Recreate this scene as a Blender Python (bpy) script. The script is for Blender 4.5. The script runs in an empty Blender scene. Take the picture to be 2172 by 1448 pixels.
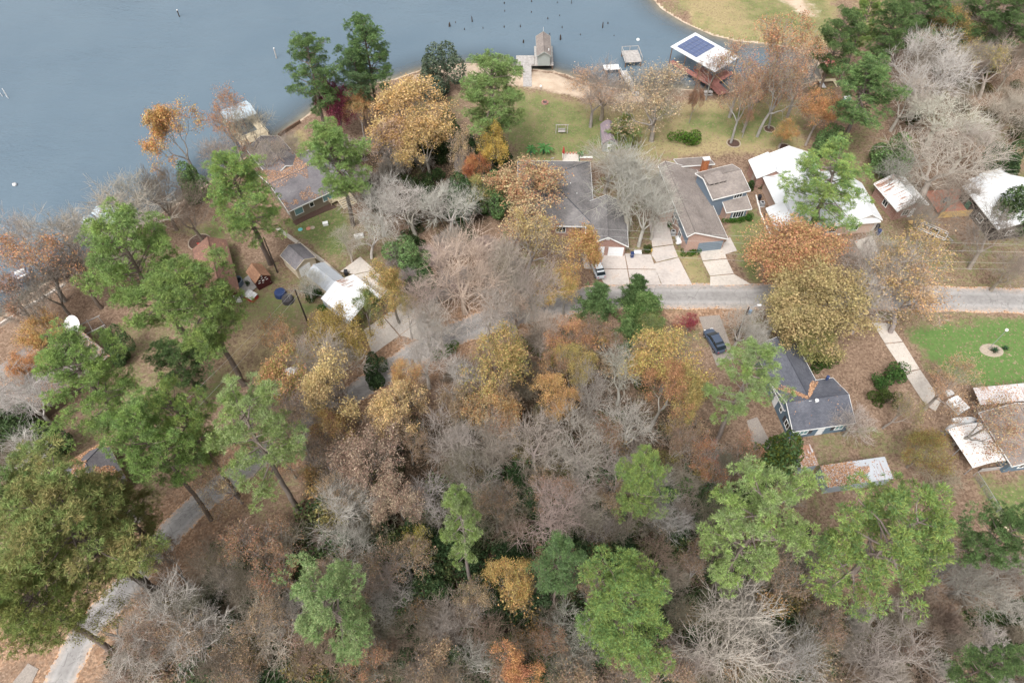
import bpy, math, random
import numpy as np
from mathutils import Matrix, Vector
R_ = math.radians
# ------------------------------------------------------------------ camera, sky, sun, exposure
scene = bpy.context.scene
F_PX, PITCH, CAM_H = 1480.0, 54.0, 90.0          # measured on the 2172 x 1448 photograph
cam_data = bpy.data.cameras.new('camera'); cam = bpy.data.objects.new('camera', cam_data)
scene.collection.objects.link(cam); scene.camera = cam
cam.location = (0, 0, CAM_H); cam.rotation_euler = (R_(90 - PITCH), 0, 0)
cam_data.sensor_width = 36.0; cam_data.lens = F_PX / 2172 * 36.0
cam_data.clip_start = 0.5; cam_data.clip_end = 6000
world = bpy.data.worlds.new('World'); scene.world = world; world.use_nodes = True
wn = world.node_tree; wn.nodes.clear()
SUN_EL, SUN_ROT = 58.0, 205.0
sky = wn.nodes.new('ShaderNodeTexSky'); sky.sky_type = 'NISHITA'; sky.sun_disc = False
sky.sun_elevation = R_(SUN_EL); sky.sun_rotation = R_(SUN_ROT)
sky.air_density = 1.0; sky.dust_density = 6.0; sky.ozone_density = 1.0
hs = wn.nodes.new('ShaderNodeHueSaturation'); hs.inputs['Saturation'].default_value = 0.18
bg = wn.nodes.new('ShaderNodeBackground'); bg.inputs['Strength'].default_value = 0.15
wo = wn.nodes.new('ShaderNodeOutputWorld')
wn.links.new(sky.outputs[0], hs.inputs['Color']); wn.links.new(hs.outputs[0], bg.inputs[0]); wn.links.new(bg.outputs[0], wo.inputs[0])
sun_d = bpy.data.lights.new('sun', 'SUN'); sun_d.energy = 1.5; sun_d.angle = R_(16); sun_d.color = (1.0, 0.98, 0.95)
sun = bpy.data.objects.new('sun', sun_d); scene.collection.objects.link(sun)
sun.rotation_euler = (R_(90 - SUN_EL), 0, R_(180 - SUN_ROT)); sun.location = (0, 0, 150)
vs = scene.view_settings; vs.view_transform = 'Standard'; vs.look = 'None'; vs.exposure = 0.72; vs.gamma = 1.0; vs.use_curve_mapping = False
scene.cycles.max_bounces = 6; scene.cycles.diffuse_bounces = 3; scene.cycles.transparent_max_bounces = 8
scene.cycles.use_denoising = True; scene.cycles.denoiser = 'OPENIMAGEDENOISE'; scene.cycles.denoising_input_passes = 'RGB_ALBEDO_NORMAL'; scene.cycles.denoising_prefilter = 'ACCURATE'
COL = scene.collection
rng = random.Random(7); nrg = np.random.default_rng(11)
# ------------------------------------------------------------------ pixel -> world
_t = R_(PITCH); CT, ST = math.cos(_t), math.sin(_t)
def P(px, py, z=0.0):
    x = px - 1086.0; y = 724.0 - py
    dx, dy, dz = x, F_PX * CT + y * ST, -F_PX * ST + y * CT
    k = (z - CAM_H) / dz
    return Vector((dx * k, dy * k, z))
def depth_at(v): return v[1] * CT + (CAM_H - v[2]) * ST
def PP(pts, z=0.0): return [P(a, b, z) for a, b in pts]
# ------------------------------------------------------------------ materials
MATS = {}
def nd(nt, typ, **kw):
    n = nt.nodes.new(typ)
    for k, v in kw.items():
        if k.startswith('_'): setattr(n, k[1:], v)
        else: n.inputs[k.replace('__', ' ')].default_value = v
    return n
def newmat(name):
    m = bpy.data.materials.new(name); m.use_nodes = True; nt = m.node_tree; nt.nodes.clear()
    out = nt.nodes.new('ShaderNodeOutputMaterial'); MATS[name] = m
    return m, nt, out
def ramp(nt, stops):
    r = nt.nodes.new('ShaderNodeValToRGB'); e = r.color_ramp.elements
    while len(e) < len(stops): e.new(0.5)
    for el, (p, c) in zip(e, stops): el.position = p; el.color = (*c, 1) if len(c) == 3 else c
    return r
def mixc(nt, a, b, fac, mode='MIX'):
    m = nt.nodes.new('ShaderNodeMix'); m.data_type = 'RGBA'; m.blend_type = mode; m.clamp_factor = True
    for s, v in ((6, a), (7, b), (0, fac)):
        if isinstance(v, bpy.types.NodeSocket): nt.links.new(v, m.inputs[s])
        else: m.inputs[s].default_value = (*v, 1) if isinstance(v, tuple) and len(v) == 3 else v
    return m.outputs[2]
def mth(nt, op, a, b=None, clamp=False):
    m = nt.nodes.new('ShaderNodeMath'); m.operation = op; m.use_clamp = clamp
    for i, v in enumerate((a, b)):
        if v is None: continue
        if isinstance(v, bpy.types.NodeSocket): nt.links.new(v, m.inputs[i])
        else: m.inputs[i].default_value = v
    return m.outputs[0]
def noise(nt, vec, scale, detail=3.0, rough=0.55):
    n = nd(nt, 'ShaderNodeTexNoise', Scale=scale, Detail=detail, Roughness=rough)
    if vec is not None: nt.links.new(vec, n.inputs['Vector'])
    return n.outputs[0]
def pos(nt): return nt.nodes.new('ShaderNodeNewGeometry').outputs['Position']
def objco(nt): return nt.nodes.new('ShaderNodeTexCoord').outputs['Object']
def bsdf(nt, out, col, rough=0.8, bump=None, bstr=0.3, bdist=0.02, metallic=0.0, spec=0.3):
    b = nt.nodes.new('ShaderNodeBsdfPrincipled')
    if isinstance(col, bpy.types.NodeSocket): nt.links.new(col, b.inputs['Base Color'])
    else: b.inputs['Base Color'].default_value = (*col, 1)
    if isinstance(rough, bpy.types.NodeSocket): nt.links.new(rough, b.inputs['Roughness'])
    else: b.inputs['Roughness'].default_value = rough
    b.inputs['Metallic'].default_value = metallic; b.inputs['Specular IOR Level'].default_value = spec
    if bump is not None:
        bp = nd(nt, 'ShaderNodeBump', Strength=bstr, Distance=bdist); nt.links.new(bump, bp.inputs['Height']); nt.links.new(bp.outputs[0], b.inputs['Normal'])
    nt.links.new(b.outputs[0], out.inputs[0]); return b
def plain(name, c, rough=0.7, var=0.25, scale=1.5, metallic=0.0, spec=0.3, fine=14.0):
    """a weathered paint / wood / plastic: base colour with large and fine variation"""
    m, nt, out = newmat(name); v = objco(nt)
    n1 = noise(nt, v, scale, 4); n2 = noise(nt, v, fine, 2)
    f = mth(nt, 'ADD', mth(nt, 'MULTIPLY', n1, 0.7), mth(nt, 'MULTIPLY', n2, 0.3))
    r = ramp(nt, [(0.3, tuple(x * (1 - var) for x in c)), (0.7, tuple(min(1, x * (1 + var * .8)) for x in c))]); nt.links.new(f, r.inputs[0])
    bsdf(nt, out, r.outputs[0], rough, n2, 0.2, 0.01, metallic, spec); return m
def leafmat(name, transl=0.25):
    """foliage: colour c1 (object colour) to c2 (object property) in clumps, with a jitter per leaf"""
    m, nt, out = newmat(name)
    oi = nt.nodes.new('ShaderNodeObjectInfo'); g = nt.nodes.new('ShaderNodeNewGeometry')
    at = nt.nodes.new('ShaderNodeAttribute'); at.attribute_type = 'OBJECT'; at.attribute_name = 'c2'
    tc = objco(nt)
    vadd = nt.nodes.new('ShaderNodeVectorMath'); nt.links.new(tc, vadd.inputs[0]); nt.links.new(oi.outputs['Random'], vadd.inputs[1]); vadd.operation = 'ADD'
    n1 = noise(nt, vadd.outputs[0], 0.5, 4, 0.65)
    f = mth(nt, 'ADD', n1, mth(nt, 'MULTIPLY', mth(nt, 'SUBTRACT', g.outputs['Random Per Island'], 0.5), 0.28))
    rr = ramp(nt, [(0.38, (0, 0, 0)), (0.64, (1, 1, 1))]); nt.links.new(f, rr.inputs[0])
    c = mixc(nt, oi.outputs['Color'], at.outputs['Color'], rr.outputs[0])
    h = nt.nodes.new('ShaderNodeHueSaturation'); nt.links.new(c, h.inputs['Color'])
    w = nt.nodes.new('ShaderNodeTexWhiteNoise'); w.noise_dimensions = '1D'; nt.links.new(g.outputs['Random Per Island'], w.inputs['W'])
    n9 = noise(nt, vadd.outputs[0], 1.1, 2); nt.links.new(mth(nt, 'MULTIPLY', mth(nt, 'ADD', 0.66, mth(nt, 'MULTIPLY', w.outputs[0], 0.68)), mth(nt, 'ADD', 0.35, mth(nt, 'MULTIPLY', n9, 1.3))), h.inputs['Value'])
    nt.links.new(mth(nt, 'ADD', 0.475, mth(nt, 'MULTIPLY', g.outputs['Random Per Island'], 0.05)), h.inputs['Hue'])
    d = nt.nodes.new('ShaderNodeBsdfDiffuse'); t = nt.nodes.new('ShaderNodeBsdfTranslucent'); mx = nt.nodes.new('ShaderNodeMixShader'); mx.inputs[0].default_value = transl
    nt.links.new(h.outputs[0], d.inputs[0]); nt.links.new(h.outputs[0], t.inputs[0]); nt.links.new(d.outputs[0], mx.inputs[1]); nt.links.new(t.outputs[0], mx.inputs[2])
    nt.links.new(mx.outputs[0], out.inputs[0]); return m
leafmat('leaf'); leafmat('needle', 0.35)
def barkmat(name):
    m, nt, out = newmat(name); oi = nt.nodes.new('ShaderNodeObjectInfo'); v = objco(nt)
    n1 = noise(nt, v, 1.2, 4); n2 = noise(nt, v, 9, 3)
    f = mth(nt, 'ADD', mth(nt, 'MULTIPLY', n1, 0.6), mth(nt, 'MULTIPLY', n2, 0.5))
    h = nt.nodes.new('ShaderNodeHueSaturation'); nt.links.new(oi.outputs['Color'], h.inputs['Color'])
    nt.links.new(mth(nt, 'ADD', 0.35, mth(nt, 'MULTIPLY', f, 1.2)), h.inputs['Value'])
    bsdf(nt, out, h.outputs[0], 0.9, n2, 0.5, 0.03, spec=0.1); return m
barkmat('bark')
def shingle(name, c, c2, course=0.16):
    """asphalt shingles: courses along local y of the roof slope, tabs and stains"""
    m, nt, out = newmat(name); v = objco(nt)
    br = nt.nodes.new('ShaderNodeTexBrick'); br.offset = 0.5
    uv = nt.nodes.new('ShaderNodeUVMap'); nt.links.new(uv.outputs[0], br.inputs['Vector'])
    br.inputs['Scale'].default_value = 1.0; br.inputs['Brick Width'].default_value = 0.34; br.inputs['Row Height'].default_value = course; br.inputs['Mortar Size'].default_value = 0.012
    br.inputs['Color1'].default_value = (0.8, 0.8, 0.8, 1); br.inputs['Color2'].default_value = (1.15, 1.12, 1.08, 1); br.inputs['Mortar'].default_value = (0.55, 0.55, 0.55, 1)
    n1 = noise(nt, v, 0.35, 5, 0.6); n2 = noise(nt, v, 3.0, 4)
    f = mth(nt, 'ADD', mth(nt, 'MULTIPLY', n1, 0.75), mth(nt, 'MULTIPLY', n2, 0.25))
    r = ramp(nt, [(0.36, c2), (0.62, c)]); nt.links.new(f, r.inputs[0])
    col = mixc(nt, r.outputs[0], br.outputs[0], 0.8, 'MULTIPLY')
    bsdf(nt, out, col, 0.95, br.outputs[0], 0.5, 0.015, spec=0.1); return m
shingle('shingle_grey', (0.225, 0.215, 0.215), (0.135, 0.128, 0.13)); shingle('shingle_brown', (0.28, 0.245, 0.225), (0.185, 0.16, 0.148))
shingle('shingle_dark', (0.135, 0.14, 0.165), (0.085, 0.09, 0.11)); shingle('shingle_slate', (0.205, 0.195, 0.205), (0.13, 0.122, 0.132))
shingle('shingle_red', (0.27, 0.155, 0.12), (0.18, 0.105, 0.085)); shingle('cedar_shake', (0.42, 0.24, 0.155), (0.30, 0.165, 0.11), 0.22); shingle('shingle_purple', (0.27, 0.22, 0.245), (0.2, 0.165, 0.19))
def metal(name, c, rust=0.0, rough=0.45):
    m, nt, out = newmat(name); v = objco(nt)
    n1 = noise(nt, v, 0.5, 5, 0.65); n2 = noise(nt, v, 5.0, 3)
    r = ramp(nt, [(0.3, tuple(x * 0.86 for x in c)), (0.65, c)]); nt.links.new(n1, r.inputs[0])
    uv = nt.nodes.new('ShaderNodeUVMap'); mp = nt.nodes.new('ShaderNodeMapping'); mp.inputs['Scale'].default_value = (3.2, 0.32, 1); nt.links.new(uv.outputs[0], mp.inputs[0])
    st = noise(nt, mp.outputs[0], 1.0, 4, 0.7)
    f = mth(nt, 'ADD', mth(nt, 'MULTIPLY', st, 0.65), mth(nt, 'MULTIPLY', noise(nt, v, 0.22, 2), 0.35))
    rr = ramp(nt, [(0.60 - 0.2 * rust, (0, 0, 0)), (0.68 - 0.2 * rust, (1, 1, 1))]); nt.links.new(f, rr.inputs[0])
    rc = ramp(nt, [(0.3, (0.16, 0.07, 0.04)), (0.7, (0.36, 0.2, 0.13))]); nt.links.new(n2, rc.inputs[0])
    col = mixc(nt, r.outputs[0], rc.outputs[0], mth(nt, 'MULTIPLY', rr.outputs[0], 1.0 if rust > 0 else 0.12))
    bsdf(nt, out, col, rough, n2, 0.05, 0.01, 0.0, 0.4); return m
metal('metal_white', (0.62, 0.63, 0.64)); metal('metal_white_rust', (0.80, 0.80, 0.80), 0.42); metal('metal_grey', (0.40, 0.42, 0.45), 0.05); metal('metal_blue', (0.40, 0.47, 0.52), 0.05)
metal('metal_leafy', (0.5, 0.48, 0.48), 0.35); metal('metal_rust', (0.5, 0.5, 0.52), 0.75); metal('canvas_white', (0.74, 0.71, 0.68), 0.12)
def brickmat(name, c1, c2):
    m, nt, out = newmat(name); br = nt.nodes.new('ShaderNodeTexBrick'); v = objco(nt)
    mp = nt.nodes.new('ShaderNodeMapping'); mp.inputs['Rotation'].default_value = (R_(90), 0, 0); nt.links.new(v, mp.inputs[0]); nt.links.new(mp.outputs[0], br.inputs[0])
    br.inputs['Scale'].default_value = 1.0; br.inputs['Brick Width'].default_value = 0.22; br.inputs['Row Height'].default_value = 0.075; br.inputs['Mortar Size'].default_value = 0.008
    br.inputs['Color1'].default_value = (*c1, 1); br.inputs['Color2'].default_value = (*c2, 1); br.inputs['Mortar'].default_value = (0.42, 0.38, 0.34, 1)
    bsdf(nt, out, br.outputs[0], 0.9, br.outputs[1], 0.3, 0.01); return m
brickmat('brick_red', (0.25, 0.115, 0.085), (0.34, 0.17, 0.125)); brickmat('brick_tan', (0.40, 0.27, 0.21), (0.50, 0.35, 0.27)); brickmat('brick_pink', (0.36, 0.21, 0.17), (0.44, 0.27, 0.21))
def siding(name, c, step=0.2, horizontal=True):
    m, nt, out = newmat(name); v = objco(nt); sp = nt.nodes.new('ShaderNodeSeparateXYZ'); nt.links.new(v, sp.inputs[0])
    z = sp.outputs['Z'] if horizontal else mth(nt, 'ADD', sp.outputs['X'], sp.outputs['Y'])
    fr = mth(nt, 'FRACT', mth(nt, 'DIVIDE', z, step)); n1 = noise(nt, v, 0.8, 4)
    r = ramp(nt, [(0.0, tuple(x * 0.6 for x in c)), (0.12, c), (1.0, tuple(x * 0.93 for x in c))]); nt.links.new(fr, r.inputs[0])
    col = mixc(nt, r.outputs[0], tuple(x * 0.75 for x in c), mth(nt, 'MULTIPLY', n1, 0.5))
    bsdf(nt, out, col, 0.75, fr, 0.5, 0.02); return m
siding('siding_blue', (0.135, 0.20, 0.26)); siding('siding_slate', (0.17, 0.22, 0.28)); siding('siding_tan', (0.25, 0.215, 0.16)); siding('siding_cream', (0.60, 0.52, 0.40)); siding('siding_red', (0.09, 0.022, 0.022), 0.3, False)
siding('siding_grey', (0.30, 0.33, 0.32), 0.3, False); siding('siding_paleblue', (0.33, 0.37, 0.40), 0.25, False); siding('siding_beige', (0.55, 0.50, 0.45)); siding('siding_brown', (0.2, 0.15, 0.11)); siding('siding_yellow', (0.45, 0.33, 0.17), 0.15, False)
plain('trim_white', (0.78, 0.78, 0.76), 0.6, 0.08); plain('door_white', (0.76, 0.77, 0.78), 0.5, 0.05); plain('door_blue', (0.16, 0.21, 0.26), 0.6, 0.1)
plain('wood_grey', (0.36, 0.335, 0.315), 0.9, 0.35, 2.0); plain('wood_red', (0.27, 0.12, 0.10), 0.85, 0.3, 2.0); plain('wood_cream', (0.55, 0.46, 0.32), 0.85, 0.25, 2.0); plain('wood_brown', (0.16, 0.105, 0.075), 0.9, 0.35, 3.0)
plain('wood_dark', (0.05, 0.04, 0.035), 0.9, 0.4, 3.0); plain('wood_yellow', (0.52, 0.36, 0.16), 0.85, 0.3, 2.5); plain('black_plastic', (0.025, 0.025, 0.03), 0.45, 0.2); plain('blue_plastic', (0.03, 0.05, 0.13), 0.45, 0.2)
plain('grey_metal', (0.28, 0.29, 0.3), 0.5, 0.2); plain('white_plastic', (0.78, 0.78, 0.77), 0.45, 0.08); plain('red_paint', (0.42, 0.05, 0.045), 0.5, 0.2); plain('teal_paint', (0.14, 0.42, 0.42), 0.5, 0.2); plain('yellow_paint', (0.75, 0.5, 0.06), 0.5, 0.15)
plain('pole_wood', (0.055, 0.043, 0.037), 0.9, 0.4, 3); plain('wire', (0.50, 0.50, 0.48), 0.6, 0.1); plain('stone_edge', (0.33, 0.275, 0.215), 0.9, 0.3, 5); plain('white_stone', (0.72, 0.70, 0.66), 0.8, 0.15, 3)
plain('rubber', (0.02, 0.02, 0.02), 0.8, 0.2); plain('rim', (0.5, 0.5, 0.52), 0.35, 0.1, metallic=0.7); plain('mulch', (0.075, 0.045, 0.035), 0.95, 0.4, 6); plain('gravel', (0.27, 0.235, 0.205), 0.95, 0.3, 6); plain('dirty_white', (0.62, 0.61, 0.60), 0.7, 0.45, 2.0, fine=5.0)
plain('red_roof', (0.50, 0.16, 0.14), 0.7, 0.3, 1.0); plain('terracotta', (0.42, 0.19, 0.13), 0.8, 0.3, 4); plain('rust_metal', (0.33, 0.12, 0.05), 0.7, 0.5, 3); plain('green_paint', (0.05, 0.16, 0.1), 0.5, 0.2); plain('dark_wall', (0.06, 0.055, 0.06), 0.8, 0.2)
def paint(name, c):
    m, nt, out = newmat(name); b = bsdf(nt, out, c, 0.3, spec=0.5); b.inputs['Coat Weight'].default_value = 0.6; b.inputs['Coat Roughness'].default_value = 0.08
paint('car_silver', (0.46, 0.49, 0.52)); paint('car_white', (0.72, 0.75, 0.78)); paint('car_blue', (0.055, 0.075, 0.115)); paint('boat_grey', (0.22, 0.25, 0.32))
m_, nt_, o_ = newmat('glass'); bsdf(nt_, o_, (0.02, 0.028, 0.035), 0.06, spec=0.6)
m_, nt_, o_ = newmat('glass_teal'); bsdf(nt_, o_, (0.17, 0.31, 0.33), 0.12, spec=0.6)
m_, nt_, o_ = newmat('solar_cell'); bsdf(nt_, o_, (0.075, 0.10, 0.19), 0.2, spec=0.8)
def concrete(name, c, litter=0.25):
    m, nt, out = newmat(name); v = pos(nt)
    n1 = noise(nt, v, 0.25, 5, 0.6); n2 = noise(nt, v, 2.2, 4); n3 = noise(nt, v, 18, 2)
    r = ramp(nt, [(0.3, tuple(x * 0.68 for x in c)), (0.5, tuple(x * 0.95 for x in c)), (0.72, tuple(x * 1.12 for x in c))]); nt.links.new(mth(nt, 'ADD', mth(nt, 'MULTIPLY', n1, 0.6), mth(nt, 'MULTIPLY', n2, 0.4)), r.inputs[0])
    rust = ramp(nt, [(0.58, (0, 0, 0)), (0.75, (1, 1, 1))]); nt.links.new(noise(nt, v, 0.5, 4), rust.inputs[0])
    col = mixc(nt, r.outputs[0], (c[0] * 0.85, c[1] * 0.7, c[2] * 0.58), mth(nt, 'MULTIPLY', rust.outputs[0], 0.5))
    vo = nd(nt, 'ShaderNodeTexVoronoi', Scale=4.0); nt.links.new(v, vo.inputs['Vector'])
    lf = mth(nt, 'MULTIPLY', mth(nt, 'LESS_THAN', vo.outputs['Distance'], 0.22), mth(nt, 'GREATER_THAN', mth(nt, 'ADD', n1, mth(nt, 'MULTIPLY', n2, 0.4)), 1.0 - litter))
    col = mixc(nt, col, (0.24, 0.14, 0.085), mth(nt, 'MULTIPLY', lf, 0.7))
    bsdf(nt, out, col, 0.95, n3, 0.25, 0.01, spec=0.15); return m
concrete('concrete', (0.47, 0.42, 0.385)); concrete('concrete_pale', (0.50, 0.45, 0.40), 0.34); concrete('concrete_path', (0.44, 0.40, 0.35), 0.3)
# ------------------------------------------------------------------ mesh helpers
def link(name, me, parent=None, kind=None):
    o = bpy.data.objects.new(name, me); COL.objects.link(o)
    if parent is not None: o.parent = parent
    if kind: o['kind'] = kind
    return o
def tag(o, label, cat=None, group=None):
    o['label'] = label
    if cat: o['category'] = cat
    if group: o['group'] = group
    return o
def thing(name, label, cat, loc=(0, 0, 0), rz=0.0, group=None):
    o = bpy.data.objects.new(name, None); COL.objects.link(o); o.location = loc; o.rotation_euler = (0, 0, rz); o.empty_display_size = 0.3
    return tag(o, label, cat, group)
class MB:
    """collects polygons (with roof-plane uv) and links them as one mesh object"""
    def __init__(s, M=None): s.v = []; s.f = []; s.uv = []; s.M = M
    def pts(s, ps):
        b = len(s.v); s.v += [tuple(s.M @ Vector(p)) if s.M else tuple(p) for p in ps]; return b
    def face(s, ps, uv=None):
        b = s.pts(ps); s.f.append(tuple(range(b, b + len(ps)))); s.uv.append(uv or [(0, 0)] * len(ps))
    def quadstrip(s, b, n): pass
    def box(s, x0, x1, y0, y1, z0, z1):
        c = [(x0, y0, z0), (x1, y0, z0), (x1, y1, z0), (x0, y1, z0), (x0, y0, z1), (x1, y0, z1), (x1, y1, z1), (x0, y1, z1)]
        b = s.pts(c)
        for q in ((3, 2, 1, 0), (4, 5, 6, 7), (0, 1, 5, 4), (1, 2, 6, 5), (2, 3, 7, 6), (3, 0, 4, 7)):
            s.f.append(tuple(b + i for i in q)); s.uv.append([(c[i][0] + c[i][2] * .0, c[i][1]) for i in q])
        return s
    def slab(s, quad, t):
        """a sheet through 3 or 4 coplanar corners, thickened downwards by t; uv: u along first edge, v up the slope"""
        q = [Vector(p) for p in quad]; n = len(q); e = (q[1] - q[0]).normalized(); nm = e.cross(q[-1] - q[0]).normalized()
        if nm.z < 0: nm = -nm
        w = nm.cross(e)
        uv = [((p - q[0]).dot(e), (p - q[0]).dot(w)) for p in q]
        lo = [p - nm * t for p in q]
        b = s.pts(q + lo)
        top = tuple(range(b, b + n)); s.f.append(top); s.uv.append(uv)
        s.f.append(tuple(range(b + 2 * n - 1, b + n - 1, -1))); s.uv.append(uv[::-1])
        for i in range(n):
            j = (i + 1) % n; s.f.append((b + i, b + n + i, b + n + j, b + j)); s.uv.append([(0, 0)] * 4)
        return s
    def prism(s, poly, z0, z1):
        n = len(poly); b = s.pts([(p[0], p[1], z0) for p in poly] + [(p[0], p[1], z1) for p in poly])
        s.f.append(tuple(range(b + n, b + 2 * n))); s.uv.append([(p[0], p[1]) for p in poly]); s.f.append(tuple(range(b + n - 1, b - 1, -1))); s.uv.append([(0, 0)] * n)
        for i in range(n):
            j = (i + 1) % n; s.f.append((b + i, b + j, b + n + j, b + n + i)); s.uv.append([(0, 0)] * 4)
        return s
    def tube(s, p0, p1, r0, r1=None, sides=8, cap=True):
        p0, p1 = Vector(p0), Vector(p1); r1 = r0 if r1 is None else r1; d = (p1 - p0).normalized()
        a = d.orthogonal().normalized(); c = d.cross(a); ps = []
        for p, r in ((p0, r0), (p1, r1)):
            for k in range(sides):
                t = 2 * math.pi * k / sides; ps.append(p + a * (r * math.cos(t)) + c * (r * math.sin(t)))
        b = s.pts(ps)
        for k in range(sides):
            j = (k + 1) % sides; s.f.append((b + k, b + j, b + sides + j, b + sides + k)); s.uv.append([(0, 0)] * 4)
        if cap:
            s.f.append(tuple(range(b + sides - 1, b - 1, -1))); s.uv.append([(0, 0)] * sides); s.f.append(tuple(range(b + sides, b + 2 * sides))); s.uv.append([(0, 0)] * sides)
        return s
    def lathe(s, prof, c=(0, 0, 0), sides=14):
        rows = [[(c[0] + r * math.cos(2 * math.pi * k / sides), c[1] + r * math.sin(2 * math.pi * k / sides), c[2] + z) for k in range(sides)] for r, z in prof]
        b = s.pts([p for r in rows for p in r])
        for i in range(len(prof) - 1):
            for k in range(sides):
                j = (k + 1) % sides; s.f.append((b + i * sides + k, b + i * sides + j, b + (i + 1) * sides + j, b + (i + 1) * sides + k)); s.uv.append([(0, 0)] * 4)
        return s
    def build(s, name, mat, parent=None, kind=None, smooth=False):
        me = bpy.data.meshes.new(name); me.from_pydata(s.v, [], s.f); uvl = me.uv_layers.new(name='UVMap')
        uvl.data.foreach_set('uv', np.array([c for u in s.uv for p in u for c in p], dtype=np.float32))
        me.materials.append(MATS[mat]); 
        if smooth: me.polygons.foreach_set('use_smooth', [True] * len(me.polygons))
        me.update(); return link(name, me, parent, kind)
def npmesh(name, V, Fq, mat, attrs=None, smooth=False, mats=None, mi=None):
    """fast mesh from arrays; Fq (n,3) or (n,4)"""
    me = bpy.data.meshes.new(name); n, k = Fq.shape
    me.vertices.add(len(V)); me.vertices.foreach_set('co', V.astype(np.float32).ravel())
    me.loops.add(n * k); me.loops.foreach_set('vertex_index', Fq.astype(np.int32).ravel())
    me.polygons.add(n); me.polygons.foreach_set('loop_start', np.arange(0, n * k, k, dtype=np.int32))
    me.polygons.foreach_set('loop_total', np.full(n, k, dtype=np.int32))
    if smooth: me.polygons.foreach_set('use_smooth', np.ones(n, dtype=bool))
    me.update(calc_edges=True)
    for a, d in (attrs or {}).items():
        l = me.attributes.new(a, 'FLOAT_COLOR', 'POINT'); l.data.foreach_set('color', d.astype(np.float32).ravel())
    me.materials.append(MATS[mat]); me.validate(); return me
def poly_sdf(X, Y, poly):
    """signed distance to a polygon: positive inside"""
    d = np.full(X.shape, 1e9); ins = np.zeros(X.shape, bool); n = len(poly)
    for i in range(n):
        x0, y0 = poly[i][0], poly[i][1]; x1, y1 = poly[(i + 1) % n][0], poly[(i + 1) % n][1]
        ex, ey = x1 - x0, y1 - y0; t = np.clip(((X - x0) * ex + (Y - y0) * ey) / (ex * ex + ey * ey + 1e-9), 0, 1)
        d = np.minimum(d, np.hypot(X - x0 - t * ex, Y - y0 - t * ey))
        c = ((y0 > Y) != (y1 > Y)); xi = x0 + (Y - y0) * ex / (ey if abs(ey) > 1e-9 else 1e-9); ins ^= c & (X < xi)
    return np.where(ins, d, -d)
def line_dist(X, Y, pts):
    d = np.full(np.shape(X), 1e9)
    for a, b in zip(pts[:-1], pts[1:]):
        ex, ey = b[0] - a[0], b[1] - a[1]; t = np.clip(((X - a[0]) * ex + (Y - a[1]) * ey) / (ex * ex + ey * ey + 1e-9), 0, 1)
        d = np.minimum(d, np.hypot(X - a[0] - t * ex, Y - a[1] - t * ey))
    return d
_NG = {}
def vnoise(X, Y, s, seed):
    """smooth value noise, numpy"""
    if seed not in _NG: _NG[seed] = np.random.default_rng(seed).random((256, 256))
    g = _NG[seed]; x = X / s; y = Y / s; xi = np.floor(x).astype(int); yi = np.floor(y).astype(int)
    fx = x - xi; fy = y - yi; fx = fx * fx * (3 - 2 * fx); fy = fy * fy * (3 - 2 * fy); w = lambda a, b: g[a % 256, b % 256]
    return (w(xi, yi) * (1 - fx) + w(xi + 1, yi) * fx) * (1 - fy) + (w(xi, yi + 1) * (1 - fx) + w(xi + 1, yi + 1) * fx) * fy
def fbm(X, Y, s, seed): return (vnoise(X, Y, s, seed) + .5 * vnoise(X, Y, s / 2.1, seed + 1) + .25 * vnoise(X, Y, s / 4.3, seed + 2)) / 1.75
def smooth(d, w): return np.clip(d / w * .5 + .5, 0, 1)
# ------------------------------------------------------------------ shore line, terrain, water
WATER_Z = -1.0
shore_px = [(-60, 715), (0, 672), (40, 640), (75, 613), (110, 590), (150, 570), (190, 548), (215, 530), (260, 500), (310, 468), (362, 440), (440, 388), (520, 332), (590, 286), (634, 256), (690, 212), (760, 184), (838, 166), (890, 148), (960, 136), (1050, 131), (1095, 143), (1175, 150), (1205, 158), (1232, 170), (1290, 184), (1350, 190), (1420, 186), (1500, 192), (1545, 194), (1600, 180), (1650, 175), (1700, 178), (1742, 166), (1732, 132), (1690, 104), (1620, 94), (1560, 88), (1510, 76), (1450, 49), (1402, 20), (1385, 0), (1372, -60)]
LAKE = [(p.x, p.y) for p in PP(shore_px, WATER_Z)] + [(40, 420), (-100, 1500), (-3000, 3000), (-3000, 45), (-300, 30)]
LAKE.insert(0, (-160, 48))
def gz(x, y):
    s = -poly_sdf(np.array([x * 1.0]), np.array([y * 1.0]), LAKE)[0]
    return land_z(np.array([s]))[0]
def land_z(s):
    t = np.clip(s / 5.0, 0, 1); up = -1.0 + t * t * (3 - 2 * t) * 1.0; return np.where(s >= 0, up, -1.0 - np.minimum(4.0, -s * 0.16))
road_px = [(2600, 650), (2250, 640), (2030, 634), (1800, 630), (1480, 628), (1300, 630), (1180, 645), (1050, 678), (930, 724), (830, 782), (730, 850), (630, 918), (530, 985), (450, 1045), (377, 1113), (293, 1215), (235, 1280), (182, 1339), (125, 1448), (70, 1560)]
def catmull(ps, n=8):
    out = []
    for i in range(len(ps) - 1):
        p0, p1, p2, p3 = ps[max(i - 1, 0)], ps[i], ps[i + 1], ps[min(i + 2, len(ps) - 1)]
        for k in range(n):
            t = k / n; out.append(0.5 * ((2 * p1) + (-p0 + p2) * t + (2 * p0 - 5 * p1 + 4 * p2 - p3) * t * t + (-p0 + 3 * p1 - 3 * p2 + p3) * t ** 3))
    return out + [ps[-1]]
ROAD = catmull(PP(road_px)); ROAD_W = [5.6 if p.x > 5 else 5.6 - 1.7 * min(1, (5 - p.x) / 30) for p in ROAD]
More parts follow.
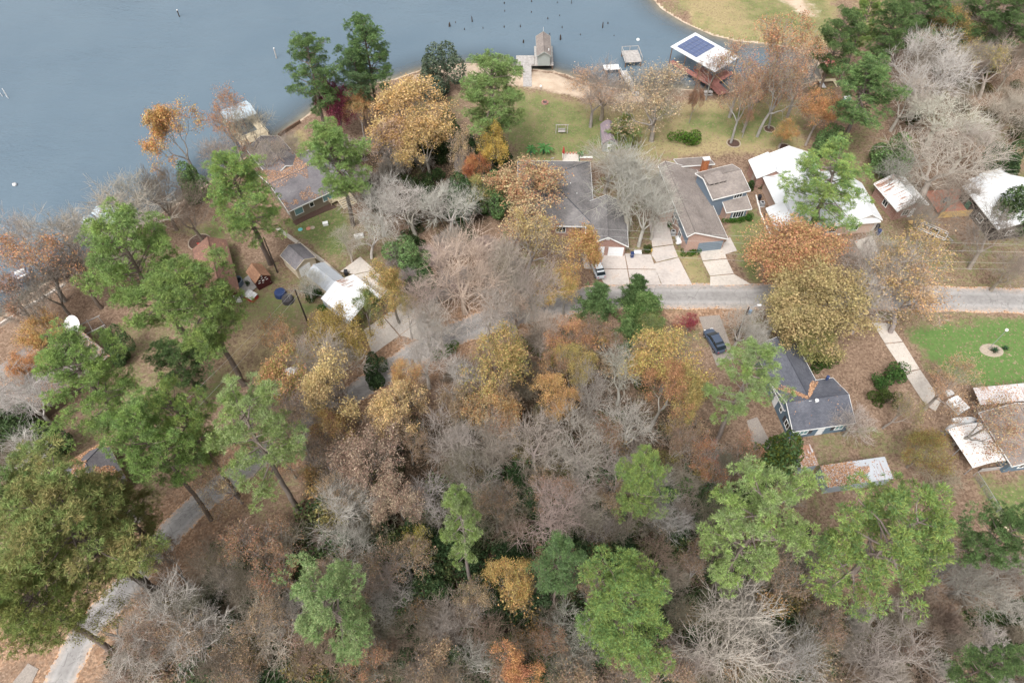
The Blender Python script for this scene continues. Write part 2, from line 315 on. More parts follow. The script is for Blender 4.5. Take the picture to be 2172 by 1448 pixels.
# ground cover areas (pixel outlines): kind, outline, edge softness, strength
AREAS = [
 ('green', [(1085, 182), (1205, 206), (1250, 232), (1300, 250), (1320, 330), (1270, 345), (1090, 345), (1060, 300)], 3.0, .62), ('dry', [(1085, 182), (1205, 206), (1300, 222), (1420, 212), (1560, 206), (1690, 205), (1720, 300), (1700, 330), (1560, 330), (1290, 350), (1088, 345)], 3.0, .75),
 ('green', [(1430, 240), (1560, 225), (1700, 230), (1700, 320), (1620, 318), (1500, 300), (1430, 310)], 4.0, .62),
 ('bright', [(1915, 700), (1990, 684), (2240, 672), (2240, 836), (2075, 812), (2000, 790), (1945, 740)], 2.0, .95), ('green', [(2065, 1020), (2240, 1000), (2240, 1135), (2140, 1135)], 2.0, .8), ('bright', [(2120, 1005), (2240, 998), (2240, 1060)], 2.5, .55),
 ('green', [(1895, 672), (2240, 665), (2240, 690), (1930, 715)], 1.5, .5), ('dry', [(1428, 530), (1482, 530), (1502, 604), (1470, 604)], .6, .85), ('green', [(1440, 545), (1480, 545), (1495, 595), (1472, 595)], 2.0, .4),
 ('green', [(1540, 450), (1602, 440), (1640, 500), (1612, 600), (1590, 604), (1562, 560), (1545, 520)], 1.2, .62), ('dry', [(1540, 450), (1602, 440), (1640, 500), (1612, 600), (1590, 604), (1562, 560), (1545, 520)], 1.0, .6),
 ('green', [(598, 478), (640, 462), (720, 436), (742, 480), (735, 530), (700, 548), (650, 520)], 1.5, .85), ('dry', [(590, 292), (652, 262), (668, 335), (625, 330)], 1.5, .8), ('green', [(600, 300), (652, 275), (668, 335), (635, 330)], 2.0, .45),
 ('dry', [(480, 640), (540, 605), (640, 600), (690, 640), (660, 700), (590, 780), (500, 850), (430, 870), (420, 800), (470, 740)], 2.5, .5), ('green', [(490, 640), (590, 608), (690, 645), (640, 690), (520, 680)], 2.5, .6), ('green', [(520, 830), (480, 845), (400, 890), (420, 830), (480, 790)], 3.0, .6),
 ('green', [(380, 490), (470, 470), (520, 560), (560, 600), (500, 610), (440, 530)], 2.0, .6), ('dry', [(360, 470), (470, 470), (520, 560), (560, 600), (500, 610), (420, 520)], 2.0, .6), ('green', [(200, 530), (300, 490), (370, 470), (360, 520), (260, 545)], 2.0, .5),
 ('dry', [(1400, -60), (1470, 48), (1570, 90), (1700, 100), (1780, 100), (1760, -60)], 1.5, .9), ('green', [(1500, -60), (1560, 40), (1660, 80), (1800, 90), (1760, -60)], 5.0, .55), ('sand', [(1620, -20), (1700, -10), (1745, 40), (1700, 38)], 2.0, .8), ('dry', [(1800, -60), (1900, -60), (1960, 60), (1800, 100)], 3, .5),
 ('sand', [(840, 172), (890, 148), (960, 134), (1050, 130), (1095, 142), (1175, 150), (1232, 170), (1300, 186), (1380, 190), (1380, 216), (1250, 215), (1205, 200), (1085, 180), (960, 170), (880, 190)], 1.0, .9), ('sand', [(-40, 700), (8, 660), (60, 625), (137, 596), (137, 606), (80, 640), (0, 692)], .6, .8), ('sand', [(1372, -60), (1395, 10), (1450, 46), (1520, 76), (1565, 90), (1560, 98), (1500, 84), (1430, 52), (1385, 12), (1355, -60)], 1.2, .9),
 ('sand', [(1925, 60), (1985, 45), (1990, 80), (1930, 90)], 2.0, .6), ('dirt', [(800, 500), (870, 490), (900, 500), (850, 545), (810, 560)], 1.5, .6), ('dirt', [(1280, 310), (1420, 300), (1400, 350), (1300, 345)], 2.0, .5), ('dirt', [(1380, 320), (1470, 325), (1440, 470), (1390, 470)], 2, .5),
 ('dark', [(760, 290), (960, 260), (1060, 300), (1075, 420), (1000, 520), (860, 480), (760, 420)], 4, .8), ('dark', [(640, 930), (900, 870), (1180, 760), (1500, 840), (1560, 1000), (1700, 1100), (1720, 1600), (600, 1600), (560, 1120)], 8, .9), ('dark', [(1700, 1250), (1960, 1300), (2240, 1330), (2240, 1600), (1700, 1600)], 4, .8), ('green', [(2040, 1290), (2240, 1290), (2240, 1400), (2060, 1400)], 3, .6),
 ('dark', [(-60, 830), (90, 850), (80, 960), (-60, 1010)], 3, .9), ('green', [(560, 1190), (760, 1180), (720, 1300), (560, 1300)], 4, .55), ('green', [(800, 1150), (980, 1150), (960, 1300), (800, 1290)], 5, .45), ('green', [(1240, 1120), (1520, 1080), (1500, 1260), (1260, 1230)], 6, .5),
 ('orange', [(1400, 654), (1570, 652), (1600, 690), (1520, 700), (1400, 690)], 1.2, .8), ('orange', [(1150, 672), (1260, 655), (1260, 700), (1140, 710)], 1.5, .7), ('orange', [(-60, 1440), (60, 1400), (110, 1330), (-60, 1300)], 2, .8), ('orange', [(620, 1250), (560, 1240), (700, 1420), (560, 1448)], 4, .3),
]
def xgrid(a, b, step, far): 
    f = np.arange(a, b + 1e-6, step); o = np.array([2, 6, 14, 30, 70, 160, 400, 1000, far]); return np.concatenate([a - o[::-1], f, b + o])
xs = xgrid(-128, 128, 0.55, 2600); ys = np.concatenate([8 - np.array([600, 300, 120, 60, 25, 10, 3])[::1], np.arange(8, 176, 0.55), 176 + np.array([2, 6, 14, 30, 70, 160, 400, 1000, 2400])])
X, Y = np.meshgrid(xs, ys); nx, ny = len(xs), len(ys)
sd = -poly_sdf(X, Y, LAKE); Z = land_z(sd) - np.where(sd > 0, 0, 0)
cov = {k: np.zeros(X.shape) for k in ('green', 'dry', 'bright', 'sand', 'orange', 'dark', 'dirt')}
wob = (fbm(X, Y, 3.0, 5) - .5) * 3.0
for k, pl, soft, st in AREAS:
    z = WATER_Z if k == 'sand' and pl[0][1] < 200 else 0.0
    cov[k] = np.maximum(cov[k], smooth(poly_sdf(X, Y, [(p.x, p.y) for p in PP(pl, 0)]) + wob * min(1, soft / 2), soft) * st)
rd = line_dist(X, Y, [(p.x, p.y) for p in ROAD[::2]])
cov['orange'] = np.maximum(cov['orange'], smooth(6.2 - rd + wob * 1.3, 2.0) * (0.35 + .65 * fbm(X, Y, 9, 31)) * np.where(X > 5, .3, .85))
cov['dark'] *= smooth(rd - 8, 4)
cov['green'] = np.maximum(cov['green'], (fbm(X, Y, 14, 77) > .56) * .4 * (1 - cov['dark']))
cov['green'] = np.where(cov['dark'] > .4, cov['green'] * .7 + .35 * np.clip(fbm(X, Y, 7, 41) * 3 - 1.3, 0, 1), cov['green'])
cov['sand'] = np.maximum(cov['sand'], np.where(sd < .6, .85, 0))
idx = np.arange(nx * ny).reshape(ny, nx); Fq = np.stack([idx[:-1, :-1], idx[:-1, 1:], idx[1:, 1:], idx[1:, :-1]], -1).reshape(-1, 4)
V = np.stack([X, Y, Z], -1).reshape(-1, 3)
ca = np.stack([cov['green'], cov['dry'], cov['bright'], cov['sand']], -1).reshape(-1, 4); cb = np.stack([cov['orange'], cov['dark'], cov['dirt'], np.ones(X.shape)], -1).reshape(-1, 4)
def groundmat():
    m, nt, out = newmat('ground'); v = pos(nt)
    a = nt.nodes.new('ShaderNodeAttribute'); a.attribute_name = 'ca'; b = nt.nodes.new('ShaderNodeAttribute'); b.attribute_name = 'cb'
    sa = nt.nodes.new('ShaderNodeSeparateColor'); nt.links.new(a.outputs['Color'], sa.inputs[0]); sb = nt.nodes.new('ShaderNodeSeparateColor'); nt.links.new(b.outputs['Color'], sb.inputs[0])
    nb = noise(nt, v, 0.35, 5, 0.65); nL = noise(nt, v, 0.12, 5, 0.7); nm = noise(nt, v, 1.6, 4, 0.65); nf = noise(nt, v, 7.0, 3, 0.7)
    vo = nd(nt, 'ShaderNodeTexVoronoi', Scale=4.5); nt.links.new(v, vo.inputs['Vector']); vs_ = nt.nodes.new('ShaderNodeSeparateColor'); nt.links.new(vo.outputs['Color'], vs_.inputs[0])
    # fallen leaves: every cell its own brown
    lr = ramp(nt, [(0.0, (0.08, 0.054, 0.038)), (0.35, (0.155, 0.103, 0.072)), (0.7, (0.25, 0.175, 0.125)), (1.0, (0.39, 0.285, 0.21))]); nt.links.new(mth(nt, 'ADD', mth(nt, 'MULTIPLY', vs_.outputs[0], 0.5), mth(nt, 'ADD', mth(nt, 'MULTIPLY', nm, 0.34), mth(nt, 'MULTIPLY', mth(nt, 'SUBTRACT', nL, 0.38), 0.8))), lr.inputs[0])
    lo = ramp(nt, [(0.0, (0.13, 0.078, 0.05)), (0.4, (0.27, 0.165, 0.105)), (0.8, (0.41, 0.275, 0.185)), (1.0, (0.52, 0.37, 0.27))]); nt.links.new(mth(nt, 'ADD', mth(nt, 'MULTIPLY', vs_.outputs[1], 0.7), mth(nt, 'MULTIPLY', nm, 0.3)), lo.inputs[0])
    gr = ramp(nt, [(0.3, (0.062, 0.092, 0.03)), (0.5, (0.125, 0.155, 0.058)), (0.7, (0.25, 0.24, 0.105))]); nt.links.new(mth(nt, 'ADD', mth(nt, 'MULTIPLY', nm, 0.6), mth(nt, 'MULTIPLY', nf, 0.4)), gr.inputs[0])
    dr = ramp(nt, [(0.25, (0.17, 0.145, 0.07)), (0.5, (0.29, 0.235, 0.125)), (0.75, (0.42, 0.335, 0.21))]); nt.links.new(mth(nt, 'ADD', mth(nt, 'MULTIPLY', nm, 0.5), mth(nt, 'MULTIPLY', nf, 0.5)), dr.inputs[0])
    br = ramp(nt, [(0.25, (0.06, 0.11, 0.03)), (0.5, (0.098, 0.168, 0.05)), (0.75, (0.18, 0.225, 0.09))]); nt.links.new(mth(nt, 'ADD', mth(nt, 'MULTIPLY', nm, 0.55), mth(nt, 'MULTIPLY', nf, 0.45)), br.inputs[0])
    sn = ramp(nt, [(0.3, (0.30, 0.215, 0.15)), (0.5, (0.44, 0.345, 0.26)), (0.7, (0.56, 0.46, 0.36))]); nt.links.new(mth(nt, 'ADD', mth(nt, 'MULTIPLY', nb, 0.6), mth(nt, 'MULTIPLY', nf, 0.4)), sn.inputs[0])
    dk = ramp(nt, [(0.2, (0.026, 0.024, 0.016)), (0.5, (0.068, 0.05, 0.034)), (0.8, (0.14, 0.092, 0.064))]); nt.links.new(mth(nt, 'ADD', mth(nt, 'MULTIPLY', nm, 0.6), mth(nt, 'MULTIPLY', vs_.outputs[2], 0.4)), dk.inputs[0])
    dt = ramp(nt, [(0.3, (0.24, 0.17, 0.125)), (0.7, (0.40, 0.30, 0.22))]); nt.links.new(nm, dt.inputs[0])
    def w(src, amp=0.75):   # ragged edges
        x = mth(nt, 'ADD', src, mth(nt, 'MULTIPLY', mth(nt, 'SUBTRACT', mth(nt, 'ADD', mth(nt, 'MULTIPLY', nm, 0.6), mth(nt, 'MULTIPLY', nf, 0.4)), 0.5), amp * 2))
        x = mth(nt, 'ADD', x, mth(nt, 'MULTIPLY', mth(nt, 'SUBTRACT', nb, 0.5), 0.9))
        r = ramp(nt, [(0.30, (0, 0, 0)), (0.66, (1, 1, 1))]); nt.links.new(x, r.inputs[0])
        g = mth(nt, 'GREATER_THAN', src, 0.02); return mth(nt, 'MULTIPLY', r.outputs[0], g)
    c = lr.outputs[0]
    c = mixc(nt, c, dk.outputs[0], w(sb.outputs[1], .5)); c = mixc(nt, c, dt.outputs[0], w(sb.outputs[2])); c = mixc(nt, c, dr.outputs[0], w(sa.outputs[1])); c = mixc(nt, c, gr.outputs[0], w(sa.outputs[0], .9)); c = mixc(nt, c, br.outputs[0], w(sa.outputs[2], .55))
    c = mixc(nt, c, lo.outputs[0], w(sb.outputs[0], .8)); c = mixc(nt, c, sn.outputs[0], w(a.outputs['Alpha'], .5))
    # stray leaves on the grass
    st = mth(nt, 'MULTIPLY', mth(nt, 'GREATER_THAN', vs_.outputs[1], 0.86), mth(nt, 'LESS_THAN', a.outputs['Alpha'], 0.3)); c = mixc(nt, c, lr.outputs[0], mth(nt, 'MULTIPLY', st, 0.7))
    bsdf(nt, out, c, 1.0, mth(nt, 'ADD', vs_.outputs[0], nf), 0.6, 0.06, spec=0.05)
groundmat()
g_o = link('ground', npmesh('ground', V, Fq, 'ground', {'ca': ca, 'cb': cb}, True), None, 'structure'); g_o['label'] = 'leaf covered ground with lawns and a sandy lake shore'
# water: shallow margins let the lake bed show
wx = xgrid(-130, 130, 1.0, 2600); wy = np.concatenate([np.arange(40, 176, 1.0), 176 + np.array([2, 6, 14, 30, 70, 160, 400, 1000, 2400])])
WX, WY = np.meshgrid(wx, wy); wd = poly_sdf(WX, WY, LAKE); idx = np.arange(WX.size).reshape(WX.shape)
Fw = np.stack([idx[:-1, :-1], idx[:-1, 1:], idx[1:, 1:], idx[1:, :-1]], -1).reshape(-1, 4); keep = wd.ravel()[Fw].max(1) > -2.5; Fw = Fw[keep]
op = np.clip(1 - np.exp(-np.maximum(wd, 0) * 0.16 * (1.6)), 0, 1) * np.clip(wd / 1.5, 0, 1)
op = np.clip(op + .12, 0, 1)
wat = np.stack([op, op, op, np.ones_like(op)], -1).reshape(-1, 4)
used = np.unique(Fw); remap = np.zeros(WX.size, int); remap[used] = np.arange(len(used))
def watermat():
    m, nt, out = newmat('water'); v = pos(nt); at = nt.nodes.new('ShaderNodeAttribute'); at.attribute_name = 'wa'
    mp = nt.nodes.new('ShaderNodeMapping'); mp.inputs['Rotation'].default_value = (0, 0, R_(28)); mp.inputs['Scale'].default_value = (0.45, 1.0, 1); nt.links.new(v, mp.inputs[0])
    n1 = noise(nt, mp.outputs[0], 0.5, 3, 0.5); n2 = noise(nt, mp.outputs[0], 2.4, 3, 0.55); n3 = noise(nt, v, 0.03, 3)
    hgt = mth(nt, 'ADD', mth(nt, 'MULTIPLY', n1, 0.7), mth(nt, 'MULTIPLY', n2, 0.35))
    bp = nd(nt, 'ShaderNodeBump', Strength=0.5, Distance=0.65); nt.links.new(hgt, bp.inputs['Height'])
    wp = ramp(nt, [(0.4, (.35, .35, .35)), (0.62, (1, 1, 1))]); nt.links.new(noise(nt, mp.outputs[0], 0.045, 3, .6), wp.inputs[0]); nt.links.new(mth(nt, 'MULTIPLY', wp.outputs[0], 0.65), bp.inputs['Strength'])
    r = ramp(nt, [(0.35, (0.092, 0.132, 0.168)), (0.65, (0.108, 0.15, 0.185))]); nt.links.new(n3, r.inputs[0])
    b = bsdf(nt, out, r.outputs[0], 0.14, spec=0.8); b.inputs['IOR'].default_value = 1.33; nt.links.new(bp.outputs[0], b.inputs['Normal'])
    tr = nt.nodes.new('ShaderNodeBsdfTransparent'); tr.inputs[0].default_value = (0.72, 0.76, 0.74, 1); gl = nt.nodes.new('ShaderNodeBsdfGlossy'); gl.inputs['Roughness'].default_value = 0.1; nt.links.new(bp.outputs[0], gl.inputs['Normal'])
    fr = nd(nt, 'ShaderNodeFresnel', IOR=1.33); nt.links.new(bp.outputs[0], fr.inputs['Normal']); m1 = nt.nodes.new('ShaderNodeMixShader'); nt.links.new(fr.outputs[0], m1.inputs[0]); nt.links.new(tr.outputs[0], m1.inputs[1]); nt.links.new(gl.outputs[0], m1.inputs[2])
    mx = nt.nodes.new('ShaderNodeMixShader'); nt.links.new(at.outputs['Fac'], mx.inputs[0]); nt.links.new(m1.outputs[0], mx.inputs[1]); nt.links.new(b.outputs[0], mx.inputs[2]); nt.links.new(mx.outputs[0], out.inputs[0])
watermat()
WV = np.stack([WX, WY, np.full(WX.shape, WATER_Z)], -1).reshape(-1, 3)[used]
w_o = link('lake_water', npmesh('lake_water', WV, remap[Fw], 'water', {'wa': wat[used]}, True), None, 'structure'); w_o['label'] = 'grey blue lake water with fine wind ripples'
# ------------------------------------------------------------------ road and paved pads
def roadmat():
    m, nt, out = newmat('asphalt'); v = pos(nt); at = nt.nodes.new('ShaderNodeAttribute'); at.attribute_name = 'edge'
    n1 = noise(nt, v, 0.3, 5, 0.65); n2 = noise(nt, v, 1.7, 4); n3 = noise(nt, v, 20, 2)
    r = ramp(nt, [(0.3, (0.18, 0.168, 0.16)), (0.5, (0.25, 0.237, 0.228)), (0.7, (0.32, 0.303, 0.285))]); nt.links.new(mth(nt, 'ADD', mth(nt, 'MULTIPLY', n1, 0.6), mth(nt, 'MULTIPLY', n2, 0.4)), r.inputs[0])
    vo = nd(nt, 'ShaderNodeTexVoronoi', Scale=4.5); nt.links.new(v, vo.inputs['Vector']); sc = nt.nodes.new('ShaderNodeSeparateColor'); nt.links.new(vo.outputs['Color'], sc.inputs[0])
    lo = ramp(nt, [(0.0, (0.18, 0.09, 0.045)), (0.5, (0.42, 0.24, 0.13)), (1.0, (0.58, 0.38, 0.24))]); nt.links.new(sc.outputs[1], lo.inputs[0])
    e = mth(nt, 'ADD', at.outputs['Fac'], mth(nt, 'ADD', mth(nt, 'MULTIPLY', mth(nt, 'SUBTRACT', n2, 0.5), 0.55), mth(nt, 'MULTIPLY', mth(nt, 'SUBTRACT', sc.outputs[0], 0.5), 0.25)))
    er = ramp(nt, [(0.86, (0, 0, 0)), (1.0, (1, 1, 1))]); nt.links.new(e, er.inputs[0])
    pk = ramp(nt, [(0.5, (0, 0, 0)), (0.95, (1, 1, 1))]); nt.links.new(e, pk.inputs[0])
    ck = nd(nt, 'ShaderNodeTexVoronoi', Scale=0.55); ck.feature = 'DISTANCE_TO_EDGE'; wv = nt.nodes.new('ShaderNodeVectorMath'); wv.operation = 'ADD'; nt.links.new(v, wv.inputs[0]); nt.links.new(n2, wv.inputs[1]); nt.links.new(wv.outputs[0], ck.inputs['Vector'])
    crk = mth(nt, 'MULTIPLY', mth(nt, 'LESS_THAN', ck.outputs['Distance'], 0.022), mth(nt, 'GREATER_THAN', n1, 0.47))
    tr_ = mth(nt, 'SUBTRACT', 1.0, mth(nt, 'MULTIPLY', mth(nt, 'ABSOLUTE', mth(nt, 'SUBTRACT', at.outputs['Fac'], 0.45)), 5.0), True)
    base = mixc(nt, r.outputs[0], (0.40, 0.385, 0.37), mth(nt, 'MULTIPLY', tr_, 0.4)); base = mixc(nt, base, (0.10, 0.09, 0.085), mth(nt, 'MULTIPLY', crk, 0.4))
    c = mixc(nt, base, (0.46, 0.38, 0.32), mth(nt, 'MULTIPLY', pk.outputs[0], 0.55)); c = mixc(nt, c, lo.outputs[0], er.outputs[0])
    bsdf(nt, out, c, 0.95, n3, 0.3, 0.01, spec=0.15)
roadmat()
rv, re, rf = [], [], []; NW = 13
for i, p in enumerate(ROAD):
    a = ROAD[max(i - 1, 0)]; b = ROAD[min(i + 1, len(ROAD) - 1)]; d = (b - a).normalized(); n = Vector((-d.y, d.x, 0))
    for k in range(NW):
        u = k / (NW - 1) * 2 - 1; w = ROAD_W[i] / 2 * (1 + .05 * math.sin(i * 1.7 + u * 2)); q = p + n * (w * u); rv.append((q.x, q.y, 0.05 - 0.04 * u * u)); re.append(abs(u))
    if i:
        for k in range(NW - 1):
            s = (i - 1) * NW + k; rf.append((s, s + NW, s + NW + 1, s + 1))
re = np.array(re); rme = npmesh('road', np.array(rv), np.array(rf), 'asphalt', {'edge': np.stack([re, re, re, np.ones_like(re)], -1)}, True)
r_o = link('road', rme, None, 'structure'); r_o['label'] = 'narrow grey asphalt lane with leaf drifts along its edges'
def paved(name, label, slabs, mat='concrete', z=0.07, parent=None):
    o = None
    for pl in slabs:
        pts = PP(pl); c = sum(pts, Vector()) / len(pts)
        if o is None: o = thing(name, label, None, (c.x, c.y, 0)); o['kind'] = 'structure'; org = c
        a2 = sum(pts[i].x * pts[(i + 1) % len(pts)].y - pts[(i + 1) % len(pts)].x * pts[i].y for i in range(len(pts)))
        if a2 < 0: pts = pts[::-1]
        MB().prism([(p.x - org.x, p.y - org.y) for p in pts], -0.12, z + rng.uniform(-.008, .008)).build('slab', mat, o)
    return o
paved('driveway', 'pale concrete driveway in front of the twin white garage doors', [[(1232, 536), (1324, 537), (1330, 570), (1266, 570), (1240, 570)], [(1326, 538), (1380, 540), (1391, 571), (1332, 570)], [(1262, 571.5), (1330, 571.5), (1336, 604), (1284, 604)], [(1332, 571.5), (1391.5, 572.5), (1402, 604), (1338, 604)]])
paved('driveway', 'concrete driveway running along the blue and brick house wall', [[(1376, 470), (1416, 470), (1428, 518), (1384, 524)], [(1384, 526), (1428, 520), (1438, 545), (1392, 556), (1382, 541)], [(1393, 558), (1439, 547), (1468, 604), (1404, 604), (1386, 560)]], 'concrete')
paved('driveway', 'flared concrete driveway up to the slate blue garage door', [[(1482, 529), (1531, 520), (1541, 548), (1490, 553)], [(1490.5, 555), (1541.5, 550), (1556, 580), (1506, 585)], [(1506.5, 586.5), (1557, 582), (1592, 603), (1506, 606)]], 'concrete_pale')
paved('patio', 'small concrete patio with a stone filled bed beside the slate blue garage', [[(1533, 519), (1548, 503), (1563, 532), (1535, 540)]], 'concrete')
paved('footpath', 'long cracked concrete path running past the bright green lawn', [[(1850, 684), (1886, 686), (1914, 724), (1877, 728)], [(1877.5, 730), (1915, 726), (1950, 782), (1918, 790)], [(1918.5, 792), (1951, 784), (1996, 850), (1984, 872), (1962, 858)]], 'concrete_pale')
paved('driveway', 'wide pale concrete apron between the rusty white roof and the lane', [[(772, 700), (812, 672), (846, 712), (790, 752)], [(813.5, 671), (866, 634), (905, 668), (848, 710)], [(849, 711.5), (906, 669), (940, 694), (893, 722)]], 'concrete_pale')
paved('parking_pad', 'pale leaf strewn concrete pad beside the ribbed grey carport', [[(722, 576), (764, 545), (794, 572), (752, 582)], [(753, 583.5), (795, 573.5), (832, 604), (800, 640)]], 'concrete_pale', 0.06)
paved('footpath', 'narrow concrete path along the cream shed and ribbed carport', [[(584, 486), (592, 482), (634, 512), (628, 517)], [(629, 518), (635, 513), (688, 552), (681, 557)], [(682, 558), (689, 553), (726, 584), (720, 590)]], 'concrete_path', 0.06)
paved('driveway', 'dusty pale driveway leading from the lane to the white roofed house', [[(1812, 512), (1850, 500), (1866, 540), (1832, 548)], [(1833, 549.5), (1867, 541.5), (1892, 603), (1842, 603)]], 'concrete_path', 0.06)
paved('driveway', 'grey gravel driveway under the parked dark blue car', [[(1482, 672), (1526, 668), (1560, 760), (1520, 776)]], 'gravel', 0.05)
paved('path', 'dark gravel path beside the slate blue cottage', [[(1584, 892), (1606, 884), (1640, 950), (1600, 960)]], 'gravel', 0.05)
paved('driveway', 'leaf edged dirt driveway joining the lower lane', [[(222, 1108), (298, 1068), (316, 1098), (250, 1130)]], 'gravel', 0.05)
paved('driveway', 'pale gravel driveway beside the bottom of the lane', [[(26, 1448), (60, 1406), (82, 1418), (62, 1460)]], 'gravel', 0.05)
# ------------------------------------------------------------------ tree prototypes
def norm(a): return a / (np.linalg.norm(a, axis=-1, keepdims=True) + 1e-9)
def tubes_mesh(name, S, mat, seed):
    """S: list of (p0,p1,r0,r1) -> one mesh of tapering tubes"""
    A = np.array([s[0] for s in S]); B = np.array([s[1] for s in S]); r0 = np.array([s[2] for s in S]); r1 = np.array([s[3] for s in S])
    d = norm(B - A); up = np.where(np.abs(d[:, 2:3]) > .9, np.array([[1., 0, 0]]), np.array([[0, 0, 1.]])); a = norm(np.cross(d, up)); c = np.cross(d, a)
    Vs, Fs, base = [], [], 0
    for sides, sel in ((7, r0 > .09), (4, (r0 <= .09) & (r0 > .025)), (3, r0 <= .025)):
        if not sel.any(): continue
        n = sel.sum(); t = np.arange(sides) * 2 * math.pi / sides
        ring = a[sel][:, None] * np.cos(t)[None, :, None] + c[sel][:, None] * np.sin(t)[None, :, None]
        v = np.concatenate([A[sel][:, None] + ring * r0[sel][:, None, None], B[sel][:, None] + ring * r1[sel][:, None, None]], 1)
        k = np.arange(sides); j = (k + 1) % sides; f = np.stack([k, j, sides + j, sides + k], -1)[None] + (np.arange(n) * 2 * sides)[:, None, None] + base
        Vs.append(v.reshape(-1, 3)); Fs.append(f.reshape(-1, 4)); base += n * 2 * sides
    return npmesh(name, np.concatenate(Vs), np.concatenate(Fs), mat, smooth=True)
def leaves_mesh(name, C, Nrm, size, seed, mat='leaf', aspect=0.7):
    """one small folded leaf blade (two triangles, four corners) per centre"""
    g = np.random.default_rng(seed); n = len(C); d = norm(g.normal(size=(n, 3)) + Nrm); t = norm(np.cross(d, g.normal(size=(n, 3)))); b = np.cross(d, t)
    s = (size * g.uniform(.45, 1.55, n))[:, None]; tip = d * s * .15
    v = np.stack([C - t * s * .5, C - b * s * .5 * aspect + tip, C + t * s * .5, C + b * s * .5 * aspect + tip], 1)
    i = (np.arange(n) * 4)[:, None]; f = np.concatenate([i + np.array([[0, 1, 2]]), i + np.array([[0, 2, 3]])], 0)
    return npmesh(name, v.reshape(-1, 3), f, mat)
def needles_mesh(name, C, D, length, width, per, seed):
    """tufts: 'per' slim blades fanning from each centre C around direction D"""
    g = np.random.default_rng(seed); n = len(C); Cc = np.repeat(C, per, 0); Dd = np.repeat(D, per, 0)
    d = norm(Dd * .75 + g.normal(size=Cc.shape) * .75); L = length * g.uniform(.7, 1.25, len(Cc))[:, None]; w = norm(np.cross(d, g.normal(size=Cc.shape))) * width
    v = np.stack([Cc, Cc + d * L * .55 - w, Cc + d * L, Cc + d * L * .55 + w], 1)
    f3 = (np.arange(len(Cc)) * 4)[:, None]; f = np.concatenate([f3 + np.array([[0, 1, 2]]), f3 + np.array([[0, 2, 3]])], 0)
    return npmesh(name, v.reshape(-1, 3), f, 'needle')
def skeleton(seed, H, R, trunk=0.28, maxl=6, kids=(2, 3), spread=.62, up=.12, wig=.2, stems=1, r0=None, twigs=3, twiglen=.8, droop=0.0, rmin=.012):
    g = np.random.default_rng(seed); S = []; tips = []
    r0 = r0 or H * .022
    def grow(p, d, L, r, l):
        n = 3 if l < 3 else 2
        for i in range(n):
            d = norm(d + g.normal(size=3) * wig * (.5 if l == 0 else 1) + np.array([0, 0, up if l else .25])); q = p + d * L / n; r1 = r * (.86 if l else .9)
            S.append((p, q, r, r1)); p, r = q, r1
            if l >= 2 and g.random() < .55 and l < maxl: sub(p, d, L * .55, r * .5, min(l + 2, maxl), .9)
        if l >= maxl:
            tips.append((p, d)); 
            for k in range(twigs):
                e = norm(d + g.normal(size=3) * .75 + np.array([0, 0, .1 - droop])); q = p + e * twiglen * g.uniform(.5, 1.2); S.append((p - d * L * .4 * g.random(), q, max(r * .75, rmin * .9), rmin * .5)); tips.append((q, e))
            return
        k = g.integers(kids[0], kids[1] + 1) + (1 if l == 0 else 0); ph = g.uniform(0, 6.28)
        for j in range(k): sub(p, d, L * g.uniform(.62, .86), r * (.73 if k < 3 else .64), l + 1, spread * g.uniform(.7, 1.3), ph + j * 6.28 / k)
    def sub(p, d, L, r, l, ang, phi=None):
        phi = g.uniform(0, 6.28) if phi is None else phi; a = norm(np.cross(d, np.array([.31, .95, .05]))); b = np.cross(d, a)
        grow(p, norm(d * math.cos(ang) + (a * math.cos(phi) + b * math.sin(phi)) * math.sin(ang)), L, max(r, rmin), l)
    for s in range(stems):
        d = norm(np.array([g.normal() * (.05 if stems == 1 else .45), g.normal() * (.05 if stems == 1 else .45), 1.0])); grow(np.array([g.normal() * .1 * (stems > 1), g.normal() * .1 * (stems > 1), 0.]), d, H * trunk * g.uniform(.9, 1.1), r0 * (1 if stems == 1 else .6), 0)
    # fit to the wanted height and radius
    T = np.array([t[0] for t in tips]); sz = H / np.percentile(T[:, 2], 99); c = np.median(T[:, :2], 0); sr = R / np.percentile(np.hypot(T[:, 0], T[:, 1]), 92)
    sc = np.array([sr, sr, sz]); S = [(a * sc, b * sc, x, y) for a, b, x, y in S]; return S, [(a * sc, b) for a, b in tips]
PROTO = {}
def add_proto(kind, H, R, zc, parts): PROTO.setdefault(kind, []).append((H, R, zc, parts))
for i in range(7):     # bare hardwoods
    S, T = skeleton(100 + i, 14, 5.2, trunk=.16 + .03 * (i % 3), maxl=5, kids=(2, 3), spread=.5 + .08 * (i % 3), up=.11, wig=.17, twigs=4, twiglen=1.2, r0=.35, rmin=.019)
    big = [s for s in S if s[2] > .05]; fine = [s for s in S if s[2] <= .05]
    add_proto('bare', 14, 5.2, .66, [('trunk', tubes_mesh('trunk', big, 'bark', i)), ('branches', tubes_mesh('branches', fine, 'bark', i))])
for i in range(4):     # bare thickets of many stems
    S, T = skeleton(140 + i, 5, 2.4, trunk=.3, maxl=4, kids=(2, 3), spread=.4, up=.08, stems=5, r0=.08, twigs=3, twiglen=.75, rmin=.02)
    add_proto('thicket', 5, 2.4, .6, [('branches', tubes_mesh('branches', S, 'bark', i))])
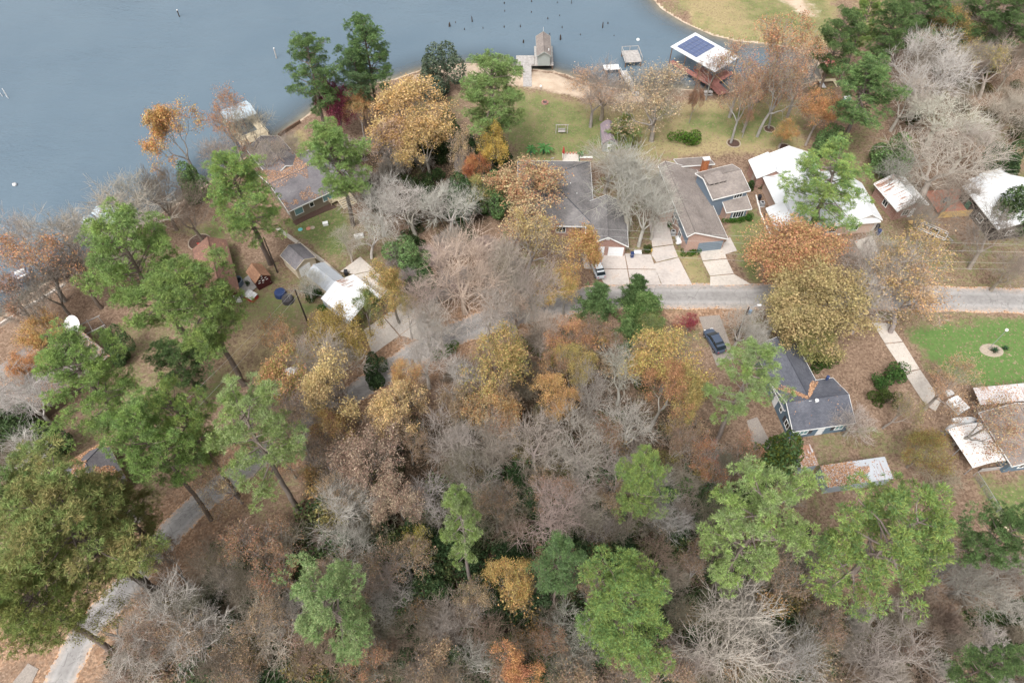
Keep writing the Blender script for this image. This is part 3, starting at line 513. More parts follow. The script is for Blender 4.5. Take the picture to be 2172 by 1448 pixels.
def leafy(kind, i, H, R, nl, size, clump, maxl=5, **kw):
    S, T = skeleton(200 + i, H, R, maxl=maxl, twigs=3, twiglen=.7, **kw); g = np.random.default_rng(300 + i)
    C = np.array([t[0] for t in T]); D = np.array([t[1] for t in T]); w = vnoise(C[:, 0] + 50, C[:, 1] + C[:, 2] + 50, 1.5 if kind != 'oak_big' else 2.2, i) ** (2.2 if kind != 'oak_big' else 3.5) + .03; k = g.choice(len(C), nl, p=w / w.sum())
    Cl = C[k] + g.normal(size=(nl, 3)) * clump
    big = [s for s in S if s[2] > .05]; fine = [s for s in S if s[2] <= .05]
    add_proto(kind, H, R, .64, [('trunk', tubes_mesh('trunk', big, 'bark', i)), ('branches', tubes_mesh('branches', fine, 'bark', i)), ('crown', leaves_mesh('crown', Cl, D[k] * .3 + np.array([0, 0, .5]), size, i))])
for i in range(4): leafy('oak', i, 14, 5.2, 16000, .18, .34)
for i in range(3): leafy('oak_sparse', 10 + i, 14, 5.2, 5200, .17, .3)
for i in range(2): leafy('oak_dense', 20 + i, 14, 5.4, 30000, .20, .45)
for i in range(2): leafy('oak_big', 40 + i, 18, 9.5, 56000, .18, .5, maxl=6)
for i in range(3):     # small leafy saplings
    leafy('sapling', 30 + i, 6, 2.2, 1500, .22, .3, maxl=4, spread=.45)
def pine(i, H, R, c0, shape, nb, tufts_per=7, clen=.40, csz=1.15):
    g = np.random.default_rng(400 + i); S = []; TC = []; TD = []
    lean = g.normal(size=2) * .02; zs = np.linspace(0, H * .985, 15); cx = np.cumsum(g.normal(size=15) * .07); cy = np.cumsum(g.normal(size=15) * .07)
    ax = np.stack([cx + lean[0] * zs, cy + lean[1] * zs, zs], -1); rr = .36 * (H / 26) * (1 - zs / H) ** .75 + .03
    for k in range(14): S.append((ax[k], ax[k + 1], rr[k], rr[k + 1]))
    az = g.uniform(0, 6.28); lob = g.uniform(0, 6.28, 3)
    def clump(c, d, rc, n):      # a billow of needle tufts on the upper side of a flattened ball
        u = norm(g.normal(size=(n, 3)) + np.array([0, 0, .55]) + d * .35); q = c + u * rc * np.array([1, 1, .62]) * g.uniform(.75, 1.1, (n, 1))
        TC.extend(q); TD.extend(norm(u + np.array([0, 0, .35])))
    for b in range(nb):
        t = (b + g.uniform(-.4, .4)) / nb; t = min(max(t, 0.0), .995); z = H * (c0 + (1 - c0) * t); az += 2.4 + g.normal() * .4
        if g.random() < .1 and t < .8: continue
        p = np.array([np.interp(z, zs, ax[:, 0]), np.interp(z, zs, ax[:, 1]), z]); prof = shape(t)
        L = R * prof * g.uniform(.55, 1.15) * (1 + (.26 * math.sin(2 * az + lob[0]) + .2 * math.sin(3 * az + lob[1])) * (1 - t * .6)); L = max(L, .5); el = -.1 + .7 * t + g.normal() * .14
        d = np.array([math.cos(az) * math.cos(el), math.sin(az) * math.cos(el), math.sin(el)]); r = .05 + .05 * (L / R); ns = 5; line = [p]
        for k in range(ns):
            d = norm(d + np.array([0, 0, .08]) + g.normal(size=3) * .12); q = p + d * L / ns; S.append((p, q, r * (1 - k / ns) + .016, r * (1 - (k + 1) / ns) + .014)); p = q; line.append(p)
        line = np.array(line); nc = 2 + int(tufts_per * .55 * L / R)
        for m in range(nc):
            f = g.uniform(.42, 1.0) if m else 1.0; a = np.array([np.interp(f * ns, range(ns + 1), line[:, x]) for x in range(3)]); side = np.cross(d, np.array([0, 0, 1.])) * g.normal() * .2 * L
            c = a + side * (m > 0) + np.array([0, 0, g.uniform(0, .35)]); S.append((a, c, .022, .012)); rc = g.uniform(.5, .85) * (.7 + .3 * L / R) * csz
            for w in range(3): S.append((c - np.array([0, 0, rc * .3]), c + norm(g.normal(size=3) + np.array([0, 0, .6])) * rc * .8, .012, .007))
            clump(c, d, rc, int(9 + 12 * rc))
    for u in range(14): TC.append(ax[-1] + g.normal(size=3) * np.array([.35, .35, .4])); TD.append(np.array([0, 0, 1.]))
    big = [s for s in S if s[2] > .03]; fine = [s for s in S if s[2] <= .03]
    add_proto('pine' if i < 6 else 'pine_open' if i >= 10 else 'pine_slim', H, R, c0 + (1 - c0) * .5, [('trunk', tubes_mesh('trunk', big, 'bark', i)), ('branches', tubes_mesh('branches', fine, 'bark', i)), ('crown', needles_mesh('crown', np.array(TC), np.array(TD), clen, .026, 13, i))])
    return len(TC)
rounded = lambda t: max(.16, math.sqrt(max(0, 1 - (max(t - .38, -.38 + .0) / .66) ** 2)) * (.62 + .38 * min(1, t / .3)))
for i in range(6): pine(i, 26, 5.1, .38 + .04 * (i % 3), rounded, 64)
for i in range(3): pine(10 + i, 26, 5.1, .42, rounded, 46, 6, .40, 1.0)
for i in range(2): pine(6 + i, 24, 3.3, .36, lambda t: max(.2, math.sin(math.pi * min(.98, .18 + t * .8)) ** .6), 52, 5, .34, .72)
def conif(i, H, R, n, kind='cedar', fat=1.0):
    g = np.random.default_rng(500 + i); S = [(np.array([0, 0, 0.]), np.array([0, 0, H * .6]), .14, .07), (np.array([0, 0, H * .6]), np.array([0, 0, H]), .07, .02)]; C = []; D = []
    for b in range(n):
        t = (b + .5) / n; z = H * (.06 + .94 * t); az = b * 2.4 + g.normal() * .2; L = R * ((1 - t) ** (.62 * fat)) * g.uniform(.5, 1.2) * (1 + .25 * math.sin(2 * az + 9 * t + i) + .18 * math.sin(3 * az - 14 * t)) + .15; el = .35 + .5 * t
        d = np.array([math.cos(az) * math.cos(el), math.sin(az) * math.cos(el), math.sin(el)]); p = np.array([0, 0, z]); S.append((p, p + d * L, .03, .01))
        k = int(10 + 26 * L / R); u = g.uniform(.25, 1.05, k)[:, None]; C.append(p + d * L * u + g.normal(size=(k, 3)) * .16 * (.4 + L / R)); D.append(np.repeat(d[None] + np.array([[0, 0, .35]]), k, 0))
    C = np.concatenate(C); D = norm(np.concatenate(D))
    add_proto(kind, H, R, .42, [('trunk', tubes_mesh('trunk', S, 'bark', i)), ('crown', needles_mesh('crown', C, D, .42, .04, 7, i))])
for i in range(3): conif(i, 10, 2.7, 130)
def bush(i, H, R, nl, size, kind='bush', stems=5):
    g = np.random.default_rng(600 + i); S = []
    for s in range(stems):
        a = g.uniform(0, 6.28); q = np.array([math.cos(a) * R * .5, math.sin(a) * R * .5, H * .7]); S.append((np.array([0, 0, 0.]), q, .05, .02))
        for u in range(4): S.append((q * .6, q + g.normal(size=3) * .35 * R, .02, .008))
    lobes = g.normal(size=(9, 3)) * np.array([R * .42, R * .42, H * .18]) + np.array([0, 0, H * .52]); k = g.integers(0, 9, nl); u = norm(g.normal(size=(nl, 3))); rad = g.uniform(.55, 1.0, nl)[:, None] ** .5
    C = lobes[k] + u * rad * np.array([R * .5, R * .5, H * .36]) * g.uniform(.75, 1.1, 9)[k][:, None]; C[:, 2] = np.abs(C[:, 2]) + .03
    add_proto(kind, H, R, .5, [('stems', tubes_mesh('stems', S, 'bark', i)), ('foliage', leaves_mesh('foliage', C, u, size, i))])
for i in range(4): bush(i, 2.2, 1.6, 1500, .20)
for i in range(2): bush(10 + i, 8, 3.4, 9000, .30, 'evergreen', 8)
print('PROTO', {k: [sum(len(m.polygons) for _, m in p[3]) for p in v] for k, v in PROTO.items()})
TREE_N = [0]
BARK = {'pine_open': (.2, .165, .145), 'oak_big': (.2, .175, .15), 'bare': (.34, .31, .28), 'thicket': (.27, .235, .205), 'oak': (.25, .225, .2), 'oak_sparse': (.30, .27, .245), 'oak_dense': (.2, .18, .16), 'pine': (.17, .135, .115), 'pine_slim': (.25, .21, .19), 'cedar': (.14, .11, .09), 'bush': (.14, .11, .085), 'evergreen': (.13, .11, .09), 'sapling': (.26, .23, .2)}
NAME = {'pine_open': 'pine_tree', 'oak_big': 'oak_tree', 'bare': 'bare_tree', 'thicket': 'bare_thicket', 'oak': 'autumn_tree', 'oak_sparse': 'autumn_tree', 'oak_dense': 'oak_tree', 'pine': 'pine_tree', 'pine_slim': 'pine_tree', 'cedar': 'cedar_tree', 'bush': 'shrub', 'evergreen': 'evergreen_tree', 'sapling': 'leafy_sapling'}
BOX = []     # world polygons that planting must avoid
def tree(kind, px, py, rpx, H, c1=(.1, .15, .05), c2=None, label='', bark=None, cat='tree', group=None, name=None, var=None, zc=None, at=None, R=None, stretch=1.0):
    i = TREE_N[0]; TREE_N[0] += 1; pr = PROTO[kind]; h0, r0, zf, parts = pr[(i * 5 + 3) % len(pr) if var is None else var % len(pr)]
    if at is None:
        zz = (zc if zc is not None else zf) * H; w = P(px, py, zz); x, y = w.x, w.y
        Rm = rpx * depth_at(w) / F_PX
    else: x, y = at; Rm = R
    z = max(gz(x, y), WATER_Z - .3)
    o = thing(name or NAME[kind], label, cat, (x, y, z - .03), (i * 2.39996) % 6.283, group)
    s = Rm / (r0 * .98); o.scale = (s, s * stretch, (H - 0) / h0); rr = random.Random(i)
    def j(c): b = rr.uniform(.88, 1.12); return tuple(max(0.005, v * b * rr.uniform(.975, 1.025)) for v in c)
    for nm, me in parts:
        ch = link(nm, me, o); leaf = nm in ('crown', 'foliage')
        ch.color = (*j(c1), 1) if leaf else (*j(bark or BARK[kind]), 1)
        if nm == 'branches': ch['kind'] = 'stuff'
        if leaf: ch['c2'] = list(j(c2 or tuple(v * .7 for v in c1)))
    return o
# ------------------------------------------------------------------ trees of the photograph: kind, crown centre (px), crown radius (px), height (m), colours, label
GY = (.28, .37, .11); GM = (.185, .28, .105); GD = (.088, .14, .06); GB = (.165, .25, .125); GL = (.30, .375, .18); OL = (.29, .265, .10)
OR = (.50, .275, .12); OR2 = (.44, .245, .125); RU = (.39, .22, .13); YE = (.55, .41, .20); YG = (.46, .37, .14); GO = (.46, .315, .13); BR = (.30, .21, .15); PK = (.47, .37, .28); RD = (.27, .075, .10); TA = (.44, .33, .20)
W = (.42, .395, .37); DKB = (.15, .12, .10)
PINES = [
 ('pine', 660, 165, 58, 22, GM, GD, 'tall dark green pine leaning over the water beside the purple leaved tree'), ('pine', 778, 118, 58, 21, GM, GD, 'broad dark pine at the lake edge behind the two tall waterside pines'), ('pine', 757, 168, 45, 17, GB, GD, 'shorter blue green pine between the waterside pines and orange crowns'),
 ('pine', 512, 415, 78, 23, GY, GM, 'bright yellow green pine beside the tan house with the leaf strewn roof'), ('pine', 712, 335, 70, 21, GM, GY, 'leafy green pine overhanging the roof end of the tan house'), ('pine', 1042, 208, 78, 22, GM, (.2, .25, .09), 'tall conical pine standing beside the back lawn near the wooden dock'),
 ('pine', 312, 588, 108, 28, GM, GY, 'huge green pine hiding most of the long red cabin'), ('pine', 425, 660, 94, 25, GM, GY, 'spreading pine with a bare forked trunk beside the brown lawn'), ('pine', 385, 775, 52, 15, GD, GM, 'dark green pine under the two great pines by the brown lawn'),
 ('pine', 178, 826, 90, 24, GM, GY, 'wide green pine below the round white satellite dish'), ('pine', 318, 960, 78, 27, GM, GY, 'green pine at the lower lane beside the leafy slate roof'), ('pine', 400, 915, 62, 26, GY, GM, 'yellow green pine above the trunk leaning over the lower lane'), ('pine_open', 540, 935, 98, 28, GL, GY, 'pale grey green pine beside the two overhead wires'),
 ('pine_open', 712, 1290, 96, 25, GL, GM, 'pale green pine above the fallen logs in the wooded lot'), ('pine_slim', 980, 1125, 47, 27, GL, GY, 'slender columnar pale pine rising alone from the bare wood'), ('pine', 1365, 1035, 52, 21, GY, GM, 'small rounded bright pine above the grey thickets of the wood'), ('pine', 1192, 1212, 52, 22, GB, GM, 'blue green young pine beside the orange sapling in the wood'),
 ('pine', 1328, 1305, 104, 25, GY, GM, 'big lobed bright green pine south of the blue green young pine'), ('pine_open', 1605, 1130, 114, 29, GL, GY, 'large pale pine with a long bare leaning trunk above the wood'), ('pine_open', 1852, 1160, 140, 30, GY, GM, 'massive yellow green pine with rusty cones below the leaf covered sheds'), ('pine_open', 1578, 815, 78, 22, GL, GY, 'pale yellow pine standing at the corner of the slate blue cottage'),
 ('pine_open', 1762, 395, 98, 18, GY, GM, 'rounded yellow green pine standing over the white metal roof'), ('pine', 1835, 190, 74, 19, GM, GD, 'dense green pine with a long bare trunk behind the white roofed house'), ('pine', 1775, 95, 48, 20, GM, GD, 'open dark pine between the meadow and the small red roof'), ('pine', 1832, 55, 42, 20, GY, GM, 'pointed yellow green pine at the edge of the meadow'), ('pine', 1882, 72, 46, 20, GM, GD, 'dark pine beside the pointed yellow green meadow pine'),
 ('pine', 1950, 18, 58, 20, GD, GM, 'dark pine above the bare sandy track in the far wood'), ('pine', 2075, 20, 62, 20, GD, GM, 'dark pine behind the golden trees of the far wood'), ('pine', 2150, 40, 48, 20, GD, GM, 'dark pine at the far corner of the back wood'), ('pine', 2105, 1145, 62, 20, GD, GM, 'low limbed dark pine past the end of the wire fence'), ('pine', 2085, 1415, 48, 18, GM, GD, 'green pine at the foot of the leafy right bank'),
]
for k, x, y, r, H, a, b, l in PINES: tree(k, x, y, r, H, a, b, l)
BROAD = [
 ('pine', 165, 1135, 138, 27, (.21, .30, .105), (.30, .25, .11), 'huge pine with green and rust foliage over the lower lane'), ('pine', 60, 1075, 92, 24, GM, (.29, .25, .11), 'green pine tinged with rust beside the leaf drifted slate roof'), ('pine', 262, 1105, 66, 20, (.19, .25, .09), (.27, .22, .1), 'smaller rust tinged pine beside the lower lane'), ('pine', 75, 1300, 98, 23, (.18, .25, .08), (.24, .23, .08), 'olive green pine at the foot of the lower lane'),
 ('oak', 378, 288, 62, 16, OR, GO, 'orange tree leaning out over the lake'), ('oak_sparse', 478, 248, 52, 15, OR2, RU, 'thin rust leaved tree beside the grey boathouse roof'), ('oak', 868, 235, 88, 17, YE, OR, 'big golden orange tree beside the conical pine'), ('oak', 905, 300, 58, 14, YE, GO, 'golden tree in front of the big golden orange crown'), ('oak', 815, 300, 52, 14, PK, OR, 'faded pinkish orange tree left of the golden crowns'),
 ('oak', 762, 236, 32, 11, OR, YE, 'small bright orange tree next to the purple leaved tree'), ('oak_dense', 708, 212, 38, 13, RD, (.13, .03, .05), 'dark purple red tree between the waterside pines'), ('oak', 1036, 312, 34, 14, (.66, .47, .12), (.58, .42, .14), 'brilliant yellow tree beside the dark evergreen hedge'), ('oak_sparse', 985, 318, 34, 13, YE, PK, 'pale yellow tree with white bark near the brilliant yellow one'), ('oak', 1003, 362, 30, 10, OR, (.38, .10, .06), 'small red and orange tree below the brilliant yellow one'), ('oak', 1010, 402, 34, 8, YG, GM, 'yellow green tree against the dark evergreen hedge'),
 ('oak', 1150, 415, 92, 14, OR2, TA, 'wide orange tree spreading over the grey hip roof'), ('oak', 1206, 545, 58, 15, OR, GO, 'vivid orange tree beside the parked silver car'), ('oak', 1200, 620, 46, 10, GO, YG, 'golden olive tree below the vivid orange crown'), ('oak_sparse', 1118, 505, 66, 16, YG, TA, 'tall thin yellow tree beside the vivid orange crown'),
 ('oak_dense', 1682, 548, 80, 14, (.46, .25, .13), (.40, .27, .13), 'orange topped tree beside the flared concrete driveway'), ('oak_dense', 1752, 628, 100, 14, (.31, .265, .125), (.38, .265, .14), 'great olive and orange oak across the lane from the white house'), ('oak', 1655, 650, 70, 11, OL, TA, 'low olive tree under the orange topped tree'), ('oak_dense', 1735, 718, 54, 9, OL, (.22, .22, .08), 'drooping olive oak limb shading the slate blue cottage roof'), ('oak_sparse', 1915, 558, 92, 14, TA, GO, 'thin tan leaved tree over the leaf covered yard by the lane'), ('oak_sparse', 1935, 640, 98, 12, TA, OR2, 'sparse orange leaved tree with long low limbs across the lane'),
 ('oak', 1078, 785, 78, 15, GO, OL, 'golden olive tree in the front rank of the wood'), ('oak', 1060, 880, 55, 12, (.36, .2, .08), TA, 'orange brown tree with white limbs behind the golden olive tree'), ('oak', 1165, 850, 48, 12, GO, OR2, 'rusty gold tree deep in the front rank of the wood'), ('oak', 738, 822, 80, 15, (.56, .43, .20), (.44, .33, .18), 'broad yellow tree with white limbs beside the lane'), ('oak', 822, 880, 66, 14, (.56, .42, .19), (.42, .32, .18), 'second yellow tree with white limbs beside the lane'), ('oak', 855, 800, 30, 11, OR, YE, 'narrow orange yellow tree beside the grey lane'),
 ('oak', 1425, 760, 82, 14, GO, YG, 'golden tree near the dark cedars at the wood edge'), ('oak', 1400, 845, 62, 14, OR2, RU, 'rust orange tree in front of the golden one near the cedars'), ('oak', 1465, 850, 48, 14, OL, GO, 'olive tree between the rust orange tree and the pale yellow pine'), ('oak', 1220, 715, 48, 9, RU, OR2, 'rounded rust red tree by the edge of the lane'), ('oak', 1210, 785, 46, 11, OL, GO, 'olive gold tree below the rounded rust red tree'), ('oak_sparse', 1290, 720, 40, 8, BR, RU, 'brown thin tree next to the dark cedars'),
 ('oak', 592, 812, 80, 12, OR2, OL, 'rust orange tree over the small white shed roof'), ('oak_sparse', 600, 715, 46, 11, OR, TA, 'thin orange tree at the edge of the brown lawn'), ('oak', 728, 695, 62, 12, (.25, .2, .055), GO, 'olive gold tree below the rusty white roof'), ('oak', 772, 662, 34, 10, GM, OL, 'small green tree against the rusty white roof'), ('oak', 832, 615, 50, 13, GO, OL, 'gold leaved tree at the end of the rusty white roof'), ('oak_sparse', 862, 660, 30, 11, OL, GO, 'olive tree hanging over the concrete apron'),
 ('oak', 1078, 1245, 48, 14, (.52, .33, .13), YG, 'orange and yellow sapling in the middle of the wood'), ('oak', 1108, 1395, 52, 14, (.52, .31, .13), (.36, .16, .10), 'red topped orange sapling south of the orange and yellow one'), ('oak_sparse', 884, 1165, 42, 9, (.42, .36, .06), YG, 'small lemon yellow tree beside the slender columnar pine'), ('oak', 770, 985, 70, 14, BR, PK, 'brown dead leaved oak behind the broad yellow trees'), ('oak', 840, 1050, 52, 12, BR, PK, 'smaller brown dead leaved oak at the wood edge'), ('oak', 700, 935, 46, 12, (.26, .15, .1), GO, 'brown gold tree below the broad yellow trees'),
 ('oak_sparse', 1640, 110, 78, 18, OR2, RU, 'tall rust orange tree between solar roofed boathouse and meadow'), ('oak_sparse', 1575, 155, 62, 16, RU, TA, 'thin rusty tree beside the solar panel roof'), ('oak_sparse', 1705, 155, 56, 16, OR2, PK, 'thin orange tree with pale limbs near the small red roof'), ('oak_sparse', 1600, 205, 48, 13, RU, OR2, 'rust leaved tree with a stone ring on the far lawn'), ('oak', 1735, 245, 46, 11, OR, OR2, 'bright orange tree left of the long pine trunk'), ('oak', 1665, 282, 24, 7, OR, OL, 'small orange tree in a stone ring behind the white roof'), ('oak', 1474, 210, 15, 9, BR, (.3, .15, .08), 'slim brown leaved tree above the round green bush'), ('oak_sparse', 1587, 252, 18, 7, RU, RU, 'little red brown tree beside the tall lawn trunks'),
 ('oak', 2005, 62, 48, 14, GO, OL, 'golden brown tree among the dark pines of the far wood'), ('oak_sparse', 2058, 80, 40, 12, YE, YG, 'yellow tree in front of the far dark pines'), ('oak_sparse', 2085, 130, 45, 12, YG, OL, 'yellow olive tree beside the white limbed bare tree'),
 ('oak_sparse', 70, 555, 82, 15, RU, OR2, 'rusty leaved tree over the left shore wall'), ('oak_sparse', 30, 620, 60, 14, RU, BR, 'rust tinted tree above the docked grey boat'), ('oak', 82, 712, 42, 8, OR, GO, 'orange tree against the leaf strewn roof by the satellite dish'), ('oak', 55, 772, 36, 8, OR, OR2, 'small orange tree below the satellite dish house roof'),
 ('oak_sparse', 2085, 885, 72, 12, RU, TA, 'sparse rust leaved tree over the white canopy'), ('oak_sparse', 2010, 815, 62, 11, TA, RU, 'grey limbed tree at the edge of the bright green lawn'), ('oak', 1965, 950, 48, 9, (.22, .14, .06), OL, 'brown olive tree beside the white canopy'), ('oak_sparse', 1905, 870, 40, 8, BR, OL, 'brownish tree behind the green hedge bushes'), ('oak_sparse', 1492, 985, 48, 11, (.3, .14, .08), RU, 'twiggy red brown tree below the pale yellow pine'), ('oak_sparse', 1092, 665, 48, 11, PK, BR, 'pinkish thin leaved tree at the bend of the lane'),
 ('oak', 1380, 700, 30, 8, GM, OL, 'small green tree in front of the dark cedars'),  ('oak_sparse', 1260, 200, 62, 12, PK, RU, 'faint pinkish tree on the beach beside the floating dock'), ('oak_sparse', 1400, 205, 84, 16, TA, PK, 'tall tan tree between the dock walkway and the solar roof'),
]
BROAD += [('oak_sparse', 262, 1225, 62, 14, OL, (.2, .22, .08), 'olive tree overhanging the lower lane beside the huge rust tinged pine'), ('oak_sparse', 215, 1330, 56, 12, (.2, .2, .08), OL, 'low olive limb over the bottom of the lane'), ('oak_sparse', 470, 1010, 60, 13, (.28, .2, .13), TA, 'thin brown tree over the lane below the pale grey green pine'), ('oak_sparse', 640, 930, 60, 13, BR, TA, 'brown leaved tree over the lane beside the brown gold tree')]
for k, x, y, r, H, a, b, l in BROAD: tree(k, x, y, r * 1.08, H, a, b, l)
tree('oak', 1462, 690, 26, 4.5, RD, (.3, .06, .05), 'dark red shrub at the roadside by the gravel drive', cat='shrub', name='shrub')
GREENS = [
 ('cedar', 1266, 648, 38, 8.5, GD, GM, 'dark cedar beside the vivid orange tree at the lane'), ('cedar', 1348, 628, 34, 8, (.06, .10, .04), GM, 'pointed cedar at the lane opposite the concrete driveways'), ('cedar', 1364, 672, 48, 9, GM, (.08, .14, .04), 'broad bright cedar in front of the pointed one'), ('cedar', 1325, 712, 28, 6.5, GM, GD, 'small cedar below the broad bright cedar'), ('cedar', 1340, 752, 30, 6.5, GD, GM, 'dark low cedar at the edge of the wood'), ('cedar', 1205, 700, 16, 5, GD, GD, 'little dark cedar beside the rounded rust red tree'),
 ('evergreen', 1652, 985, 58, 11, (.075, .10, .022), GD, 'dense dark evergreen oak beside the small rusty shed'), ('evergreen', 930, 168, 42, 9, (.12, .155, .10), (.08, .11, .075), 'grey green live oak on the beach'), ('evergreen', 1058, 345, 30, 9, GD, (.03, .055, .025), 'dark evergreen hedge tree beside the back lawn'), ('evergreen', 1040, 425, 34, 8, GD, GM, 'dark evergreen hedge tree by the grey hip roof corner'), ('evergreen', 968, 430, 36, 8, (.03, .055, .025), GD, 'very dark evergreen behind the white limbed bare trees'), ('evergreen', 945, 280, 36, 7, GD, (.03, .05, .02), 'dark evergreen under the conical pine'),
 ('cedar', 1322, 282, 34, 7, OL, GM, 'olive cedar beside the arched roof shed'), ('evergreen', 880, 545, 40, 4.5, GD, GM, 'green thicket tree at the edge of the dirt clearing'), ('evergreen', 905, 600, 34, 5, GD, (.03, .05, .02), 'dark green bush tree under the reddish bare tree'), ('evergreen', 250, 745, 26, 6, GD, GD, 'small dark evergreen under the huge green pine'), ('evergreen', 35, 920, 52, 6, GD, (.05, .07, .03), 'dark evergreen under the pale bare limbs at the left'), ('evergreen', 100, 945, 34, 5, GD, (.05, .07, .03), 'dark evergreen bush above the leafy slate roof'),
 ('evergreen', 400, 395, 30, 7, GD, GM, 'dark evergreen behind the bare tree by the lake'), ('evergreen', 1880, 330, 40, 7, GD, GM, 'dark evergreen between the bare tree and the white roofs'), ('evergreen', 2145, 440, 50, 8, GD, (.05, .07, .03), 'dark evergreen under the bare limbs beside the white roof'), ('evergreen', 2135, 345, 34, 7, GD, (.04, .06, .03), 'dark evergreen behind the white roof tabs'), ('evergreen', 1760, 300, 30, 6, GD, GM, 'dark evergreen at the foot of the long pine trunk'), ('evergreen', 800, 795, 24, 5, (.035, .06, .03), GD, 'dark little evergreen at the edge of the lane'),
]
for k, x, y, r, H, a, b, l in GREENS: tree(k, x, y, r, H, a, b, l)
for x, y, r, H, c, l in [(1464, 291, 27, 2.2, (.09, .17, .03), 'round glossy green bush on the far lawn'), (1893, 795, 30, 2.6, (.07, .14, .04), 'larger of two round green bushes beside the concrete path'), (1868, 815, 22, 2.2, (.07, .14, .04), 'smaller of two round green bushes beside the concrete path'), (1885, 845, 26, 2.4, (.07, .1, .03), 'ragged green bush below the round pair by the concrete path'), (1740, 768, 24, 2.4, (.06, .11, .03), 'evergreen bush in the corner of the slate blue cottage'), (1375, 528, 12, 1.5, (.07, .10, .03), 'dark round bush beside the yellow bucket'), (1420, 475, 6, 1.1, (.06, .12, .03), 'little potted bush by the blue gable wall'),
                         (1462, 532, 15, 1.0, (.07, .15, .025), 'clipped green hedge in front of the slate blue garage'), (1552, 464, 13, 1.1, (.06, .15, .025), 'clipped hedge under the brick front window, end by the dark entry'), (1570, 464, 13, 1.0, (.06, .14, .025), 'clipped hedge under the brick front window, middle clump'), (1588, 462, 12, 1.3, (.06, .15, .03), 'rounded bush at the end of the hedge under the brick window'), (1602, 392, 15, 1.6, (.05, .09, .03), 'dark shrub between the brown roof and the white roof'), (665, 620, 22, 1.8, (.05, .1, .03), 'leafy shrub against the cream carport wall'), (690, 655, 18, 1.6, (.06, .12, .03), 'green shrub at the corner of the rusty white roof'),
                         (525, 600, 6, 1.0, (.05, .1, .03), 'small palm like plant in the red cabin planter'), (940, 740, 20, 2.5, (.12, .2, .05), 'bright green shrub at the bend of the lane'), (760, 180, 14, 2.0, (.3, .2, .1), 'tan dry shrub at the water edge'), (590, 300, 10, 1.0, (.28, .19, .07), 'straw coloured grass clump by the tan house lawn')]:
    tree('bush', x, y, r, H, c, tuple(v * .65 for v in c), l, cat='shrub')
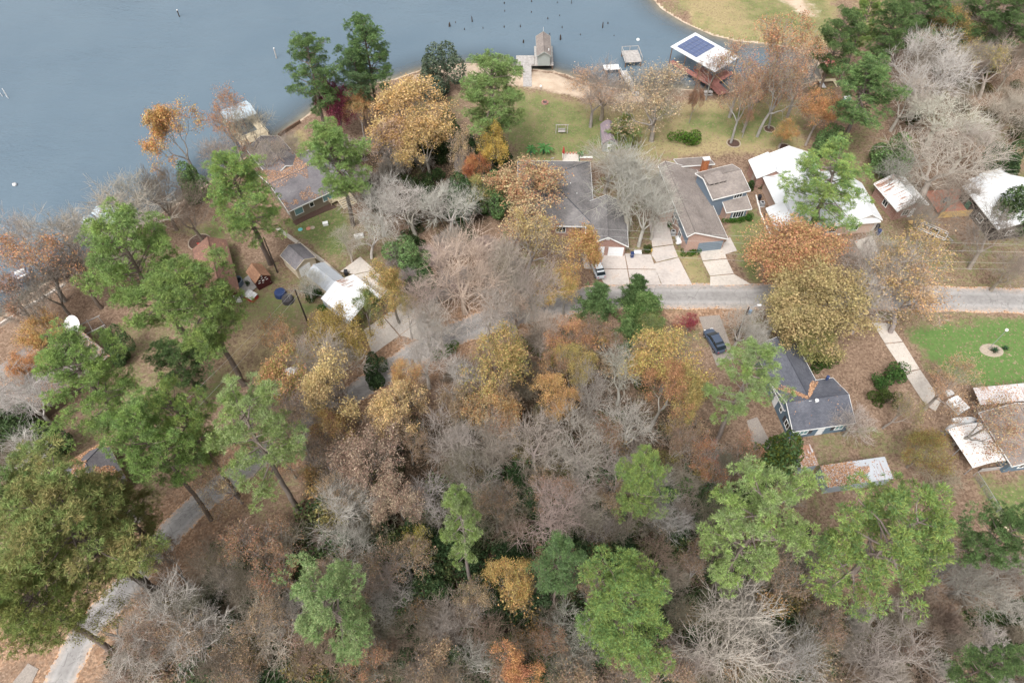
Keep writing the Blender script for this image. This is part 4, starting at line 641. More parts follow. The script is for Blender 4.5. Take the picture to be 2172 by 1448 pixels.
BARE = [
 (232, 452, 96, 14, (.36, .32, .28), 'wide grey bare tree over the blue metal dock roof'), (330, 405, 54, 14, DKB, 'dark limbed bare tree on the point beside the wide grey one'), (395, 440, 55, 13, DKB, 'dark bare tree in the mulch ring above the red cabin'), (160, 580, 60, 13, DKB, 'dark trunked bare tree leaning over the left shore wall'), (100, 610, 52, 12, (.2, .17, .15), 'thin bare tree on the leafy bank above the satellite dish'), (515, 270, 50, 13, (.32, .28, .24), 'grey bare tree in front of the lake boathouse deck'), (610, 310, 30, 7, (.3, .26, .23), 'small bare tree beside the tan house roof'),
 (870, 425, 62, 13, W, 'white limbed bare tree in the middle of the dark grove'), (950, 425, 58, 12, W, 'white limbed bare tree beside the dark evergreen hedge'), (800, 430, 62, 12, W, 'white limbed bare tree nearest the tan house'), (775, 490, 50, 10, W, 'low pale bare tree over the green lawn'), (735, 510, 34, 8, (.36, .32, .29), 'thin bare tree beside the concrete path'), (870, 185, 0, 0, None, None), (978, 560, 92, 18, (.42, .33, .28), 'big reddish grey vase shaped bare tree at the bend of the lane'), (1050, 560, 60, 16, (.34, .29, .26), 'grey bare tree beside the big vase shaped one'),
 (1345, 398, 92, 17, (.38, .355, .33), 'large pale grey bare tree between the two shingled houses'), (1400, 425, 52, 14, (.38, .355, .33), 'pale bare tree against the brown shingled roof'), (1290, 350, 56, 10, (.30, .26, .23), 'small tangled bare tree behind the grey hip roof'), (1285, 170, 60, 14, (.32, .27, .24), 'open bare tree beside the arched roof shed'), (1395, 190, 60, 14, (.3, .26, .22), 'upright bare tree at the end of the dock walkway'), (760, 165, 0, 0, None, None),
 (1985, 150, 88, 17, (.47, .44, .41), 'tall white limbed bare tree with a leaning trunk in the far wood'), (2010, 235, 88, 12, (.45, .43, .39), 'wide pale bare tree leaning right below the tall white one'), (1960, 110, 54, 15, (.44, .41, .38), 'white bare tree beside the tall white limbed one'), (2000, 345, 100, 12, (.39, .34, .31), 'broad fan shaped bare tree behind the small white roof'), (1905, 365, 46, 9, (.3, .28, .26), 'grey bare shrub tree beside the small white roof'), (2125, 130, 55, 13, (.36, .3, .27), 'reddish grey bare tree by the yellow olive tree'), (2140, 240, 56, 12, (.34, .3, .26), 'grey bare tree at the right of the far wood'), (1960, 450, 56, 10, (.2, .17, .15), 'dark branched bare tree between the two white roofs'), (2110, 500, 70, 12, (.2, .17, .15), 'dark bare tree below the larger white roof'), (2150, 560, 50, 10, (.25, .21, .18), 'thin bare tree in the leafy yard by the lane'), (2030, 400, 50, 10, (.26, .22, .19), 'bare tree over the brown timber deck'),
 (905, 700, 50, 12, (.40, .37, .35), 'grey bare tree standing over the lane'), (955, 800, 52, 13, W, 'white bare tree at the front of the wood'), (1575, 695, 52, 9, (.36, .34, .32), 'bare tree beside the dark blue car'), (1605, 715, 34, 7, (.38, .36, .34), 'small pale bare tree above the slate blue cottage roof'), (648, 600, 36, 7, (.36, .35, .33), 'small grey bare tree beside the blue covered tables'), (1325, 790, 46, 13, (.42, .4, .37), 'white bare tree in front of the golden tree'), (1260, 830, 46, 12, (.36, .33, .3), 'grey bare tree behind the rusty gold tree'),
 (45, 840, 66, 13, (.42, .40, .38), 'pale grey bare tree with thick limbs at the left'), (70, 940, 62, 11, (.44, .42, .40), 'fallen looking pale limbs over the dark evergreens'), (1812, 895, 42, 6, (.36, .33, .3), 'small bare tree at the corner of the slate blue cottage'), (2000, 1012, 44, 5, (.33, .29, .22), 'wispy bare tree on the leafy slope'), (2075, 1230, 74, 10, (.27, .25, .23), 'grey bare tree on the red brown slope'), (2130, 1210, 62, 9, (.25, .23, .21), 'grey bare tree beside the low limbed dark pine'), (2010, 1220, 48, 8, (.23, .21, .2), 'dark twiggy bare tree next to the massive pine'),
 (1545, 1350, 105, 15, (.37, .33, .30), 'wide pinkish white bare tree at the bottom of the wood'), (1480, 1420, 60, 12, (.34, .29, .27), 'pinkish pale bare tree beside the wide one'), (1690, 1405, 66, 11, (.40, .38, .36), 'spiky white bare tree below the large pale pine'), (1880, 1400, 96, 10, (.29, .25, .23), 'grey purple bare tree below the massive pine'), (350, 1330, 98, 12, (.45, .42, .40), 'big white limbed bare tree beside the lower lane'), (430, 1330, 66, 11, (.42, .39, .36), 'pale bare tree next to the big white limbed one'), (290, 1400, 62, 9, (.38, .35, .32), 'low pale bare tree at the lane edge'), (480, 1230, 42, 7, (.38, .35, .32), 'thin bare tree by the leaf banked lane'),
 (700, 1080, 74, 14, (.38, .35, .33), 'grey bare tree below the brown dead leaved oaks'), (575, 1335, 78, 10, (.38, .33, .29), 'tan bare tree next to the pale green pine'), (740, 1150, 52, 11, (.36, .33, .31), 'grey bare tree above the fallen logs'), (1155, 1085, 72, 12, (.33, .27, .25), 'radial bare tree right of the slender columnar pine'), (1240, 1075, 60, 11, (.36, .31, .28), 'bare tree with spreading limbs beside the radial one'), (1240, 945, 72, 13, (.37, .33, .31), 'mauve grey bare tree in the middle of the wood'), (1330, 905, 56, 13, (.39, .36, .33), 'white twigged bare tree behind the rust orange tree'), (1050, 905, 56, 12, (.36, .31, .28), 'brown grey bare tree behind the golden olive tree'), (1135, 930, 60, 12, (.34, .29, .27), 'grey brown bare tree in the heart of the wood'), (960, 930, 62, 12, (.34, .30, .27), 'twiggy bare tree beside the second yellow tree'), (1420, 1090, 48, 10, (.32, .30, .29), 'grey rounded bare tree beside the small rounded pine'), (1310, 1000, 50, 12, (.33, .29, .27), 'bare tree behind the small rounded pine'), (1000, 1020, 50, 10, (.33, .29, .26), 'bare tree behind the slender columnar pine'), (900, 1060, 50, 10, (.35, .32, .3), 'bare tree beside the smaller brown oak'), (1290, 1130, 46, 8, (.29, .25, .23), 'purple grey bare tree above the big lobed pine'), (820, 1230, 56, 9, (.34, .3, .27), 'bare tree beside the pale green pine'), (960, 1330, 60, 10, (.33, .29, .26), 'bare tree south of the slender columnar pine'), (1000, 1420, 60, 9, (.35, .33, .31), 'grey bare tree beside the red topped sapling'), (900, 1420, 48, 9, (.42, .4, .38), 'white twigged bare tree at the bottom of the wood'), (1560, 1270, 60, 9, (.3, .27, .25), 'brown grey bare tree under the large pale pine'), (1200, 1350, 60, 9, (.3, .29, .26), 'bare tree beside the big lobed pine'),
]
BARE += [
 (1322, 385, 72, 16, (.38, .355, .33), 'grey bare tree over the roof gap beside the large pale grey one'), (1372, 440, 60, 14, (.36, .335, .31), 'grey bare tree over the driveway between the two shingled houses'), (1095, 630, 58, 13, (.36, .31, .28), 'bare tree over the lane beside the pinkish thin leaved tree'), (1030, 655, 56, 13, (.37, .33, .3), 'grey bare tree covering the lane bend'), (935, 695, 52, 12, (.37, .33, .3), 'grey bare tree at the lane beside the bright green shrub'),
 (30, 500, 60, 13, (.33, .28, .25), 'rust tinted bare tree over the left shore wall'), (110, 500, 66, 13, (.34, .3, .27), 'grey bare tree at the water beside the blue roofed dock'), (170, 470, 60, 12, (.34, .3, .27), 'twiggy bare tree screening the blue metal dock roofs'), (290, 420, 58, 13, (.33, .3, .27), 'grey bare tree behind the dark limbed one on the point'), (60, 640, 56, 12, (.26, .22, .2), 'thin brown bare tree above the sand strip'), (250, 540, 52, 11, (.26, .22, .2), 'dark low bare tree between the blue dock and the huge pine'), (450, 330, 44, 11, (.33, .29, .26), 'bare tree between the orange lake tree and the bright pine'), (560, 330, 40, 9, (.32, .28, .25), 'bare tree beside the ridge of the tan house roof'),
 (560, 870, 58, 12, (.34, .3, .27), 'grey bare tree screening the lane below the rust orange tree'), (625, 890, 60, 13, (.33, .28, .25), 'brown grey bare tree over the middle of the lane'), (690, 860, 58, 13, (.36, .33, .3), 'bare tree between the broad yellow tree and the lane'), (660, 760, 62, 13, (.36, .31, .28), 'bare tree between the brown lawn and the olive gold tree'), (710, 770, 52, 12, (.38, .34, .31), 'pale bare tree left of the broad yellow tree'), (900, 620, 52, 13, (.36, .3, .27), 'bare tree beside the gold leaved tree at the lane bend'), (1130, 600, 56, 14, (.36, .31, .28), 'bare tree between the pinkish tree and the vivid orange tree'), (900, 760, 56, 12, (.38, .34, .31), 'grey bare tree beside the lane opposite the apron'), (1150, 700, 48, 11, (.33, .27, .24), 'red brown bare tree beside the rounded rust tree'),
 (2060, 300, 60, 11, (.36, .32, .29), 'bare tree between the fan shaped tree and the far wood'), (1930, 200, 52, 13, (.38, .34, .31), 'bare tree beside the dense green pine'), (2100, 60, 50, 13, (.34, .3, .27), 'bare tree among the far dark pines'), (1850, 640, 60, 12, (.36, .32, .29), 'grey bare limbs beside the great olive and orange oak'), (1900, 560, 70, 13, (.38, .35, .32), 'pale bare tree in the leafy yard near the lane'), (1840, 560, 56, 12, (.34, .3, .27), 'bare tree beside the dusty pale driveway'),
]
for x, y, r, H, c, l in BARE:
    if l: tree('bare', x, y, r * 1.15, H, label=l, bark=(min(.52, c[0] * 1.08), min(.5, c[1] * 1.08), min(.47, c[2] * 1.03)))
# ---- undergrowth of the wooded lots: too alike to tell apart but by place
def inside(x, y, poly): return poly_sdf(np.array([x]), np.array([y]), [(p[0], p[1]) for p in poly])[0] > 0
RD2 = [(p.x, p.y) for p in ROAD[::2]]
LANDMARKS = [(x, y, zc, n) for x, y, zc, n in ((980, 1240, 0, 'the slender columnar pine'), (1390, 1440, 0, 'the big lobed bright pine'), (1470, 1240, 0, 'the large pale leaning pine'), (1192, 1290, 0, 'the blue green young pine'), (1330, 1110, 0, 'the small rounded pine'), (712, 1400, 0, 'the pale green pine'), (1085, 1310, 0, 'the orange and yellow sapling'), (1110, 1460, 0, 'the red topped sapling'), (790, 1060, 0, 'the brown dead leaved oaks'), (1080, 850, 0, 'the golden olive tree'), (1400, 900, 0, 'the rust orange tree'), (884, 1210, 0, 'the lemon yellow tree'), (800, 900, 0, 'the broad yellow trees'), (1850, 1330, 0, 'the massive pine'), (1545, 1430, 0, 'the pinkish white bare tree'), (592, 1258, 0, 'the fallen log heap'), (350, 1400, 0, 'the big white limbed tree'), (1240, 1010, 0, 'the mauve grey bare tree'), (1155, 1140, 0, 'the radial bare tree'), (520, 1180, 0, 'the leafy lane bank'), (1700, 1450, 0, 'the spiky white bare tree'), (1500, 1060, 0, 'the red brown twiggy tree'), (700, 1140, 0, 'the bare trees below the brown oaks'),
 (1040, 290, 0, 'the conical pine'), (870, 300, 0, 'the golden orange crowns'), (950, 480, 0, 'the white limbed trees'), (1985, 250, 0, 'the tall white limbed tree'), (2075, 80, 0, 'the far dark pines'), (2140, 290, 0, 'the right hand bare trees'), (2100, 1240, 0, 'the low limbed dark pine'), (2085, 1440, 0, 'the green slope pine'), (980, 640, 0, 'the vase shaped bare tree'), (880, 560, 0, 'the green thicket tree'))]
def near_label(base, w, H, hr):
    if len(base.split()) > 8: base = ' '.join(base.split()[:8])
    n = min(LANDMARKS, key=lambda l: (P(l[0], l[1]) - Vector((w.x, w.y, 0))).length)[3]
    t = 'tall' if H > hr[0] + (hr[1] - hr[0]) * .6 else 'low' if H < hr[0] + (hr[1] - hr[0]) * .3 else 'middling'
    return f'{t} {base} near {n}'
def fill(poly_px, n, kind, hr, rr, c1, c2, label, cat, group, seed, gap=1.5, bark=None):
    g = random.Random(seed); x0 = min(p[0] for p in poly_px); x1 = max(p[0] for p in poly_px); y0 = min(p[1] for p in poly_px); y1 = max(p[1] for p in poly_px); done = []; tries = 0
    while len(done) < n and tries < n * 40:
        tries += 1; px, py = g.uniform(x0, x1), g.uniform(y0, y1)
        if not inside(px, py, poly_px): continue
        w = P(px, py, 1.0)
        if line_dist(np.array([w.x]), np.array([w.y]), RD2)[0] < 4.6 or any(inside(w.x, w.y, b) for b in BOX) or any((w.x - a) ** 2 + (w.y - b) ** 2 < gap * gap for a, b in done): continue
        done.append((w.x, w.y)); H = g.uniform(*hr); c = g.choice(c1) if isinstance(c1, list) else c1
        tree(kind, 0, 0, 0, H, c, c2, near_label(label, w, H, hr), cat=cat, group=group, at=(w.x, w.y), R=g.uniform(*rr), bark=g.choice(bark) if bark else None)
WOOD = [(640, 930), (760, 900), (900, 870), (1000, 780), (1180, 720), (1300, 780), (1500, 850), (1550, 910), (1560, 1000), (1690, 1090), (1740, 1460), (240, 1460), (330, 1310), (440, 1190), (560, 1110), (620, 1010)]
WOODLOW = [(470, 1230), (640, 1120), (1000, 1000), (1500, 1000), (1690, 1120), (1760, 1470), (420, 1470)]
GROVE = [(745, 300), (880, 270), (1040, 300), (1050, 420), (1030, 500), (900, 520), (830, 480), (740, 400)]
FARW = [(1900, 60), (2172, 30), (2172, 330), (2110, 300), (2060, 270), (1930, 300)]
LEFTW = [(-10, 800), (90, 850), (80, 960), (-10, 1010)]
BKS = [(.29, .25, .20), (.21, .175, .135), (.37, .34, .295), (.25, .19, .145), (.21, .19, .14)]
def place_undergrowth():
    fill(WOOD, 76, 'thicket', (3.5, 6.5), (2.0, 3.6), None, None, 'bare twiggy thicket in the wood', 'thicket', 'bare thickets in the wooded lot', 1, 2.6, BKS)
    fill(WOOD, 44, 'oak_sparse', (9, 13), (2.6, 4.0), [TA, BR, RU, (.33, .24, .15), (.28, .2, .14)], (.24, .17, .11), 'thin brown leaved tree in the wood', 'tree', 'brown leaved trees in the wood', 14, 4.2)
    fill(WOODLOW, 34, 'evergreen', (3.5, 6), (1.8, 2.8), [(.06, .095, .045), (.075, .115, .05), (.05, .08, .04)], (.04, .065, .03), 'dark evergreen understory tree', 'tree', 'dark evergreens in the lower wood', 15, 3.5)
    fill(WOOD, 60, 'bush', (1.8, 3.6), (1.4, 2.4), [(.11, .13, .06), (.08, .12, .05), (.15, .14, .07)], (.07, .08, .04), 'olive undergrowth shrub in the wood', 'shrub', 'olive undergrowth in the wood', 16, 2.6)
    fill(WOODLOW, 52, 'bare', (7, 11), (2.4, 3.8), None, None, 'slim bare tree in the lower wood', 'tree', 'slim bare trees in the lower wood', 2, 3.2, BKS)
    fill(WOODLOW, 150, 'bush', (2.4, 5.0), (1.6, 3.0), [(.07, .115, .05), (.10, .15, .06), (.06, .10, .045), (.14, .16, .065)], (.05, .08, .035), 'green undergrowth shrub', 'shrub', 'green undergrowth shrubs in the lower wood', 3, 2.4)
    fill(WOOD, 46, 'sapling', (4, 8), (1.6, 2.8), [OL, GO, TA, (.14, .12, .06), (.2, .17, .06), BR], (.12, .09, .05), 'leafy sapling in the wood', 'sapling', 'leafy saplings in the wood', 4, 3.5)
    fill(GROVE, 26, 'thicket', (3, 6), (1.8, 3.0), None, None, 'bare thicket in the dark grove', 'thicket', 'bare thickets in the grove', 5, 2.4, [(.38, .34, .31), (.3, .26, .23)])
    fill(GROVE, 26, 'bush', (1.5, 3.2), (1.4, 2.2), [(.03, .055, .022), (.05, .08, .03)], (.025, .04, .018), 'dark green shrub in the grove', 'shrub', 'dark shrubs in the grove', 6, 2.2)
    fill(FARW, 30, 'bare', (8, 13), (2.6, 4.2), None, None, 'grey bare tree in the far wood', 'tree', 'bare trees in the far wood', 7, 4.5, BKS)
    fill(FARW, 22, 'bush', (1.2, 2.8), (1.2, 2.4), [(.06, .09, .03), (.16, .12, .05)], (.05, .05, .025), 'green or olive shrub in the far wood', 'shrub', 'low shrubs in the far wood', 8, 4)
    fill(LEFTW, 8, 'thicket', (2.5, 4.5), (1.6, 2.6), None, None, 'bare thicket under pale fallen limbs', 'thicket', 'bare thickets at the left edge', 9, 2, BKS)
    fill([(1760, 1330), (2172, 1200), (2172, 1460), (1760, 1460)], 22, 'thicket', (2.5, 5), (1.8, 3.2), None, None, 'bare thicket on the red brown slope', 'thicket', 'bare thickets on the right slope', 10, 2.6, BKS)
    fill([(2050, 1290), (2172, 1280), (2172, 1400), (2060, 1400)], 26, 'bush', (.5, 1.0), (.9, 1.5), [(.05, .09, .03)], (.04, .06, .02), 'dark green ground shrub on the slope', 'shrub', 'ground shrubs on the right slope', 11, 1.5)
    fill([(820, 500), (1060, 500), (1140, 580), (1120, 640), (960, 690), (860, 610)], 18, 'thicket', (2.5, 5), (1.6, 2.8), None, None, 'bare brush at the lane bend', 'thicket', 'brush thickets at the lane bend', 12, 2.6, [(.36, .28, .25), (.3, .26, .24)])
    fill([(440, 1170), (560, 1130), (640, 1190), (700, 1290), (600, 1330), (480, 1290)], 22, 'bush', (.8, 2.0), (.9, 1.8), [(.06, .10, .03), (.04, .075, .03)], (.04, .06, .02), 'green shrub on the lane bank', 'shrub', 'low shrubs on the lane bank', 13, 1.8)
# ------------------------------------------------------------------ building kit: A front-left, B front-right, C back-left eave corners in the photograph at height z
class Frame:
    def __init__(s, A, B, C, z):
        a, b, c = P(*A, z), P(*B, z), P(*C, z); s.L = (b - a).to_2d().length; ex = (b - a).to_2d().normalized(); ey = Vector((-ex.y, ex.x)); s.W = (c - a).to_2d().dot(ey)
        s.ang = math.atan2(ex.y, ex.x); s.M = Matrix.Translation((a.x, a.y, 0)) @ Matrix.Rotation(s.ang, 4, 'Z'); s.z = z
        s.poly = [s.M @ Vector(p) for p in ((-1, -1, 0), (s.L + 1, -1, 0), (s.L + 1, s.W + 1, 0), (-1, s.W + 1, 0))]; BOX.append([(p.x, p.y) for p in s.poly])
    def start(s, name, label, cat='house', z=0.0, group=None):
        s.M = Matrix.Translation((0, 0, z)) @ s.M; s.root = thing(name, label, cat, s.M.translation, s.ang, group); return s.root
    def rel(s, root_frame): return root_frame.M.inverted() @ s.M
def block(root, fr, axis, pts, wallmat, roofmat, ov=.35, t=.14, M=None, z0=0.0, trim='trim_white', wall=True, endov=None, walltop=None):
    """gable / shed block: pts = roof cross-section [(offset, height)...] in fractions of the span; axis 'x' = ridge along local x"""
    L, W = fr.L, fr.W; span = W if axis == 'x' else L; run = L if axis == 'x' else W; eo = ov if endov is None else endov
    c = [(a * span, h) for a, h in pts]; mk = (lambda a, b, z: (b, a, z)) if axis == 'x' else (lambda a, b, z: (a, b, z))
    if wall:
        m = MB(M); inset = ov; lo, hi = inset, span - inset; zz = lambda a: np.interp(a, [p[0] for p in c], [p[1] for p in c]) - t * 1.15
        prof = [(lo, zz(lo))] + [p for p in [(a, h - t * 1.15) for a, h in c] if lo < p[0] < hi] + [(hi, zz(hi))]
        for b in (eo, run - eo): 
            f = [mk(lo, b, z0)] + [mk(a, b, h) for a, h in prof] + [mk(hi, b, z0)]; m.face(f)
        for a, h in (prof[0], prof[-1]): m.face([mk(a, eo, z0), mk(a, run - eo, z0), mk(a, run - eo, h), mk(a, eo, h)])
        m.build('wall', wallmat, root)
    r = MB(M)
    for (a0, h0), (a1, h1) in zip(c[:-1], c[1:]): r.slab([mk(a0, 0, h0), mk(a0, run, h0), mk(a1, run, h1), mk(a1, 0, h1)], t)
    ro = r.build('roof', roofmat, root)
    if trim:
        m = MB(M)
        for (a0, h0), (a1, h1) in zip(c[:-1], c[1:]):
            for b0, b1 in ((-.05, -.004), (run + .004, run + .05)):
                q = [(a0, h0 + .02), (a1, h1 + .02), (a1, h1 - t - .06), (a0, h0 - t - .06)]; 
                f = [mk(a, b0, h) for a, h in q]; k = [mk(a, b1, h) for a, h in q]; b = m.pts(f + k)
                for qd in ((0, 1, 2, 3), (7, 6, 5, 4), (0, 4, 5, 1), (1, 5, 6, 2), (2, 6, 7, 3), (3, 7, 4, 0)): m.f.append(tuple(b + i for i in qd)); m.uv.append([(0, 0)] * 4)
        for a, h in (c[0], c[-1]):
            x = -.05 if a == c[0][0] else .004; lo_, hi_ = (a + x, a + x + .046); m.box(*((0, run, lo_, hi_) if axis == 'x' else (lo_, hi_, 0, run)), h - t - .05, h + .005)
        m.build('fascia', trim, ro)
    if len(c) == 3:
        a, h = c[1]; m = MB(M); m.tube(mk(a, -.02, h + .015), mk(a, run + .02, h + .015), .075, sides=6); m.build('ridge_cap', roofmat, ro)
    return ro
def ribs(ro, fr, axis, pts, step, mat, M=None, h=.045):
    L, W = fr.L, fr.W; span = W if axis == 'x' else L; run = L if axis == 'x' else W; mk = (lambda a, b, z: (b, a, z)) if axis == 'x' else (lambda a, b, z: (a, b, z)); m = MB(M)
    c = [(a * span, hh) for a, hh in pts]
    for (a0, h0), (a1, h1) in zip(c[:-1], c[1:]):
        n = int(run / step)
        for k in range(1, n):
            b = k * run / n; q = [mk(a0, b - .035, h0 + .006), mk(a1, b - .035, h1 + .006), mk(a1, b, h1 + h), mk(a0, b, h0 + h), mk(a0, b + .035, h0 + .006), mk(a1, b + .035, h1 + .006)]
            i = m.pts(q); m.f += [(i, i + 1, i + 2, i + 3), (i + 3, i + 2, i + 5, i + 4)]; m.uv += [[(b, 0), (b, 3), (b, 3), (b, 0)]] * 2
    return m.build('seam_ribs', mat, ro, 'stuff')
def hip(root, fr, ze, zr, mat, wallmat, ov=.5, t=.14, M=None, z0=0.0, trim='trim_white'):
    L, W = fr.L, fr.W; k = min(L, W) / 2; c = [(0, 0, ze), (L, 0, ze), (L, W, ze), (0, W, ze)]
    if L >= W: r0, r1 = (k, W / 2, zr), (L - k, W / 2, zr); fs = [(c[0], c[1], r1, r0), (c[2], c[3], r0, r1), (c[1], c[2], r1), (c[3], c[0], r0)]
    else: r0, r1 = (L / 2, k, zr), (L / 2, W - k, zr); fs = [(c[3], c[0], r0, r1), (c[1], c[2], r1, r0), (c[0], c[1], r0), (c[2], c[3], r1)]
    MB(M).box(ov, L - ov, ov, W - ov, z0, ze - .02).build('wall', wallmat, root)
    m = MB(M)
    for f in fs: m.slab(f, t)
    ro = m.build('roof', mat, root); m = MB(M)
    for i, q in enumerate(c): m.tube(q, min((r0, r1), key=lambda r: (Vector(r) - Vector(q)).length), .07, sides=5)
    m.tube(r0, r1, .07, sides=5); cp = m.build('ridge_cap', 'shingle_dark' if 'grey' in mat or 'slate' in mat else mat, ro)
    m = MB(M); m.box(-.05, L + .05, -.06, -.005, ze - .2, ze - .005); m.box(-.05, L + .05, W + .005, W + .06, ze - .2, ze - .005); m.box(-.06, -.005, 0, W, ze - .2, ze - .006); m.box(L + .005, L + .06, 0, W, ze - .2, ze - .006); m.build('fascia', trim, ro)
    return ro
def opening(root, face, u, z, w, h, fr, kind='window', M=None, inset=.35, glass='glass', frame='trim_white', bars=1, endov=None):
    """window or door on face S (y=0 side), N, W (x=0 side), E; u along the wall, z sill height"""
    L, W_ = fr.L, fr.W; e = inset if endov is None else endov
    off = {'S': Vector((0, inset, 0)), 'N': Vector((0, W_ - inset, 0)), 'W': Vector((e, 0, 0)), 'E': Vector((L - e, 0, 0))}[face]
    ax = Vector((1, 0, 0)) if face in 'SN' else Vector((0, 1, 0)); n = {'S': Vector((0, -1, 0)), 'N': Vector((0, 1, 0)), 'W': Vector((-1, 0, 0)), 'E': Vector((1, 0, 0))}[face]
    o = off + ax * u; Z = Vector((0, 0, 1))
    def bar(m, u0, u1, z0, z1, d0, d1):
        ps = [o + ax * a + Z * c + n * d for d in (d0, d1) for a, c in ((u0, z0), (u1, z0), (u1, z1), (u0, z1))]; b = m.pts(ps)
        for q in ((0, 1, 2, 3), (7, 6, 5, 4), (0, 4, 5, 1), (1, 5, 6, 2), (2, 6, 7, 3), (3, 7, 4, 0)): m.f.append(tuple(b + i for i in q)); m.uv.append([(0, 0)] * 4)
    m = MB(M)
    if kind == 'window':
        f = .1
        bar(m, -f, w + f, z - f, z, .003, .07); bar(m, -f, w + f, z + h, z + h + f, .003, .07); bar(m, -f, 0, z, z + h, .003, .065); bar(m, w, w + f, z, z + h, .003, .065)
        for k in range(bars): x = w * (k + 1) / (bars + 1); bar(m, x - .03, x + .03, z, z + h, .02, .06)
        wi = m.build('window', frame, root); m = MB(M); bar(m, 0, w, z, z + h, .004, .03); m.build('pane', glass, wi); return wi
    bar(m, 0, w, z, z + h, .004, .06); d = m.build('door' if kind == 'door' else 'garage_door', frame, root)
    m = MB(M)
    if kind == 'door': bar(m, w * .82, w * .9, z + h * .45, z + h * .5, .062, .12); m.build('handle', 'grey_metal', d)
    else:
        for k in range(1, 5): bar(m, .02, w - .02, z + h * k / 5 - .015, z + h * k / 5 + .015, .061, .075)
        m.build('panel_joint', 'grey_metal' if frame != 'door_white' else 'dirty_white', d)
    return d
def shutters(root, face, u, z, w, h, fr, M=None, inset=.35):
    for s in (-.55, w + .12):
        opening_box(root, face, u + s, z, .42, h, fr, 'shutter', 'dark_wall', M, inset)
def opening_box(root, face, u, z, w, h, fr, name, mat, M=None, inset=.35, d=.05):
    L, W_ = fr.L, fr.W; m = MB(M)
    b = {'S': (u, u + w, inset - d, inset - .003), 'N': (u, u + w, W_ - inset + .003, W_ - inset + d), 'W': (inset - d, inset - .003, u, u + w), 'E': (L - inset + .003, L - inset + d, u, u + w)}[face]
    m.box(*b, z, z + h); return m.build(name, mat, root)
newmat('fallen_leaf'); m_, nt_ = MATS['fallen_leaf'], MATS['fallen_leaf'].node_tree
g_ = nt_.nodes.new('ShaderNodeNewGeometry'); r_ = ramp(nt_, [(0, (.17, .085, .045)), (.4, (.34, .185, .10)), (.8, (.48, .29, .18)), (1, (.58, .4, .28))]); nt_.links.new(g_.outputs['Random Per Island'], r_.inputs[0])
bsdf(nt_, [n for n in nt_.nodes if n.type == 'OUTPUT_MATERIAL'][0], r_.outputs[0], .9, spec=.1)
def litter(ro, M, fn, n, seed, size=.17):
    """fallen leaves lying on a roof: fn(u,v) -> point on the roof or None"""
    g = np.random.default_rng(seed); C = []
    while n > 0:
        n -= 1; q = fn(g.random(), g.random(), g)
        if q is not None: C.append(M @ Vector(q) if M else Vector(q))
    if not C: return
    me = leaves_mesh('fallen_leaves', np.array([[c.x, c.y, c.z + .03] for c in C]), np.array([0, 0, 3.0]), size, seed, 'fallen_leaf'); link('fallen_leaves', me, ro, 'stuff')
def roof_pt(fr, axis, pts, mask=None):
    span = fr.W if axis == 'x' else fr.L; run = fr.L if axis == 'x' else fr.W
    def fn(u, v, g):
        a = u * span; b = v * run; z = np.interp(u, [p[0] for p in pts], [p[1] for p in pts])
        if mask is not None and not mask(u, v, a, b): return None
        return (b, a, z) if axis == 'x' else (a, b, z)
    return fn
def nmask(thr, s, seed): return lambda u, v, a, b: vnoise(np.array([a + 40.]), np.array([b + 40.]), s, seed)[0] * .7 + vnoise(np.array([a + 90.]), np.array([b + 10.]), s / 3, seed + 1)[0] * .3 > thr
def vent(root, M, x, y, z, mat='white_plastic', r=.1, h=.4): MB(M).tube((x, y, z - .1), (x, y, z + h), r, sides=8).build('roof_vent', mat, root)
def ac_unit(px, py, label):
    w = P(px, py); o = thing('air_conditioner', label, 'air conditioner', w)
    MB().box(-.4, .4, -.4, .4, 0, .85).build('case', 'grey_metal', o); m = MB(); m.lathe([(.34, .852), (.34, .9), (.3, .9), (.3, .852)]); m.build('fan_ring', 'dirty_white', o); m = MB(); m.lathe([(.001, .87), (.29, .86)]); m.build('fan_grille', 'black_plastic', o); MB().box(-.5, .5, -.5, .5, -.02, .05).build('pad', 'concrete', o)
# ---- A: brick house, grey hip roof, garage wing with twin white doors
fa = Frame((1096, 478), (1262, 480), (1103, 341), 3.0); ra = fa.start('brick_house', 'brick house with grey hip roof and twin white garage doors'); hip(ra, fa, 3.0, 6.0, 'shingle_grey', 'brick_red')
fw = Frame((1243, 520), (1333, 523), (1236, 430), 2.8); M = fw.rel(fa); pw = [(0, 2.8), (.5, 4.9), (1, 2.8)]
block(ra, fw, 'y', pw, 'brick_red', 'shingle_grey', .4, M=M)
dl = (fw.L - .8) / 2
opening(ra, 'S', .75, .05, dl - .7, 2.1, fw, 'garage', M, .4, frame='door_white'); opening(ra, 'S', dl + .75, .05, dl - .6, 2.1, fw, 'garage', M, .4, frame='door_white')
m = MB(M); m.box(fw.L / 2 - .3, fw.L / 2 + .3, .3, .395, 3.9, 4.3); m.build('gable_vent', 'trim_white', ra)
opening(ra, 'S', 3, 1, 1.6, 1.2, fa, inset=.5, bars=2); opening(ra, 'S', 7, 1, 1.6, 1.2, fa, inset=.5, bars=2); opening(ra, 'W', 4, 1, 1.4, 1.2, fa, inset=.5, endov=.5); opening(ra, 'W', 10, 1, 1.4, 1.2, fa, inset=.5, endov=.5); opening(ra, 'S', 10.4, .1, 1, 2.05, fa, 'door', inset=.5, frame='wood_brown')
for x, y, z in ((fa.L * .62, fa.W * .62, 5.2), (fa.L * .7, fa.W * .52, 4.6), (fa.L * .3, fa.W * .8, 4.1), (fa.L * .78, fa.W * .4, 4.0)): vent(ra, None, x, y, z, r=.07)
